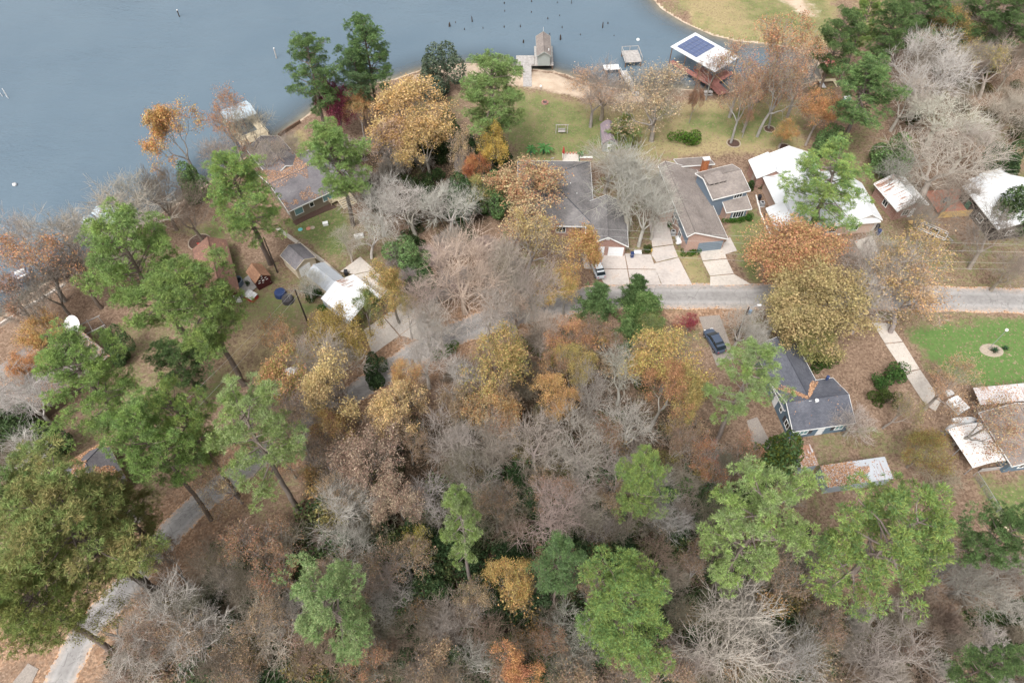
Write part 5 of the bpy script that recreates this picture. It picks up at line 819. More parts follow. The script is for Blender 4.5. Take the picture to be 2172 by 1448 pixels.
# ---- B: brown shingled saltbox with slate blue gables
fb = Frame((1454, 516), (1545, 506), (1424, 362), 3.0); rb = fb.start('saltbox_house', 'brick and slate blue house with tall brown shingled saltbox roof')
pb = [(0, 4.6), (.16, 5.4), (1, 2.9)]; rob = block(rb, fb, 'y', pb, 'brick_pink', 'shingle_brown', .4)
m = MB(); m.box(.37, .398, .3, fb.W - .4, 2.3, 4.3); m.build('gable_siding', 'siding_slate', rb)
opening(rb, 'S', 2.7, .05, 4.4, 2.15, fb, 'garage', None, .4, frame='door_blue'); opening(rb, 'W', 3, .9, 1.2, 1.2, fb, inset=.37); opening(rb, 'W', 7, .9, 1.2, 1.2, fb, inset=.37)
fb2 = Frame((1549, 421), (1591, 405), (1540, 372), 4.6); M = fb2.rel(fb); pq = [(0, 4.6), (.62, 6.0), (1, 5.0)]
# east two-storey wing
fb3 = Frame((1512, 424), (1592, 404), (1498, 366), 4.8); M = fb3.rel(fb); p3 = [(0, 4.8), (.62, 6.2), (1, 5.3)]
block(rb, fb3, 'x', p3, 'siding_slate', 'shingle_brown', .35, M=M); opening(rb, 'S', fb3.L * .62, 3.45, 1.6, .95, fb3, M=M, bars=2); opening(rb, 'E', 1.5, 3.3, 1.2, 1.1, fb3, M=M)
m = MB(M); m.box(fb3.L * .06, fb3.L * .46, fb3.W * .40, fb3.W * .62, 5.2, 6.15); dm = m.build('dormer', 'siding_slate', rb)
m = MB(M); m.slab([(fb3.L * .03, fb3.W * .36, 6.12), (fb3.L * .5, fb3.W * .36, 6.12), (fb3.L * .5, fb3.W * .72, 6.42), (fb3.L * .03, fb3.W * .72, 6.42)], .1); m.build('dormer_roof', 'shingle_brown', dm)
for k in range(3): x = fb3.L * (.08 + .125 * k); m = MB(M); m.box(x, x + fb3.L * .105, fb3.W * .40 - .05, fb3.W * .40 - .004, 5.45, 6.0); wd = m.build('window', 'trim_white', dm); m = MB(M); m.box(x + .07, x + fb3.L * .105 - .07, fb3.W * .40 - .07, fb3.W * .40 - .052, 5.5, 5.95); m.build('pane', 'glass', wd)
fb4 = Frame((1541, 451), (1595, 443), (1535, 424), 2.7); M = fb4.rel(fb); block(rb, fb4, 'x', [(0, 2.7), (1, 3.5)], 'brick_pink', 'shingle_brown', .35, M=M); opening(rb, 'S', fb4.L * .36, .8, 1.9, 1.3, fb4, M=M, bars=3); opening_box(rb, 'S', fb4.L * .36 - .5, .75, .35, 1.4, fb4, 'shutter', 'siding_slate', M); opening_box(rb, 'S', fb4.L * .36 + 2.05, .75, .35, 1.4, fb4, 'shutter', 'siding_slate', M)
w = rb.matrix_world; cp = fb.M.inverted() @ P(1493, 358, 5.2); m = MB(); m.box(cp.x - .55, cp.x + .55, cp.y - .35, cp.y + .35, 3.0, 7.4); ch = m.build('chimney', 'rust_metal', rb); m = MB(); m.box(cp.x - .65, cp.x + .65, cp.y - .45, cp.y + .45, 7.4, 7.6); m.build('chimney_cap', 'dirty_white', ch); 
fb5 = Frame((1440, 362), (1514, 357), (1430, 334), 3.2); M = fb5.rel(fb); block(rb, fb5, 'x', [(0, 4.2), (1, 2.8)], 'brick_pink', 'shingle_brown', .35, M=M)
fb6 = Frame((1400, 452), (1440, 450), (1392, 380), 2.8); M = fb6.rel(fb); block(rb, fb6, 'y', [(0, 2.6), (1, 4.1)], 'brick_pink', 'shingle_brown', .35, M=M)
ac_unit(1427, 497, 'grey air conditioner beside the brick wall and white gas tank')
# ---- C: white metal roofed house under the rounded pine
fc = Frame((1672, 486), (1868, 470), (1634, 372), 3.0); rc = fc.start('white_roof_house', 'sprawling house with bright white metal roof under the rounded pine'); roc = hip(rc, fc, 3.0, 5.6, 'metal_white', 'brick_tan')
fc2 = Frame((1606, 376), (1668, 372), (1583, 338), 3.2); M = fc2.rel(fc); pc2 = [(0, 3.0), (.58, 4.6), (1, 3.0)]; r2 = block(rc, fc2, 'y', pc2, 'brick_red', 'metal_white', .35, M=M); ribs(r2, fc2, 'y', pc2, .8, 'metal_white', M)
fc3 = Frame((1655, 402), (1755, 396), (1628, 330), 3.0); M = fc3.rel(fc); pc3 = [(0, 3.1), (.46, 5.0), (1, 3.1)]; r3 = block(rc, fc3, 'y', pc3, 'brick_tan', 'metal_white', .35, M=M); ribs(r3, fc3, 'y', pc3, .8, 'metal_white', M)
fc4 = Frame((1812, 470), (1872, 466), (1772, 392), 3.0); M = fc4.rel(fc); pc4 = [(0, 3.0), (.5, 4.6), (1, 3.0)]; r4 = block(rc, fc4, 'y', pc4, 'siding_beige', 'metal_white', .3, M=M); ribs(r4, fc4, 'y', pc4, .8, 'metal_white', M); opening(rc, 'S', 1.0, .05, fc4.L - 2.2, 2.1, fc4, 'garage', M, .3, frame='siding_beige')
fc5 = Frame((1650, 492), (1716, 486), (1634, 440), 2.8); M = fc5.rel(fc); pc5 = [(0, 2.7), (.5, 4.0), (1, 2.7)]; r5 = block(rc, fc5, 'y', pc5, 'brick_tan', 'metal_white', .35, M=M); opening(rc, 'S', fc5.L * .55, .9, 1.5, 1.1, fc5, M=M)
for u in (2, 5, 8, 12): opening(rc, 'S', u, .9, 1.5, 1.1, fc, inset=.5)
ac_unit(1615, 436, 'air conditioner on the stony strip beside the white roofed house')
# ---- D: small white roofed outbuilding, rusty west slope
fd = Frame((1905, 446), (1972, 432), (1868, 385), 3.0); rd_ = fd.start('white_roof_cottage', 'small cottage with streaked rusty white metal roof'); pd = [(0, 2.8), (.5, 4.3), (1, 2.8)]
rod = block(rd_, fd, 'y', pd, 'brick_red', 'metal_white_rust', .45); ribs(rod, fd, 'y', pd, .55, 'metal_white_rust'); opening(rd_, 'S', 2, .9, 1.1, 1.1, fd, inset=.45); opening(rd_, 'W', 3, .9, 1.1, 1.1, fd, inset=.45); opening(rd_, 'S', 3.6, .05, .95, 2.0, fd, 'door', inset=.45, frame='door_white')
# ---- E: larger white roof at the right edge with three roof tabs
fe = Frame((2118, 486), (2260, 468), (2056, 392), 3.4); re_ = fe.start('white_roof_barn', 'long building with bright white metal roof and stepped roof tabs'); pe = [(0, 3.3), (.55, 5.2), (1, 3.3)]
roe = block(re_, fe, 'y', pe, 'wood_dark', 'metal_white', .45); ribs(roe, fe, 'y', pe, .7, 'metal_white'); opening(re_, 'W', 4, .9, 1.4, 1.1, fe, inset=.45); opening(re_, 'W', 8, .05, 1.0, 2.0, fe, 'door', inset=.45, frame='green_paint'); opening(re_, 'S', 3, .9, 1.4, 1.1, fe, inset=.45)
for i, (a, b, c) in enumerate((((2071, 397), (2094, 391), (2060, 379)), ((2096, 388), (2118, 382), (2084, 368)), ((2118, 380), (2142, 374), (2108, 361)))):
    ft = Frame(a, b, c, 3.2); M = ft.rel(fe); rt = MB(M); rt.slab([(0, 0, 3.3), (ft.L, 0, 3.45), (ft.L, ft.W, 3.45), (0, ft.W, 3.3)], .1); rt.build('roof_tab', 'metal_white', re_); m = MB(M)
    for x in (.15, ft.L - .15): m.tube((x, ft.W - .15, 0), (x, ft.W - .15, 3.2), .06, sides=6)
    m.build('post', 'dark_wall', re_)
# ---- F: slate blue cottage
ff = Frame((1683, 914), (1816, 895), (1639, 817), 3.0); rf_ = ff.start('blue_cottage', 'slate blue cottage with dark shingled cross gable roof', 'cottage'); pf = [(0, 2.8), (.5, 4.5), (1, 2.8)]
rof = block(rf_, ff, 'x', pf, 'siding_blue', 'shingle_dark', .3)
fg = Frame((1641, 822), (1732, 806), (1596, 735), 2.9); M = fg.rel(ff); pg = [(0, 2.75), (.5, 4.48), (1, 2.75)]
class _F: pass
fg2 = _F(); fg2.L = fg.L; fg2.W = fg.W + ff.W * .5; M2 = M @ Matrix.Translation((0, -ff.W * .5, 0)); rog = block(rf_, fg2, 'y', pg, 'siding_blue', 'shingle_dark', .3, M=M2)
opening(rf_, 'W', 1.4, .9, 1.0, 1.2, ff, inset=.3, bars=1); opening_box(rf_, 'W', .75, .85, .5, 1.3, ff, 'shutter', 'dark_wall', inset=.3); opening_box(rf_, 'W', 2.6, .85, .5, 1.3, ff, 'shutter', 'dark_wall', inset=.3); opening(rf_, 'W', 4.0, 1.3, .5, .7, ff, inset=.3, bars=0); opening(rf_, 'W', 5.6, .1, 1.0, 2.05, ff, 'door', inset=.3, frame='door_white'); opening(rf_, 'W', 7.3, 1.3, .55, .8, ff, inset=.3, bars=0)
opening(rf_, 'S', 1.6, 1.0, 1.1, 1.0, ff, inset=.3, glass='glass_teal'); opening_box(rf_, 'S', .9, .95, .5, 1.1, ff, 'shutter', 'dark_wall', inset=.3); opening_box(rf_, 'S', 2.95, .95, .5, 1.1, ff, 'shutter', 'dark_wall', inset=.3); opening(rf_, 'S', 4.3, .1, 1.0, 2.0, ff, 'door', inset=.3, frame='door_white'); opening(rf_, 'S', 7.0, 1.0, 1.1, 1.0, ff, inset=.3, glass='glass_teal'); opening_box(rf_, 'S', 6.3, .95, .5, 1.1, ff, 'shutter', 'dark_wall', inset=.3)
m = MB(); m.lathe([(.12, 4.25), (.12, 4.6), (.26, 4.66), (.28, 4.78), (.16, 4.92), (.001, 4.95)], (ff.L * .46, ff.W * .44, 0)); m.build('turbine_vent', 'white_plastic', rf_); m = MB(); m.lathe([(.2, 3.3), (.2, 3.95), (.26, 4.0), (.001, 4.1)], (ff.L * .86, ff.W - .35, 0)); m.build('stove_pipe', 'blue_plastic', rf_)
litter(rog, M2, lambda u, v, g: (lambda a, b: (a, b, float(np.interp(a / fg2.L, [0, .5, 1], [2.75, 4.48, 2.75])) + .02))(*((fg2.L * (.98 - .45 * u) + g.normal() * .22, ff.W * .45 - 1.9 * (1 - u) + 2.0 + g.normal() * .0) if False else (np.clip(fg2.L * (1.0 - .42 * u) - abs(g.normal()) * .35, 0, fg2.L), ff.W * (.5 - .45 * u * 1.0) + .2 + abs(g.normal()) * .25))), 0, 5)
def valley(side):
    def fn(u, v, g):
        t = u ** .8; y = ff.W * (.95 - .42 * t); wd = (1 - t) * .75 + .12; x0 = ff.M.inverted() @ (fg.M @ Vector((0, 0, 0))); cxm = x0.x + fg.L / 2; x = cxm + side * (fg.L / 2) * (1 - t) * .86 + (v - .5) * 2 * wd * .8
        z = float(np.interp(y / ff.W, [0, .5, 1], [2.8, 4.5, 2.8])); d = abs(x - cxm) / (fg.L / 2); z2 = 4.48 - 1.73 * d
        return (x, y + g.normal() * .12, max(z, z2) + .02)
    return fn
litter(rof, None, valley(-1), 700, 21); litter(rof, None, valley(1), 900, 22); litter(rof, None, roof_pt(ff, 'x', pf, nmask(.63, 2.5, 8)), 350, 23)
# ---- G, H: leaf covered sheds
fgs = Frame((1701, 991), (1738, 984), (1692, 948), 2.3); rg = fgs.start('small_shed', 'small shed with rusty white leaf strewn roof', 'shed'); pg_ = [(0, 2.1), (1, 2.6)]; r = block(rg, fgs, 'x', pg_, 'siding_paleblue', 'metal_rust', .12, trim=None); litter(r, None, roof_pt(fgs, 'x', pg_, lambda u, v, a, b: u < .62), 900, 31); opening(rg, 'S', fgs.L * .3, .05, .9, 1.8, fgs, 'door', inset=.12, frame='siding_paleblue')
fhs = Frame((1758, 1032), (1897, 1012), (1728, 990), 2.5); rh = fhs.start('storage_shed', 'long low shed with corrugated roof buried in fallen leaves', 'shed'); ph_ = [(0, 2.2), (1, 2.7)]; r = block(rh, fhs, 'x', ph_, 'siding_paleblue', 'metal_grey', .12, trim=None); ribs(r, fhs, 'x', ph_, .5, 'metal_grey', h=.03); litter(r, None, roof_pt(fhs, 'x', ph_, lambda u, v, a, b: v < .55 + .25 * vnoise(np.array([a]), np.array([b]), .9, 3)[0] and not (v > .5 and u > .7)), 4200, 32); litter(r, None, roof_pt(fhs, 'x', ph_), 250, 33); opening(rh, 'S', 3.0, .05, 1.6, 1.9, fhs, 'door', inset=.12, frame='siding_paleblue'); opening(rh, 'W', 1.2, 1, .6, .6, fhs, inset=.12, endov=.12, bars=0)
# ---- I: house and canopies at the right edge
fi = Frame((2148, 988), (2290, 968), (2092, 872), 3.0); ri = fi.start('blue_house', 'blue walled house with brown grey roof behind the white canopy'); pi_ = [(0, 2.9), (.5, 4.4), (1, 2.9)]; r = block(ri, fi, 'y', pi_, 'siding_blue', 'shingle_brown', .4); opening(ri, 'W', 2.2, 1.0, 1.2, 1.0, fi, inset=.4); opening(ri, 'S', 2.2, 1.0, 1.2, 1.0, fi, inset=.4); litter(r, None, roof_pt(fi, 'y', pi_, nmask(.5, 3, 14)), 1200, 41)
fi2 = Frame((2082, 857), (2240, 842), (2060, 824), 2.6); ri2 = fi2.start('metal_carport', 'leaf sprinkled pale metal carport roof beside the bright green lawn', 'carport'); p2 = [(0, 2.4), (1, 2.8)]; r = block(ri2, fi2, 'x', p2, 'wood_brown', 'metal_leafy', .15, t=.07, wall=False, trim=None); ribs(r, fi2, 'x', p2, .45, 'metal_leafy'); litter(r, None, roof_pt(fi2, 'x', p2, lambda u, v, a, b: v < .6), 700, 42)
for x in (.2, fi2.L * .33, fi2.L * .66, fi2.L - .2):
    for y in (.15, fi2.W - .15): MB().tube((x, y, 0), (x, y, 2.35), .06, sides=6).build('post', 'wood_brown', ri2)
fi3 = Frame((2066, 990), (2140, 974), (2014, 908), 2.6); ri3 = fi3.start('canopy', 'arched dirty white canopy roof beside the blue walled house', 'canopy'); n = 8; p3 = [(k / n, 2.3 + .55 * math.sin(math.pi * k / n)) for k in range(n + 1)]; r = block(ri3, fi3, 'y', p3, 'wood_brown', 'canvas_white', .1, t=.05, wall=False, trim=None); litter(r, None, roof_pt(fi3, 'y', p3, nmask(.52, 2.2, 9)), 500, 43)
for x in (.06, fi3.L - .06):
    for y in (.1, fi3.W * .5, fi3.W - .1): MB().tube((x, y, 0), (x, y, 2.3), .05, sides=6).build('post', 'grey_metal', ri3)
# ---- J: tan house by the lake
fj = Frame((611, 447), (748, 383), (550, 362), 3.0); rj = fj.start('tan_house', 'tan lakeside house with slate roof deep in fallen leaves'); pj = [(0, 2.8), (.5, 4.6), (1, 2.8)]; roj = block(rj, fj, 'x', pj, 'siding_tan', 'shingle_slate', .4)
fj2 = Frame((552, 352), (622, 322), (530, 312), 3.0); M = fj2.rel(fj); fj3 = _F(); fj3.L = fj2.L; fj3.W = fj2.W + fj.W * .35; M3 = M @ Matrix.Translation((0, -fj.W * .35, 0)); pj3 = [(0, 2.8), (.5, 4.4), (1, 2.8)]; roj3 = block(rj, fj3, 'y', pj3, 'siding_tan', 'shingle_slate', .4, M=M3)
litter(roj, None, roof_pt(fj, 'x', pj, lambda u, v, a, b: (u > .5 and v < .62 and nmask(.30, 3, 4)(u, v, a, b)) or (u < .5 and nmask(.50, 2.6, 6)(u, v, a, b))), 9000, 51); litter(roj3, M3, roof_pt(fj3, 'y', pj3, nmask(.5, 2.5, 7)), 1500, 52)
opening(rj, 'S', 1.2, .9, 1.5, 1.3, fj, inset=.4, glass='glass_teal', bars=0); opening(rj, 'S', 4.2, 1.2, .7, .9, fj, inset=.4, bars=0); opening(rj, 'S', 6.9, 1.0, 2.0, 1.3, fj, inset=.4, glass='glass_teal', bars=0); opening(rj, 'W', 1.4, .9, .9, 1.2, fj, inset=.4, bars=0); opening(rj, 'S', 9.6, .1, 1.0, 2.0, fj, 'door', inset=.4, frame='wood_brown')
st_ = thing('porch_steps', 'yellow timber porch steps at the front of the tan house', 'steps', fj.M @ Vector((10.6, -2.6, 0)), fj.ang)
for k in range(5): MB().box(-1.3, 1.3, .02 + k * .42, .36 + k * .42, .08 + k * .14, .14 + k * .14).build('tread', 'wood_cream', st_)
for x in (-1.4, 1.4): MB().slab([(x - .06, 0, .25), (x + .06, 0, .25), (x + .06, 2.2, .9), (x - .06, 2.2, .9)], .25).build('stringer', 'wood_cream', st_)
pr_ = thing('porch', 'yellow timber porch deck at the tan house door', 'porch', fj.M @ Vector((7.8, -.5, 0)), fj.ang); MB().box(0, 4.2, 0, .85, .62, .72).build('deck', 'wood_cream', pr_); MB().box(-.05, .05, -.0, .85, .72, 1.6).build('railing', 'wood_cream', pr_); m = MB(); m.box(0, 1.2, -.05, .04, 1.5, 1.6); m.build('railing', 'wood_cream', pr_)
for x in (.1, 2.1, 4.1): MB().box(x - .06, x + .06, .05, .17, 0, .62).build('post', 'wood_cream', pr_)
m = MB(fj.M); m.prism([(.2, -1.0), (3.0, -.9), (6.0, -1.1), (8.4, -1.3), (8.4, .3), (.2, .3)], -.05, .06); b_ = m.build('flower_bed', 'mulch', None); tag(b_, 'brick edged mulch bed along the tan house front', 'flower bed')
# ---- L: long red cabin
fl = Frame((432, 640), (508, 617), (330, 547), 3.0); rl = fl.start('red_cabin', 'long dark red cabin with brown shingled roof', 'cabin'); pl_ = [(0, 2.6), (.55, 4.4), (1, 2.6)]; r = block(rl, fl, 'y', pl_, 'siding_red', 'shingle_red', .35, trim='wood_brown'); litter(r, None, roof_pt(fl, 'y', pl_, nmask(.6, 3, 16)), 500, 61); opening(rl, 'S', 2.2, .9, 1.1, 1.0, fl, inset=.35); opening(rl, 'S', 4.4, .05, .95, 2.0, fl, 'door', inset=.35, frame='door_white'); opening(rl, 'E', 3, .9, 1.2, 1.0, fl, inset=.35); opening(rl, 'E', 7, .9, 1.2, 1.0, fl, inset=.35)
# ---- M: little red shed with white signs
fm = Frame((540, 600), (574, 582), (517, 577), 2.3); rm = fm.start('red_shed', 'little dark red shed with orange cedar roof and white ornaments', 'shed'); pm = [(0, 2.1), (.5, 3.3), (1, 2.1)]; block(rm, fm, 'y', pm, 'siding_red', 'cedar_shake', .22, trim=None)
for x, z, w, h in ((.5, 2.6, .25, .3), (.47, 2.2, .3, .12), (.3, 1.9, .35, .12), (.68, 2.0, .35, .12), (.5, 1.55, .4, .3), (.72, 1.5, .4, .12), (.26, 1.45, .4, .12), (.45, 1.2, .3, .1)): opening_box(rm, 'S', fm.L * x - w / 2, z, w, h, fm, 'ornament', 'white_plastic', inset=.22)
opening(rm, 'S', fm.L * .62, .05, .8, 1.3, fm, 'door', inset=.22, frame='siding_red')
# ---- N, O, P: cream shed, ribbed carport, rusty white roof
fn_ = Frame((626, 572), (670, 545), (592, 542), 2.6); rn = fn_.start('cream_shed', 'cream shed with dark grey roof and white roll door', 'shed'); pn = [(0, 2.5), (.5, 3.6), (1, 2.5)]; r = block(rn, fn_, 'y', pn, 'siding_cream', 'shingle_slate', .2, trim='siding_cream'); opening(rn, 'S', fn_.L * .16, .05, fn_.L * .52, 2.1, fn_, 'garage', None, .2, frame='door_white'); litter(r, None, roof_pt(fn_, 'y', pn, lambda u, v, a, b: u < .4 and v < .35 and vnoise(np.array([a]), np.array([b]), .9, 3)[0] > .5), 500, 71)
fo = Frame((693, 618), (732, 590), (647, 580), 2.7); ro_ = fo.start('carport', 'cream carport with ribbed grey metal gable roof', 'carport'); po = [(0, 2.5), (.5, 3.4), (1, 2.5)]; r = block(ro_, fo, 'y', po, 'siding_cream', 'metal_grey', .12, t=.08, trim=None); ribs(r, fo, 'y', po, .42, 'metal_grey')
fp = Frame((742, 682), (812, 628), (680, 632), 3.0); rp = fp.start('white_barn', 'open barn with white metal gable roof rusting on one slope', 'barn'); pp_ = [(0, 2.9), (.5, 4.2), (1, 2.9)]; m = MB(); m.slab([(0, 0, 2.9), (0, fp.W, 2.9), (fp.L * .5, fp.W, 4.2), (fp.L * .5, 0, 4.2)], .08); r = m.build('roof', 'metal_white', rp); m = MB(); m.slab([(fp.L * .5, 0, 4.2), (fp.L * .5, fp.W, 4.2), (fp.L, fp.W, 2.9), (fp.L, 0, 2.9)], .08); r2 = m.build('roof', 'metal_white_rust', rp); tag(r2, 'rust striped roof slope'); ribs(r2, fp, 'y', pp_, .42, 'metal_white_rust'); m = MB(); m.box(.1, .18, .2, fp.W - .2, 1.2, 2.8); m.build('side_sheet', 'metal_grey', rp)
for x in (.25, fp.L * .5, fp.L - .25):
    for y in (.25, fp.W - .25): MB().tube((x, y, 0), (x, y, 2.75 if x != fp.L * .5 else 4.05), .07, sides=6).build('post', 'wood_brown', rp)
# ---- R, S: leaf strewn roofs at the left
fr_ = Frame((40, 900), (232, 752), (-40, 800), 3.0); rr_ = fr_.start('dish_house', 'long house with leaf strewn grey roof below the satellite dish'); pr = [(0, 2.8), (.5, 4.4), (1, 2.8)]; r = block(rr_, fr_, 'x', pr, 'siding_brown', 'shingle_brown', .4, trim='wood_brown'); litter(r, None, roof_pt(fr_, 'x', pr, nmask(.45, 4, 26)), 6000, 81)
fs = Frame((170, 1075), (268, 1018), (86, 1008), 3.0); rs_ = fs.start('slate_house', 'house with leaf drifted slate roof beside the lower lane'); r = hip(rs_, fs, 2.8, 4.6, 'shingle_slate', 'siding_brown', .4, trim='wood_brown'); hl = lambda u, v, g: (lambda a, b: (a, b, 2.8 + 1.8 * min(1, min(a, fs.L - a, b, fs.W - b) / (min(fs.L, fs.W) / 2)) + .02) if nmask(.54, 3, 33)(0, 0, a, b) else None)(u * fs.L, v * fs.W); litter(r, None, hl, 6000, 82)
fx = Frame((610, 800), (640, 788), (604, 785), 2.0); rx_ = fx.start('white_shed', 'small white roofed shed under the rust orange tree', 'shed'); block(rx_, fx, 'x', [(0, 1.9), (1, 2.2)], 'siding_grey', 'canvas_white', .1, trim=None); opening(rx_, 'S', .5, .05, .8, 1.6, fx, 'door', inset=.1, frame='siding_grey')
# ---- X: arched shed, playhouse, red pavilion roof
fq = Frame((1278, 304), (1310, 304), (1278, 262), 2.2); rq = fq.start('arched_shed', 'small shed with purple brown arched shingle roof', 'shed'); pq_ = [(k / 8, 2.0 + 1.1 * math.sin(math.pi * k / 8)) for k in range(9)]; block(rq, fq, 'y', pq_, 'siding_grey', 'shingle_purple', .15, t=.1, trim=None); opening(rq, 'S', fq.L * .35, .05, .8, 1.8, fq, 'door', inset=.15, frame='door_white'); opening(rq, 'W', 1, 1, .6, .7, fq, inset=.15, endov=.15, bars=0)
fy = Frame((1686, 344), (1698, 343), (1683, 331), 2.2); ry_ = fy.start('play_house', 'tiny playhouse with dull red roof behind the white roof', 'playhouse'); block(ry_, fy, 'y', [(0, 2.0), (.5, 2.6), (1, 2.0)], 'brick_tan', 'red_roof', .1, t=.08, trim=None); opening(ry_, 'S', .25, .05, .5, 1.3, fy, 'door', inset=.1, frame='wood_brown')
# ------------------------------------------------------------------ docks and lake side structures
def local_frame(name, label, cat, A, B, C, z, zbase):
    f = Frame(A, B, C, z); f.M = Matrix.Translation((0, 0, zbase)) @ f.M; f.root = thing(name, label, cat, f.M.translation, f.ang); return f
def planks(root, x0, x1, y0, y1, z, mat, along='x', w=.28, t=.06, M=None, name='deck_planks'):
    """boards laid side by side with open joints; too fine to pick apart from this height"""
    m = MB(M); n = max(1, int(((y1 - y0) if along == 'x' else (x1 - x0)) / w)); g = random.Random(n)
    for k in range(n):
        a = k / n; b = (k + .93) / n; dz = g.uniform(-.01, .01)
        if along == 'x': m.box(x0, x1, y0 + (y1 - y0) * a, y0 + (y1 - y0) * b, z - t + dz, z + dz)
        else: m.box(x0 + (x1 - x0) * a, x0 + (x1 - x0) * b, y0, y1, z - t + dz, z + dz)
    return m.build(name, mat, root, 'stuff')
def piles(root, pts, z0, z1, mat='wood_brown', r=.12, M=None):
    for x, y in pts: MB(M).tube((x, y, z0), (x, y, z1), r, sides=7).build('pile', mat, root)
DZ = .35
# T: wooden dock with a boathouse
ft = local_frame('dock', 'weathered wooden dock with L shaped deck and beach walkway', 'dock', (1095, 137), (1175, 137), (1095, 98), DZ, 0); L, Wd = ft.L, ft.W
def loc(f, px, py, z): return f.M.inverted() @ P(px, py, z)
a = loc(ft, 1095, 137, DZ); b = loc(ft, 1133, 118, DZ); planks(ft.root, 0, b.x, .05, b.y, DZ, 'wood_grey', 'y')
a = loc(ft, 1131, 98, DZ); c = loc(ft, 1174, 137, DZ); planks(ft.root, b.x + .05, c.x, .05, .9, DZ, 'wood_grey', 'x'); planks(ft.root, b.x + .05, b.x + .9, .95, a.y, DZ, 'wood_grey', 'x'); planks(ft.root, c.x - .95, c.x, .95, a.y, DZ, 'wood_grey', 'x')
w0 = loc(ft, 1109, 137, DZ); w1 = loc(ft, 1127, 137, DZ); wy = loc(ft, 1118, 184, .05).y; m = MB(); n = 22
for k in range(n): 
    y = -(k + .04) / n * -wy; y2 = (k + .92) / n * wy; y1 = (k + .04) / n * wy; z = DZ - .28 * (k / n); m.box(w0.x, w1.x, y2, y1, z - .06, z)
m.build('walkway_planks', 'wood_grey', ft.root, 'stuff'); piles(ft.root, [(.2, .2), (b.x * .5, .2), (.2, b.y - .2), (b.x, b.y - .2), (c.x - .2, .2), (c.x - .2, a.y - .2), (b.x + .3, a.y - .2)], -2.2, DZ - .07); piles(ft.root, [(w0.x + .1, wy * .5), (w1.x - .1, wy * .5)], -1.2, DZ - .25)
MB().box(0, c.x, -.02, .04, DZ - .35, DZ - .07).build('rim_joist', 'wood_grey', ft.root)
fbh = Frame((1138, 119), (1170, 119), (1138, 76), 2.9); rbh = fbh.start('boathouse', 'green grey boathouse with brown gable roof on the wooden dock', 'boathouse'); pbh = [(0, 2.8), (.5, 3.9), (1, 2.8)]; block(rbh, fbh, 'y', pbh, 'siding_grey', 'shingle_brown', .3, z0=DZ, trim='siding_grey'); opening(rbh, 'S', fbh.L * .34, DZ + .05, 1.0, 1.9, fbh, 'door', inset=.3, frame='siding_grey'); vent(rbh, None, fbh.L * .82, fbh.W * .2, 3.2); m = MB(); m.tube((fbh.L * .5, fbh.W - .1, 3.8), (fbh.L * .5, fbh.W - .1, 5.0), .035, sides=5); m.build('flag_pole', 'white_plastic', rbh)
# U: dock with rail platform
fu = local_frame('railed_dock', 'grey railed fishing platform at the end of a long walkway', 'dock', (1326, 133), (1362, 131), (1319, 108), DZ, 0); L, Wd = fu.L, fu.W; planks(fu.root, 0, L, 0, Wd, DZ, 'wood_grey', 'y'); piles(fu.root, [(.2, .2), (L - .2, .2), (.2, Wd - .2), (L - .2, Wd - .2)], -3, DZ - .07)
for x in (.05, L / 2, L - .05): MB().box(x - .05, x + .05, Wd - .1, Wd, DZ, DZ + 1).build('rail_post', 'wood_grey', fu.root)
for y in (.1, Wd / 2): 
    for x in (.05, L - .05): MB().box(x - .05, x + .05, y - .05, y + .05, DZ, DZ + 1).build('rail_post', 'wood_grey', fu.root)
m = MB(); m.box(0, L, Wd - .09, Wd - .01, DZ + 1, DZ + 1.08); m.build('rail', 'wood_grey', fu.root)
for x in (.05, L - .05): MB().box(x - .05, x + .05, 0, Wd - .1, DZ + 1, DZ + 1.08).build('rail', 'wood_grey', fu.root)
p0 = loc(fu, 1322, 150, DZ); p1 = loc(fu, 1352, 203, .1); d = (p1 - p0); n = 40; e = d.to_2d().normalized(); s = Vector((-e.y, e.x)); m = MB()
for k in range(n):
    q0 = p0 + d * ((k + .03) / n); q1 = p0 + d * ((k + .94) / n); z = DZ - .3 * k / n; c = [(q0.x - s.x * .8, q0.y - s.y * .8), (q1.x - s.x * .8, q1.y - s.y * .8), (q1.x + s.x * .8, q1.y + s.y * .8), (q0.x + s.x * .8, q0.y + s.y * .8)]; m.prism(c, z - .06, z)
m.build('walkway_planks', 'wood_grey', fu.root, 'stuff'); piles(fu.root, [((p0 + d * t + Vector((s.x * .6 * q, s.y * .6 * q, 0))).x, (p0 + d * t + Vector((s.x * .6 * q, s.y * .6 * q, 0))).y) for t in (.02, .3, .6) for q in (-1, 1)], -2.5, DZ - .15)
rp0 = p0 + Vector((s.x * -.85, s.y * -.85, 0)); rp1 = p0 + d * .8 + Vector((s.x * -.85, s.y * -.85, 0)); m = MB(); m.tube((rp0.x, rp0.y, DZ + .9), (rp1.x, rp1.y, DZ + .75), .04, sides=5); m.build('hand_rail', 'white_plastic', fu.root)
fu2 = local_frame('boat_slip', 'pale rusted boat slip deck beside the long walkway', 'dock', (1285, 158), (1318, 156), (1280, 138), DZ, 0); planks(fu2.root, 0, fu2.L, fu2.W * .45, fu2.W, DZ, 'dirty_white', 'x'); piles(fu2.root, [(.2, .2), (fu2.L - .2, .2), (.2, fu2.W - .2), (fu2.L - .2, fu2.W - .2)], -2.6, DZ - .07); MB().box(0, .5, 0, fu2.W * .45, DZ - .08, DZ - .01).build('side_deck', 'wood_brown', fu2.root); MB().box(fu2.L - .5, fu2.L, 0, fu2.W * .45, DZ - .08, DZ - .01).build('side_deck', 'wood_brown', fu2.root)
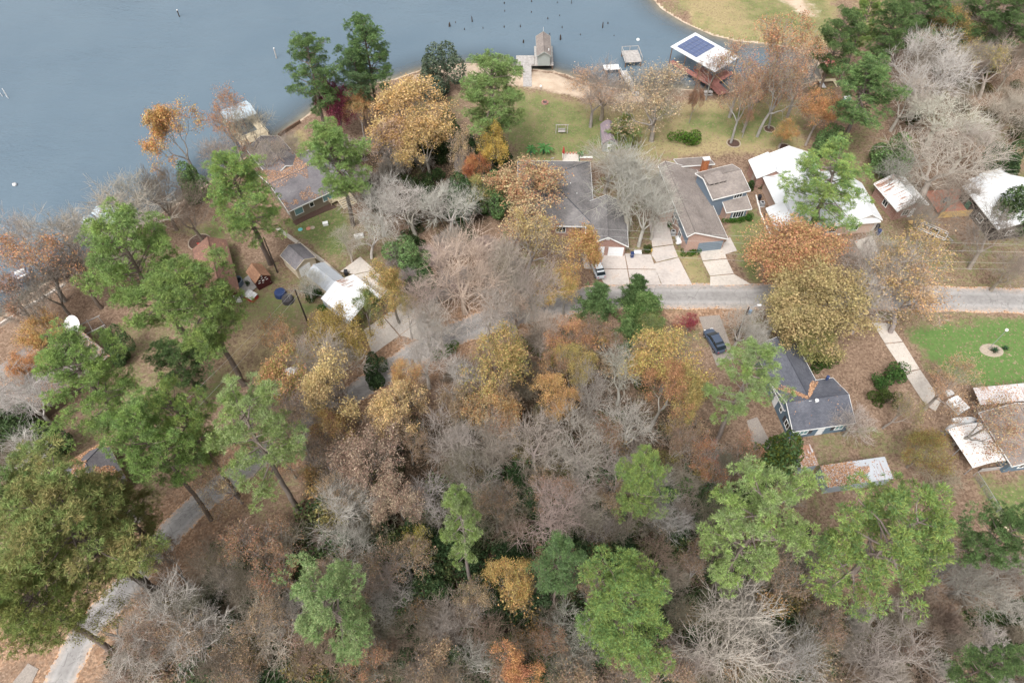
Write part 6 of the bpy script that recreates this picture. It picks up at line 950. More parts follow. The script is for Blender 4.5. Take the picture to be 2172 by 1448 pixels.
# V: solar roofed boathouse with red walkway
fv = Frame((1517, 152), (1569, 122), (1417, 101), 4.2); rv_ = fv.start('solar_boathouse', 'open boathouse with white metal roof carrying dark solar panels', 'boathouse'); L, Wd = fv.L, fv.W
m = MB(); m.slab([(0, 0, 4.1), (L, 0, 4.3), (L, Wd, 4.3), (0, Wd, 4.1)], .14); r = m.build('roof', 'metal_white', rv_); m = MB()
for k in range(1, int(Wd / .6)): y = k * .6; m.slab([(0, y - .02, 4.135), (L, y - .02, 4.335), (L, y + .02, 4.335), (0, y + .02, 4.135)], .03)
m.build('seam_ribs', 'metal_white', r, 'stuff')
for k in range(4):
    y0 = Wd * .48 + k * Wd * .112; m = MB(); zf = lambda x: 4.1 + .2 * x / L + .12; xa, xb = L * .12, L * .88
    m.slab([(xa, y0, zf(xa)), (xb, y0, zf(xb)), (xb, y0 + Wd * .106, zf(xb)), (xa, y0 + Wd * .106, zf(xa))], .04); sp = m.build('solar_panel', 'solar_cell', rv_); m = MB()
    for q in range(1, 6): x = xa + (xb - xa) * q / 6; m.box(x - .015, x + .015, y0 + .01, y0 + Wd * .106 - .01, zf(x) - .01, zf(x) + .008)
    m.build('cell_frame', 'grey_metal', sp, 'stuff')
for x in (.3, L - .3):
    for y in (.3, Wd * .33, Wd * .66, Wd - .3): MB().tube((x, y, -3), (x, y, 4.0), .11, sides=7).build('post', 'wood_brown', rv_)
planks(rv_, .2, 1.6, .2, Wd - .2, DZ, 'wood_red', 'x'); planks(rv_, 1.7, L - .2, .2, 2.4, DZ, 'wood_red', 'y')
fv2 = local_frame('red_walkway', 'red brown timber walkway from the lawn to the solar boathouse', 'walkway', (1524, 202), (1546, 196), (1462, 150), DZ, 0); planks(fv2.root, 0, fv2.L, 0, fv2.W, DZ, 'wood_red', 'x'); piles(fv2.root, [(x, y) for x in (.2, fv2.L - .2) for y in (1.0, fv2.W * .5, fv2.W - .5)], -2, DZ - .07)
for x in (.05, fv2.L - .05): MB().box(x - .04, x + .04, 0, fv2.W, DZ + .85, DZ + .93).build('rail', 'wood_yellow' if x > 1 else 'wood_red', fv2.root)
for x in (.05, fv2.L - .05):
    for k in range(5): MB().box(x - .045, x + .045, .1 + k * (fv2.W - .25) / 4, .19 + k * (fv2.W - .25) / 4, DZ, DZ + .85).build('rail_post', 'wood_red', fv2.root)
# W: red roofed pavilion and dark boat slip in the cove
fw1 = Frame((1752, 142), (1792, 138), (1758, 118), 3.0); rw1 = fw1.start('red_pavilion', 'small pavilion with faded red metal roof by the cove', 'pavilion', z=-.4); pw1 = [(0, 2.8), (.5, 3.8), (1, 2.8)]; r = block(rw1, fw1, 'x', pw1, 'wood_brown', 'red_roof', .2, t=.08, wall=False, trim=None); ribs(r, fw1, 'x', pw1, .5, 'red_roof')
for x in (.2, fw1.L - .2):
    for y in (.2, fw1.W - .2): MB().tube((x, y, -.6), (x, y, 2.75), .08, sides=6).build('post', 'wood_brown', rw1)
fw2 = local_frame('cove_dock', 'low cream edged boat slip with dark opening in the cove', 'dock', (1745, 186), (1782, 184), (1742, 168), DZ - .2, 0); L, Wd = fw2.L, fw2.W; planks(fw2.root, 0, L, Wd - .9, Wd, DZ - .2, 'wood_cream', 'x'); planks(fw2.root, 0, .8, 0, Wd - .95, DZ - .2, 'dirty_white', 'x'); planks(fw2.root, L - .8, L, 0, Wd - .95, DZ - .2, 'wood_cream', 'x'); MB().box(.9, L - .9, .1, Wd - 1.0, -.9, -.82).build('slip_sheet', 'black_plastic', fw2.root); piles(fw2.root, [(.2, .2), (L - .2, .2), (.2, Wd - .2), (L - .2, Wd - .2)], -2, DZ - .27)  # black sheet fills the slip opening just above the water
# K: boathouse by the tan house
fk = Frame((505, 290), (566, 266), (470, 232), 2.6); rk = fk.start('lake_boathouse', 'open lake boathouse with pale blue grey metal roof', 'boathouse', z=-.4); L, Wd = fk.L, fk.W; m = MB(); fk2 = _F(); fk2.L, fk2.W = L, Wd * .52; Mk = Matrix.Translation((0, Wd * .48, 0)); pk = [(0, 2.9), (.5, 3.6), (1, 2.9)]; r = block(rk, fk2, 'x', pk, 'wood_grey', 'metal_blue', .1, t=.08, M=Mk, wall=False, trim=None); ribs(r, fk2, 'x', pk, .5, 'metal_blue', Mk)
planks(rk, 0, L, 0, Wd * .3, .7, 'wood_cream', 'x'); planks(rk, 0, 1.4, Wd * .31, Wd, .7, 'wood_cream', 'y'); planks(rk, L - 1.4, L, Wd * .31, Wd, .7, 'wood_cream', 'y')
for x in (.15, L * .5, L - .15):
    for y in (.15, Wd * .5, Wd - .15): MB().tube((x, y, -3), (x, y, 2.85 if y > Wd * .4 else 1.6), .09, sides=6).build('post', 'wood_brown', rk)
MB().box(L - .12, L - .04, 0, Wd * .5, 1.5, 1.6).build('rail', 'wood_cream', rk); MB().box(0, L, .03, .11, 1.5, 1.6).build('rail', 'wood_cream', rk)
# Q: dock with blue metal roofs on the left shore
fqk = Frame((232, 512), (290, 472), (165, 466), 2.4); rqk = fqk.start('blue_roof_dock', 'covered dock with pale blue metal roofs under bare branches', 'boathouse', z=-.6); L, Wd = fqk.L, fqk.W
for i, (x0, x1, y0, y1) in enumerate(((L * .45, L, Wd * .1, Wd), (0, L * .38, Wd * .35, Wd * .95))):
    fz = _F(); fz.L, fz.W = x1 - x0, y1 - y0; Mz = Matrix.Translation((x0, y0, 0)); pz = [(0, 2.7), (.5, 3.3), (1, 2.7)]; r = block(rqk, fz, 'y', pz, 'wood_grey', 'metal_blue', .1, t=.08, M=Mz, wall=False, trim=None); ribs(r, fz, 'y', pz, .45, 'metal_blue', Mz)
    for x in (x0 + .15, x1 - .15):
        for y in (y0 + .15, y1 - .15): MB().tube((x, y, -2.5), (x, y, 2.65), .08, sides=6).build('post', 'wood_brown', rqk)
planks(rqk, 0, L * .42, 0, Wd * .34, .75, 'wood_grey', 'x'); planks(rqk, 0, .9, Wd * .36, Wd, .75, 'wood_grey', 'y'); MB().box(0, L * .42, .0, .08, 1.55, 1.62).build('rail', 'white_plastic', rqk); MB().box(0, .08, .1, Wd * .34, 1.55, 1.62).build('rail', 'white_plastic', rqk)
# posts and snags standing in the lake
STUMPS = [(953, 57, 1.1, .25), (1002, 47, 1.4, .14), (984, 64, .4, .12), (1025, 61, .4, .1), (1070, 8, .5, .14), (1069, 59, .5, .14), (1070, 25, .4, .1), (1104, 57, .5, .14), (1128, 5, .5, .14), (1127, 27, .4, .12), (1110, 91, .8, .2), (1162, 41, .5, .14), (1182, 7, .4, .1), (1189, 85, 1.3, .22), (1193, 60, .5, .12), (1211, 8, 1.6, .08), (1231, 75, .4, .1), (1278, 60, 1.5, .15), (1290, 51, .5, .14), (1302, 77, .3, .1), (1165, 74, .4, .12), (967, 49, .4, .1), (1186, 34, .4, .1)]
for i, (x, y, h, r) in enumerate(STUMPS):
    w = P(x, y, WATER_Z); o = MB(); g = random.Random(i); lx, ly = g.uniform(-.12, .12), g.uniform(-.12, .12); o.tube((0, 0, -2), (lx, ly, h * .7), r * 1.1, r * .85, 7); o.tube((lx, ly, h * .7), (lx * 1.6, ly * 1.6, h), r * .85, r * .35, 7)
    ob = o.build('tree_stump', 'wood_dark', None); ob.location = w; tag(ob, 'dark snag stump standing in the lake off the wooden dock', 'stump', 'snags standing in the lake')
def mark(x, y, h, r, mat, name, label, cat):
    w = P(x, y, WATER_Z); o = thing(name, label, cat, w); MB().tube((0, 0, -2.5), (.1, .05, h), r, sides=7).build('post', mat, o); MB().tube((.1, .05, h - .02), (.1, .05, h + .12), r * 1.25, sides=7).build('cap', 'dirty_white', o)
mark(586, 124, 2.4, .14, 'wood_grey', 'mooring_post', 'lone pale mooring post in open water by the waterside pines', 'post'); mark(380, 36, 1.6, .13, 'wood_dark', 'mooring_post', 'lone dark mooring post far out in open water', 'post')
o = thing('mooring_posts', 'three thin white poles leaning together in open water', 'poles', P(12, 208, WATER_Z))
for a, b in ((-1.2, .8), (.2, .5), (.9, -.3)): MB().tube((a * .5, b * .3, -2), (a, b, 2.0), .06, sides=6).build('pole', 'dirty_white', o)
def buoy(x, y, r, label, mat='white_plastic'):
    w = P(x, y, WATER_Z); o = thing('buoy', label, 'buoy', w); m = MB(); m.lathe([(.001, -.3 * r), (r * .8, -.1 * r), (r, .4 * r), (r * .8, .95 * r), (.3 * r, 1.25 * r), (.001, 1.3 * r)]); m.build('float', mat, o, smooth=True); MB().tube((0, 0, 1.25 * r), (0, 0, 1.6 * r), r * .15, sides=6).build('ring', 'grey_metal', o)
buoy(32, 393, .42, 'pale yellow round buoy floating off the left shore', 'dirty_white'); buoy(1353, 86, .4, 'white round buoy beyond the railed dock')
# docked boat at the left edge
fbt = Frame((-14, 622), (34, 600), (-22, 598), -.4); ob = thing('docked_boat', 'grey decked pontoon boat moored by the left shore', 'boat', fbt.M.translation + Vector((0, 0, WATER_Z)), fbt.ang); L, Wd = 6.2, 2.5
for y in (.3, Wd - .3): m = MB(); m.tube((.3, y, .15), (L - .5, y, .15), .3, sides=10); m.tube((L - .5, y, .15), (L + .2, y, .35), .3, .08, 10); m.build('pontoon', 'grey_metal', ob, smooth=True)
MB().box(0, L, .05, Wd - .05, .45, .55).build('deck', 'boat_grey', ob)
for x, y, a, b in ((.1, .15, 2.0, .6), (.1, Wd - .75, 2.0, .6), (4.2, .15, 1.6, .6), (4.2, Wd - .75, 1.6, .6)): MB().box(x, x + a, y, y + b, .55, .95).build('seat', 'white_plastic' if x > 1 else 'boat_grey', ob)
for y in (.06, Wd - .1): MB().box(0, L, y, y + .04, .55, 1.15).build('fence_panel', 'boat_grey', ob)
m = MB(); m.box(2.8, 3.4, .3, .9, .55, 1.3); m.build('console', 'black_plastic', ob)
# shore wall on the left
wl = PP([(-30, 706), (0, 688), (81, 638), (108, 622), (138, 604)]); m = MB()
for a, b in zip(wl[:-1], wl[1:]):
    e = (b - a).normalized(); s = Vector((-e.y, e.x, 0)) * .18; m.prism([((a - s).x, (a - s).y), ((b - s).x, (b - s).y), ((b + s).x, (b + s).y), ((a + s).x, (a + s).y)], -.9, .22)
wo_ = m.build('shore_wall', 'concrete_pale', None); tag(wo_, 'low pale concrete shore wall above the sand strip', 'wall')
wl = PP([(590, 286), (612, 271), (636, 256)], -.3); m = MB()
for a, b in zip(wl[:-1], wl[1:]):
    e = (b - a).normalized(); s = Vector((-e.y, e.x, 0)) * .14; m.prism([((a - s).x, (a - s).y), ((b - s).x, (b - s).y), ((b + s).x, (b + s).y), ((a + s).x, (a + s).y)], -1.6, -.1)
wo_ = m.build('bulkhead', 'wood_brown', None); tag(wo_, 'dark timber bulkhead at the water below the tan house lawn', 'bulkhead')
# ------------------------------------------------------------------ vehicles and yard things
def car(px, py, heading, label, paintm, roofm, scale=1.0, z=.07):
    w = P(px, py, .8); o = thing('parked_car', label, 'car', (w.x, w.y, z), heading); o.scale = (scale,) * 3
    # stations along the length (front at +x): x, half width, bottom, belt height
    st = [(-2.25, .62, .45, .80), (-2.18, .80, .32, .95), (-1.7, .88, .26, 1.02), (-.6, .90, .24, .98), (.6, .90, .24, .96), (1.35, .88, .26, .90), (1.95, .82, .30, .80), (2.22, .66, .42, .66)]
    m = MB(); rows = [[(x, -hw * .96, b), (x, -hw, b + .18), (x, -hw, h - .12), (x, -hw * .86, h), (x, hw * .86, h), (x, hw, h - .12), (x, hw, b + .18), (x, hw * .96, b)] for x, hw, b, h in st]; n = 8; b0 = m.pts([p for r in rows for p in r])
    for i in range(len(st) - 1):
        for k in range(n): j = (k + 1) % n; m.f.append((b0 + i * n + k, b0 + (i + 1) * n + k, b0 + (i + 1) * n + j, b0 + i * n + j)); m.uv.append([(0, 0)] * 4)
    m.f.append(tuple(b0 + k for k in range(n))); m.uv.append([(0, 0)] * n); m.f.append(tuple(b0 + (len(st) - 1) * n + k for k in range(n - 1, -1, -1))); m.uv.append([(0, 0)] * n)
    body = m.build('body', paintm, o, smooth=False)
    gs = [(-2.0, .74, 1.0), (-1.72, .68, 1.46), (-.9, .66, 1.56), (.2, .66, 1.55), (.55, .66, 1.48), (1.35, .74, .93)]; m = MB(); b0 = m.pts([p for x, hw, h in gs for p in ((x, -hw - .1 * (1.56 - h), .9), (x, -hw, h), (x, hw, h), (x, hw + .1 * (1.56 - h), .9))])
    for i in range(5):
        for k in range(3): m.f.append((b0 + i * 4 + k, b0 + i * 4 + k + 1, b0 + i * 4 + 5 + k, b0 + i * 4 + 4 + k)); m.uv.append([(0, 0)] * 4)
    m.f.append((b0, b0 + 3, b0 + 2, b0 + 1)); m.uv.append([(0, 0)] * 4); m.f.append((b0 + 20, b0 + 21, b0 + 22, b0 + 23)); m.uv.append([(0, 0)] * 4); m.build('windows', 'glass', o)
    m = MB(); m.slab([(-1.66, -.63, 1.5), (.42, -.63, 1.555), (.42, .63, 1.555), (-1.66, .63, 1.5)], .02); m.slab([(-.95, -.6, 1.6), (.2, -.6, 1.595), (.2, .6, 1.595), (-.95, .6, 1.6)], .05); m.build('roof', roofm, o)
    for x in (-.55,):
        for s in (-1, 1): m = MB(); m.box(x - .05, x + .05, s * .69 - .03, s * .69 + .03, .95, 1.52); m.build('pillar', paintm, o)
    for x in (-1.4, 1.4):
        for s in (-1, 1):
            wh = MB(); wh.tube((x, s * .72, .33), (x, s * .92, .33), .33, sides=16); ty = wh.build('wheel', 'rubber', o); rm_ = MB(); rm_.tube((x, s * .9, .33), (x, s * .935, .33), .2, sides=12); rm_.build('rim', 'rim', ty)
    for s in (-1, 1):
        MB().box(2.1, 2.2, s * .5 - .14, s * .5 + .14, .58, .72).build('headlight', 'white_plastic', o); MB().box(-2.26, -2.19, s * .6 - .1, s * .6 + .1, .72, .92).build('tail_light', 'red_paint', o); MB().box(.75, .95, s * .98 - .1, s * .98 + .1, .9, 1.05).build('mirror', paintm, o)
    return o
car(1268, 568, R_(102), 'silver hatchback parked on the concrete below the twin garage doors', 'car_silver', 'car_white', 1.0); car(1516, 722, R_(108), 'dark blue car parked beside the golden tree', 'car_blue', 'car_blue', 1.08, .05)
def at(name, label, cat, px, py, rz=0.0, z=0.0, base=None): w = P(px, py, z); return thing(name, label, cat, (w.x, w.y, gz(w.x, w.y) if base is None else base), rz)
# wheeled bins, tank, buckets
def bin_(px, py, label, mat='blue_plastic'):
    o = at('wheelie_bin', label, 'bin', px, py); m = MB(); m.prism([(-.25, -.28), (.25, -.28), (.25, .28), (-.25, .28)], .04, .95); m.build('body', mat, o); m = MB(); m.slab([(-.3, -.34, 1.0), (.3, -.34, 1.0), (.3, .34, 1.08), (-.3, .34, 1.08)], .07); m.build('lid', mat, o); 
    for x in (-.28, .28): MB().tube((x - .03, .25, .12), (x + .03, .25, .12), .12, sides=10).build('wheel', 'rubber', o)
bin_(1340, 545, 'dark blue wheeled bin beside the white bench on the driveway'); bin_(1862, 497, 'blue wheeled bin by the pale carport gable'); bin_(1858, 486, 'black wheeled bin by the pale carport gable', 'black_plastic'); bin_(735, 583, 'black wheeled bin at the end of the ribbed carport', 'black_plastic'); bin_(1609, 424, 'black bin beside the white roofed house air conditioner', 'black_plastic'); bin_(1993, 925, 'dark blue bin beside the white canopy')
o = at('garden_bench', 'white metal bench between the bin and the dark round bush', 'bench', 1352, 540); MB().box(-.7, .7, -.2, .2, .42, .47).build('seat', 'white_plastic', o); MB().box(-.7, .7, .2, .24, .5, .9).build('backrest', 'white_plastic', o)
for x in (-.6, .6):
    for y in (-.15, .15): MB().box(x - .03, x + .03, y - .03, y + .03, 0, .42).build('leg', 'white_plastic', o)
o = at('yellow_bucket', 'small yellow bucket beside the dark round bush', 'bucket', 1381, 533); m = MB(); m.lathe([(.001, .02), (.18, .02), (.25, .45), (.22, .45), (.16, .08), (.001, .08)]); m.build('pail', 'yellow_paint', o); MB().tube((-.23, 0, .44), (.23, 0, .5), .015, sides=5).build('handle', 'grey_metal', o)
o = at('gas_tank', 'white horizontal gas tank beside the brick garage', 'tank', 1438, 515, R_(100)); m = MB(); m.tube((-.8, 0, .65), (.8, 0, .65), .4, sides=14); m.lathe([(.4, 0), (.3, .12), (.001, .18)], (0, 0, 0)); m.v = m.v; m.build('tank', 'white_plastic', o, smooth=True)
for x in (-.5, .5): MB().box(x - .08, x + .08, -.25, .25, 0, .3).build('foot', 'grey_metal', o)
o = at('garage_urn', 'white flower urn beside the twin garage doors', 'urn', 1320, 537, z=.07, base=.07); m = MB(); m.lathe([(.001, 0), (.2, 0), (.1, .2), (.3, .5), (.26, .5), (.001, .3)]); m.build('bowl', 'white_stone', o); MB().lathe([(.2, .45), (.12, .6), (.001, .66)]).build('plant', 'dark_wall', o)
o = at('lawn_statue', 'white statue standing beside the grey garage wing', 'statue', 1226, 497); m = MB(); m.lathe([(.001, 0), (.35, 0), (.35, .25), (.2, .3), (.24, .8), (.3, 1.1), (.12, 1.3), (.15, 1.45), (.1, 1.6), (.001, 1.65)]); m.build('figure', 'white_stone', o, smooth=True); MB().box(-.4, .4, -.4, .4, -.02, .08).build('base', 'gravel', o)
# white hexagonal gazebo ornament and stone edges near the white roof house
o = at('white_planter', 'white faceted planter on the stony strip', 'planter', 1634, 472); m = MB(); m.lathe([(.001, 0), (.75, 0), (.9, .8), (.6, .95), (.001, 1.0)], sides=8); m.build('shell', 'white_stone', o); MB().lathe([(.5, .96), (.3, 1.1), (.001, 1.12)], sides=8).build('lid', 'dirty_white', o)
def ribbon(name, label, cat, pts_px, w, z1, mat, z0=-.05):
    ps = PP(pts_px); ob = thing(name, label, cat, (ps[0].x, ps[0].y, 0)); g = random.Random(len(label))
    for a, b in zip(ps[:-1], ps[1:]):
        n = max(1, int((b - a).length / .45)); e = (b - a).normalized(); s = Vector((-e.y, e.x, 0)) * w * .5
        for k in range(n):
            p = a + (b - a) * ((k + .05) / n) - ps[0]; q = a + (b - a) * ((k + .95) / n) - ps[0]; ss = s * g.uniform(.8, 1.2); MB().prism([((p - ss).x, (p - ss).y), ((q - ss).x, (q - ss).y), ((q + ss).x, (q + ss).y), ((p + ss).x, (p + ss).y)], z0, z1 * g.uniform(.7, 1.3)).build('edging_stone', mat, ob)
    return ob
ribbon('stone_edging', 'white stone edging along the strip beside the white roofed house', 'edging', [(1603, 415), (1612, 450), (1622, 475), (1630, 492), (1640, 502)], .22, .22, 'white_stone'); ribbon('bed_edging', 'curved white edging of the bed under the rounded pine', 'edging', [(1728, 480), (1733, 470), (1745, 466), (1762, 466), (1776, 470), (1786, 484), (1788, 494), (1776, 498), (1762, 490)], .3, .15, 'white_stone'); ribbon('bed_edging', 'white edging curl at the foot of the rounded pine trunk', 'edging', [(1725, 485), (1731, 490), (1733, 498), (1722, 499)], .5, .15, 'white_stone')
for x, y, r, l in ((1556, 304, 1.25, 'stone ring round the two trunked lawn tree'), (1632, 274, 1.05, 'stone ring round the slim rust tree on the lawn'), (1664, 313, 1.15, 'stone ring round the small orange lawn tree')):
    o = at('stone_ring', l, 'stone ring', x, y); g = random.Random(x)
    for k in range(22): 
        a = k * 6.283 / 22; c, s = math.cos(a), math.sin(a); rr = r * g.uniform(.96, 1.05); h = g.uniform(.08, .16); t = .13 * r; m = MB(); m.prism([(c * rr - s * t, s * rr + c * t), (c * rr + s * t, s * rr - c * t), (c * (rr + .17) + s * t, s * (rr + .17) - c * t), (c * (rr + .17) - s * t, s * (rr + .17) + c * t)][::-1], -.03, h); m.build('ring_stone', 'stone_edge', o)
    m = MB(); m.lathe([(.001, .03), (r * .95, .012)], sides=20); m.build('mulch', 'mulch', o)
# trunks of the tall lawn trees seen with stone rings
for x, y, H, l in ((1550, 303, 16, 'tall straight lawn tree trunk with thin rusty crown in a stone ring'), (1606, 290, 19, 'leaning tall lawn tree with thin rusty crown'), (1630, 272, 13, 'slim rust tree in the far stone ring'), (1497, 212, 11, 'short leaning tree at the foot of the red walkway')):
    w = P(x, y, 0); tree('oak_sparse', 0, 0, 0, H, (.33, .18, .11), (.36, .26, .16), l, at=(w.x, w.y), R=H * .28, bark=(.27, .25, .235))
# fire pit, swing, bird feeders
o = at('fire_pit', 'small round brick fire pit on the back lawn', 'fire pit', 1156, 219); m = MB(); m.lathe([(.75, -.02), (.75, .35), (.5, .35), (.5, .05), (.001, .05)], sides=16); m.build('brick_ring', 'brick_red', o); m = MB(); m.lathe([(.49, .08), (.001, .14)]); m.build('ashes', 'dark_wall', o)
o = at('garden_swing', 'grey timber garden swing on the back lawn', 'swing', 1191, 283)
for x in (-1.15, 1.15): MB().box(x - .07, x + .07, -.07, .07, 0, 2.0).build('post', 'wood_grey', o)
MB().box(-1.3, 1.3, -.06, .06, 2.0, 2.12).build('beam', 'wood_grey', o); MB().box(-.75, .75, -.25, .25, .48, .54).build('seat', 'wood_grey', o); MB().box(-.75, .75, .24, .3, .6, 1.05).build('backrest', 'wood_grey', o)
for x in (-.72, .72): MB().tube((x, 0, .54), (x, 0, 2.02), .02, sides=5).build('chain', 'grey_metal', o)
for x, y, l in ((1090, 157, 'round white lamp globe on a post on the beach'), (1147, 206, 'small white lawn lamp by the beach edge')):
    o = at('lamp_globe', l, 'lamp', x, y + 16 if x < 1100 else y - 16); MB().tube((0, 0, -.05), (0, 0, 1.7 if x < 1100 else .6), .04, sides=6).build('post', 'grey_metal', o); m = MB(); z = 1.65 if x < 1100 else .55; m.lathe([(.001, z), (.2, z + .1), (.25, z + .25), (.2, z + .4), (.001, z + .5)]); m.build('globe', 'white_plastic', o, smooth=True)
# banana plants behind the hip roof
leafg = (.07, .17, .05)
def banana(px, py, n, L, label):
    o = at('banana_plant', label, 'plant', px, py, 0, 1.0); g = random.Random(px)
    for k in range(3): MB().tube((g.uniform(-.3, .3), g.uniform(-.3, .3), 0), (g.uniform(-.3, .3), g.uniform(-.3, .3), 1.5), .12, .07, 7).build('stem', 'green_paint', o)
    for k in range(n):
        a = k * 2.4 + g.random(); l = L * g.uniform(.75, 1.15); m = MB(); seg = 5; ps = []
        for i in range(seg + 1):
            t = i / seg; x = l * t; z = 1.4 + 1.15 * l * .55 * t - l * .75 * t * t; w = .28 * math.sin(math.pi * min(.97, .12 + t * .88)); ps.append((x, w, z))
        for i in range(seg):
            for s in (-1, 1):
                q = [(ps[i][0], 0, ps[i][2]), (ps[i + 1][0], 0, ps[i + 1][2]), (ps[i + 1][0], s * ps[i + 1][1], ps[i + 1][2] + .1), (ps[i][0], s * ps[i][1], ps[i][2] + .1)]; c, sn = math.cos(a), math.sin(a); m.face([(x * c - y * sn, x * sn + y * c, z) for x, y, z in q])
        f = m.build('leaf', 'leaf', o); f.color = (*leafg, 1); f['c2'] = [.10, .21, .07]
banana(1155, 318, 11, 2.0, 'large banana plant with arching leaves behind the grey hip roof'); banana(1128, 322, 8, 1.7, 'smaller banana plant behind the grey hip roof corner'); banana(1232, 330, 6, .9, 'small palm like plant beside the patio steps')
o = at('patio', 'small pale patio with brick steps behind the grey hip roof', 'patio', 1210, 334); MB().box(-1.6, 1.6, -1.2, 1.2, -.05, .1).build('slab', 'concrete_pale', o); MB().box(1.7, 4.2, -.9, -.5, -.05, .6).build('planter_wall', 'brick_red', o); MB().box(1.65, 4.25, -.95, -.45, .6, .68).build('coping', 'white_stone', o)
for k in range(5): MB().lathe([(.001, 0), (.14, 0), (.2, .32), (.15, .32), (.001, .25)], (-1.2 + k * .6, 1.0, .1), 10).build('pot', 'terracotta', o)
o = at('red_umbrella', 'folded red parasol behind the grey hip roof', 'parasol', 1194, 340); MB().tube((0, 0, 0), (0, 0, 3.4), .04, sides=6).build('pole', 'wood_brown', o); m = MB(); m.lathe([(.16, 1.7), (.26, 2.0), (.12, 3.0), (.02, 3.4)], sides=8); m.build('canopy', 'red_paint', o)
# satellite dishes
o = at('satellite_dish', 'big weathered white satellite dish above the leafy roof', 'satellite dish', 168, 700, R_(-25), 3.0, 0.0); MB().tube((0, 0, 0), (0, 0, 4.2), .1, sides=8).build('mast', 'grey_metal', o)
m = MB(Matrix.Translation((0, -.15, 4.4)) @ Matrix.Rotation(R_(38), 4, 'X')); m.lathe([(.001, 0), (.5, .05), (1.0, .2), (1.5, .42), (1.55, .42), (1.02, .14), (.5, -.02), (.001, -.08)], sides=28); m.build('reflector', 'dirty_white', o, smooth=True); m = MB(Matrix.Translation((0, -.15, 4.4)) @ Matrix.Rotation(R_(38), 4, 'X'))
for a in (0, 2.09, 4.19): m.tube((1.2 * math.cos(a), 1.2 * math.sin(a), .32), (0, 0, 1.3), .02, sides=5)
m.tube((0, 0, 1.25), (0, 0, 1.45), .09, sides=8); m.build('feed_arm', 'grey_metal', o)
o = at('roof_dish', 'small grey dish on the eave of the grey hip roof', 'satellite dish', 1172, 341, R_(200), 3.2, 2.9); MB().tube((0, 0, 0), (0, 0, .6), .03, sides=6).build('mast', 'grey_metal', o); m = MB(Matrix.Translation((0, 0, .75)) @ Matrix.Rotation(R_(50), 4, 'X')); m.lathe([(.001, 0), (.3, .08), (.38, .14), (.3, .05), (.001, -.03)]); m.build('reflector', 'dirty_white', o)
# pergola frame next to the dish
o = at('pergola', 'open grey timber frame beside the satellite dish', 'pergola', 208, 712, R_(38))
for x in (-1.6, 1.6):
    for y in (-1.2, 1.2): MB().box(x - .07, x + .07, y - .07, y + .07, 0, 2.5).build('post', 'wood_grey', o)
for y in (-1.2, 1.2): MB().box(-1.9, 1.9, y - .06, y + .06, 2.5, 2.64).build('beam', 'wood_grey', o)
for x in (-1.6, 0): MB().box(x - .05, x + .05, -1.5, 1.5, 2.645, 2.76).build('rafter', 'wood_grey', o)
# red cabin yard
o = at('timber_deck', 'grey timber deck between the red cabin and the little red shed', 'deck', 526, 606, R_(-36)); planks(o, -1.6, 1.6, -3.4, 2.6, .25, 'wood_grey', 'x'); 
for x in (-1.5, 1.5):
    for y in (-3.2, 2.4): MB().box(x - .06, x + .06, y - .06, y + .06, 0, .19).build('leg', 'wood_grey', o)
o = at('water_tank', 'round open blue grey stock tank on the timber deck', 'tank', 504, 601, 0, .4, .0); m = MB(); m.lathe([(.001, .0), (.95, 0), (1.0, 1.25), (.9, 1.25), (.86, .8), (.001, .8)], sides=20); m.build('wall', 'siding_slate', o); MB().lathe([(.88, .82), (.001, .83)], sides=20).build('water', 'glass', o)
o = at('chest_freezer', 'pink edged grey lidded box beside the timber deck', 'box', 534, 632, R_(-30)); MB().box(-.95, .95, -.7, .7, 0, .75).build('body', 'red_paint', o); m = MB(); m.slab([(-1.0, -.75, .82), (1.0, -.75, .82), (1.0, .75, .95), (-1.0, .75, .95)], .07); m.build('lid', 'dirty_white', o)
for x, y, l in ((594, 621, 'round table under a dark blue cover on the lawn'), (610, 634, 'second round table with a dark cover by the small bare tree')):
    o = at('covered_table', l, 'table', x, y, 0, .5); m = MB(); m.lathe([(1.05, .0), (.98, .4), (.92, .78), (.6, .86), (.001, .9)], sides=14); m.build('cover', 'blue_plastic' if x < 600 else 'dark_wall', o); MB().tube((0, 0, 0), (0, 0, .8), .06, sides=6).build('leg', 'grey_metal', o)
o = at('tree_bed', 'round mulch bed with stone edge above the red cabin', 'flower bed', 424, 514); m = MB(); m.lathe([(1.9, -.02), (1.85, .1), (.001, .16)], sides=20); m.build('mulch', 'mulch', o); m = MB(); m.lathe([(2.05, -.03), (2.05, .14), (1.88, .14), (1.88, -.03)], sides=20); m.build('edge', 'stone_edge', o)
o = at('red_chair', 'red garden chair at the roof corner of the red cabin', 'chair', 424, 526); MB().box(-.3, .3, -.3, .3, .38, .44).build('seat', 'red_paint', o); MB().box(-.3, .3, .26, .32, .44, 1.0).build('backrest', 'red_paint', o)
for x in (-.26, .26):
    for y in (-.26, .26): MB().box(x - .03, x + .03, y - .03, y + .03, 0, .38).build('leg', 'red_paint', o)
for i, (x, y, mt, l) in enumerate(((637, 487, 'teal_paint', 'teal round lid on the green lawn'), (654, 485, 'terracotta', 'pinkish round stepping stone on the green lawn'), (663, 483, 'stone_edge', 'tan round stepping stone on the green lawn'))):
    o = MB(); o.lathe([(.42, -.03), (.42, .06), (.36, .09), (.001, .1)], sides=18); ob = o.build('stepping_stone', mt, None); w = P(x, y); ob.location = (w.x, w.y, 0); tag(ob, l, 'stepping stone')
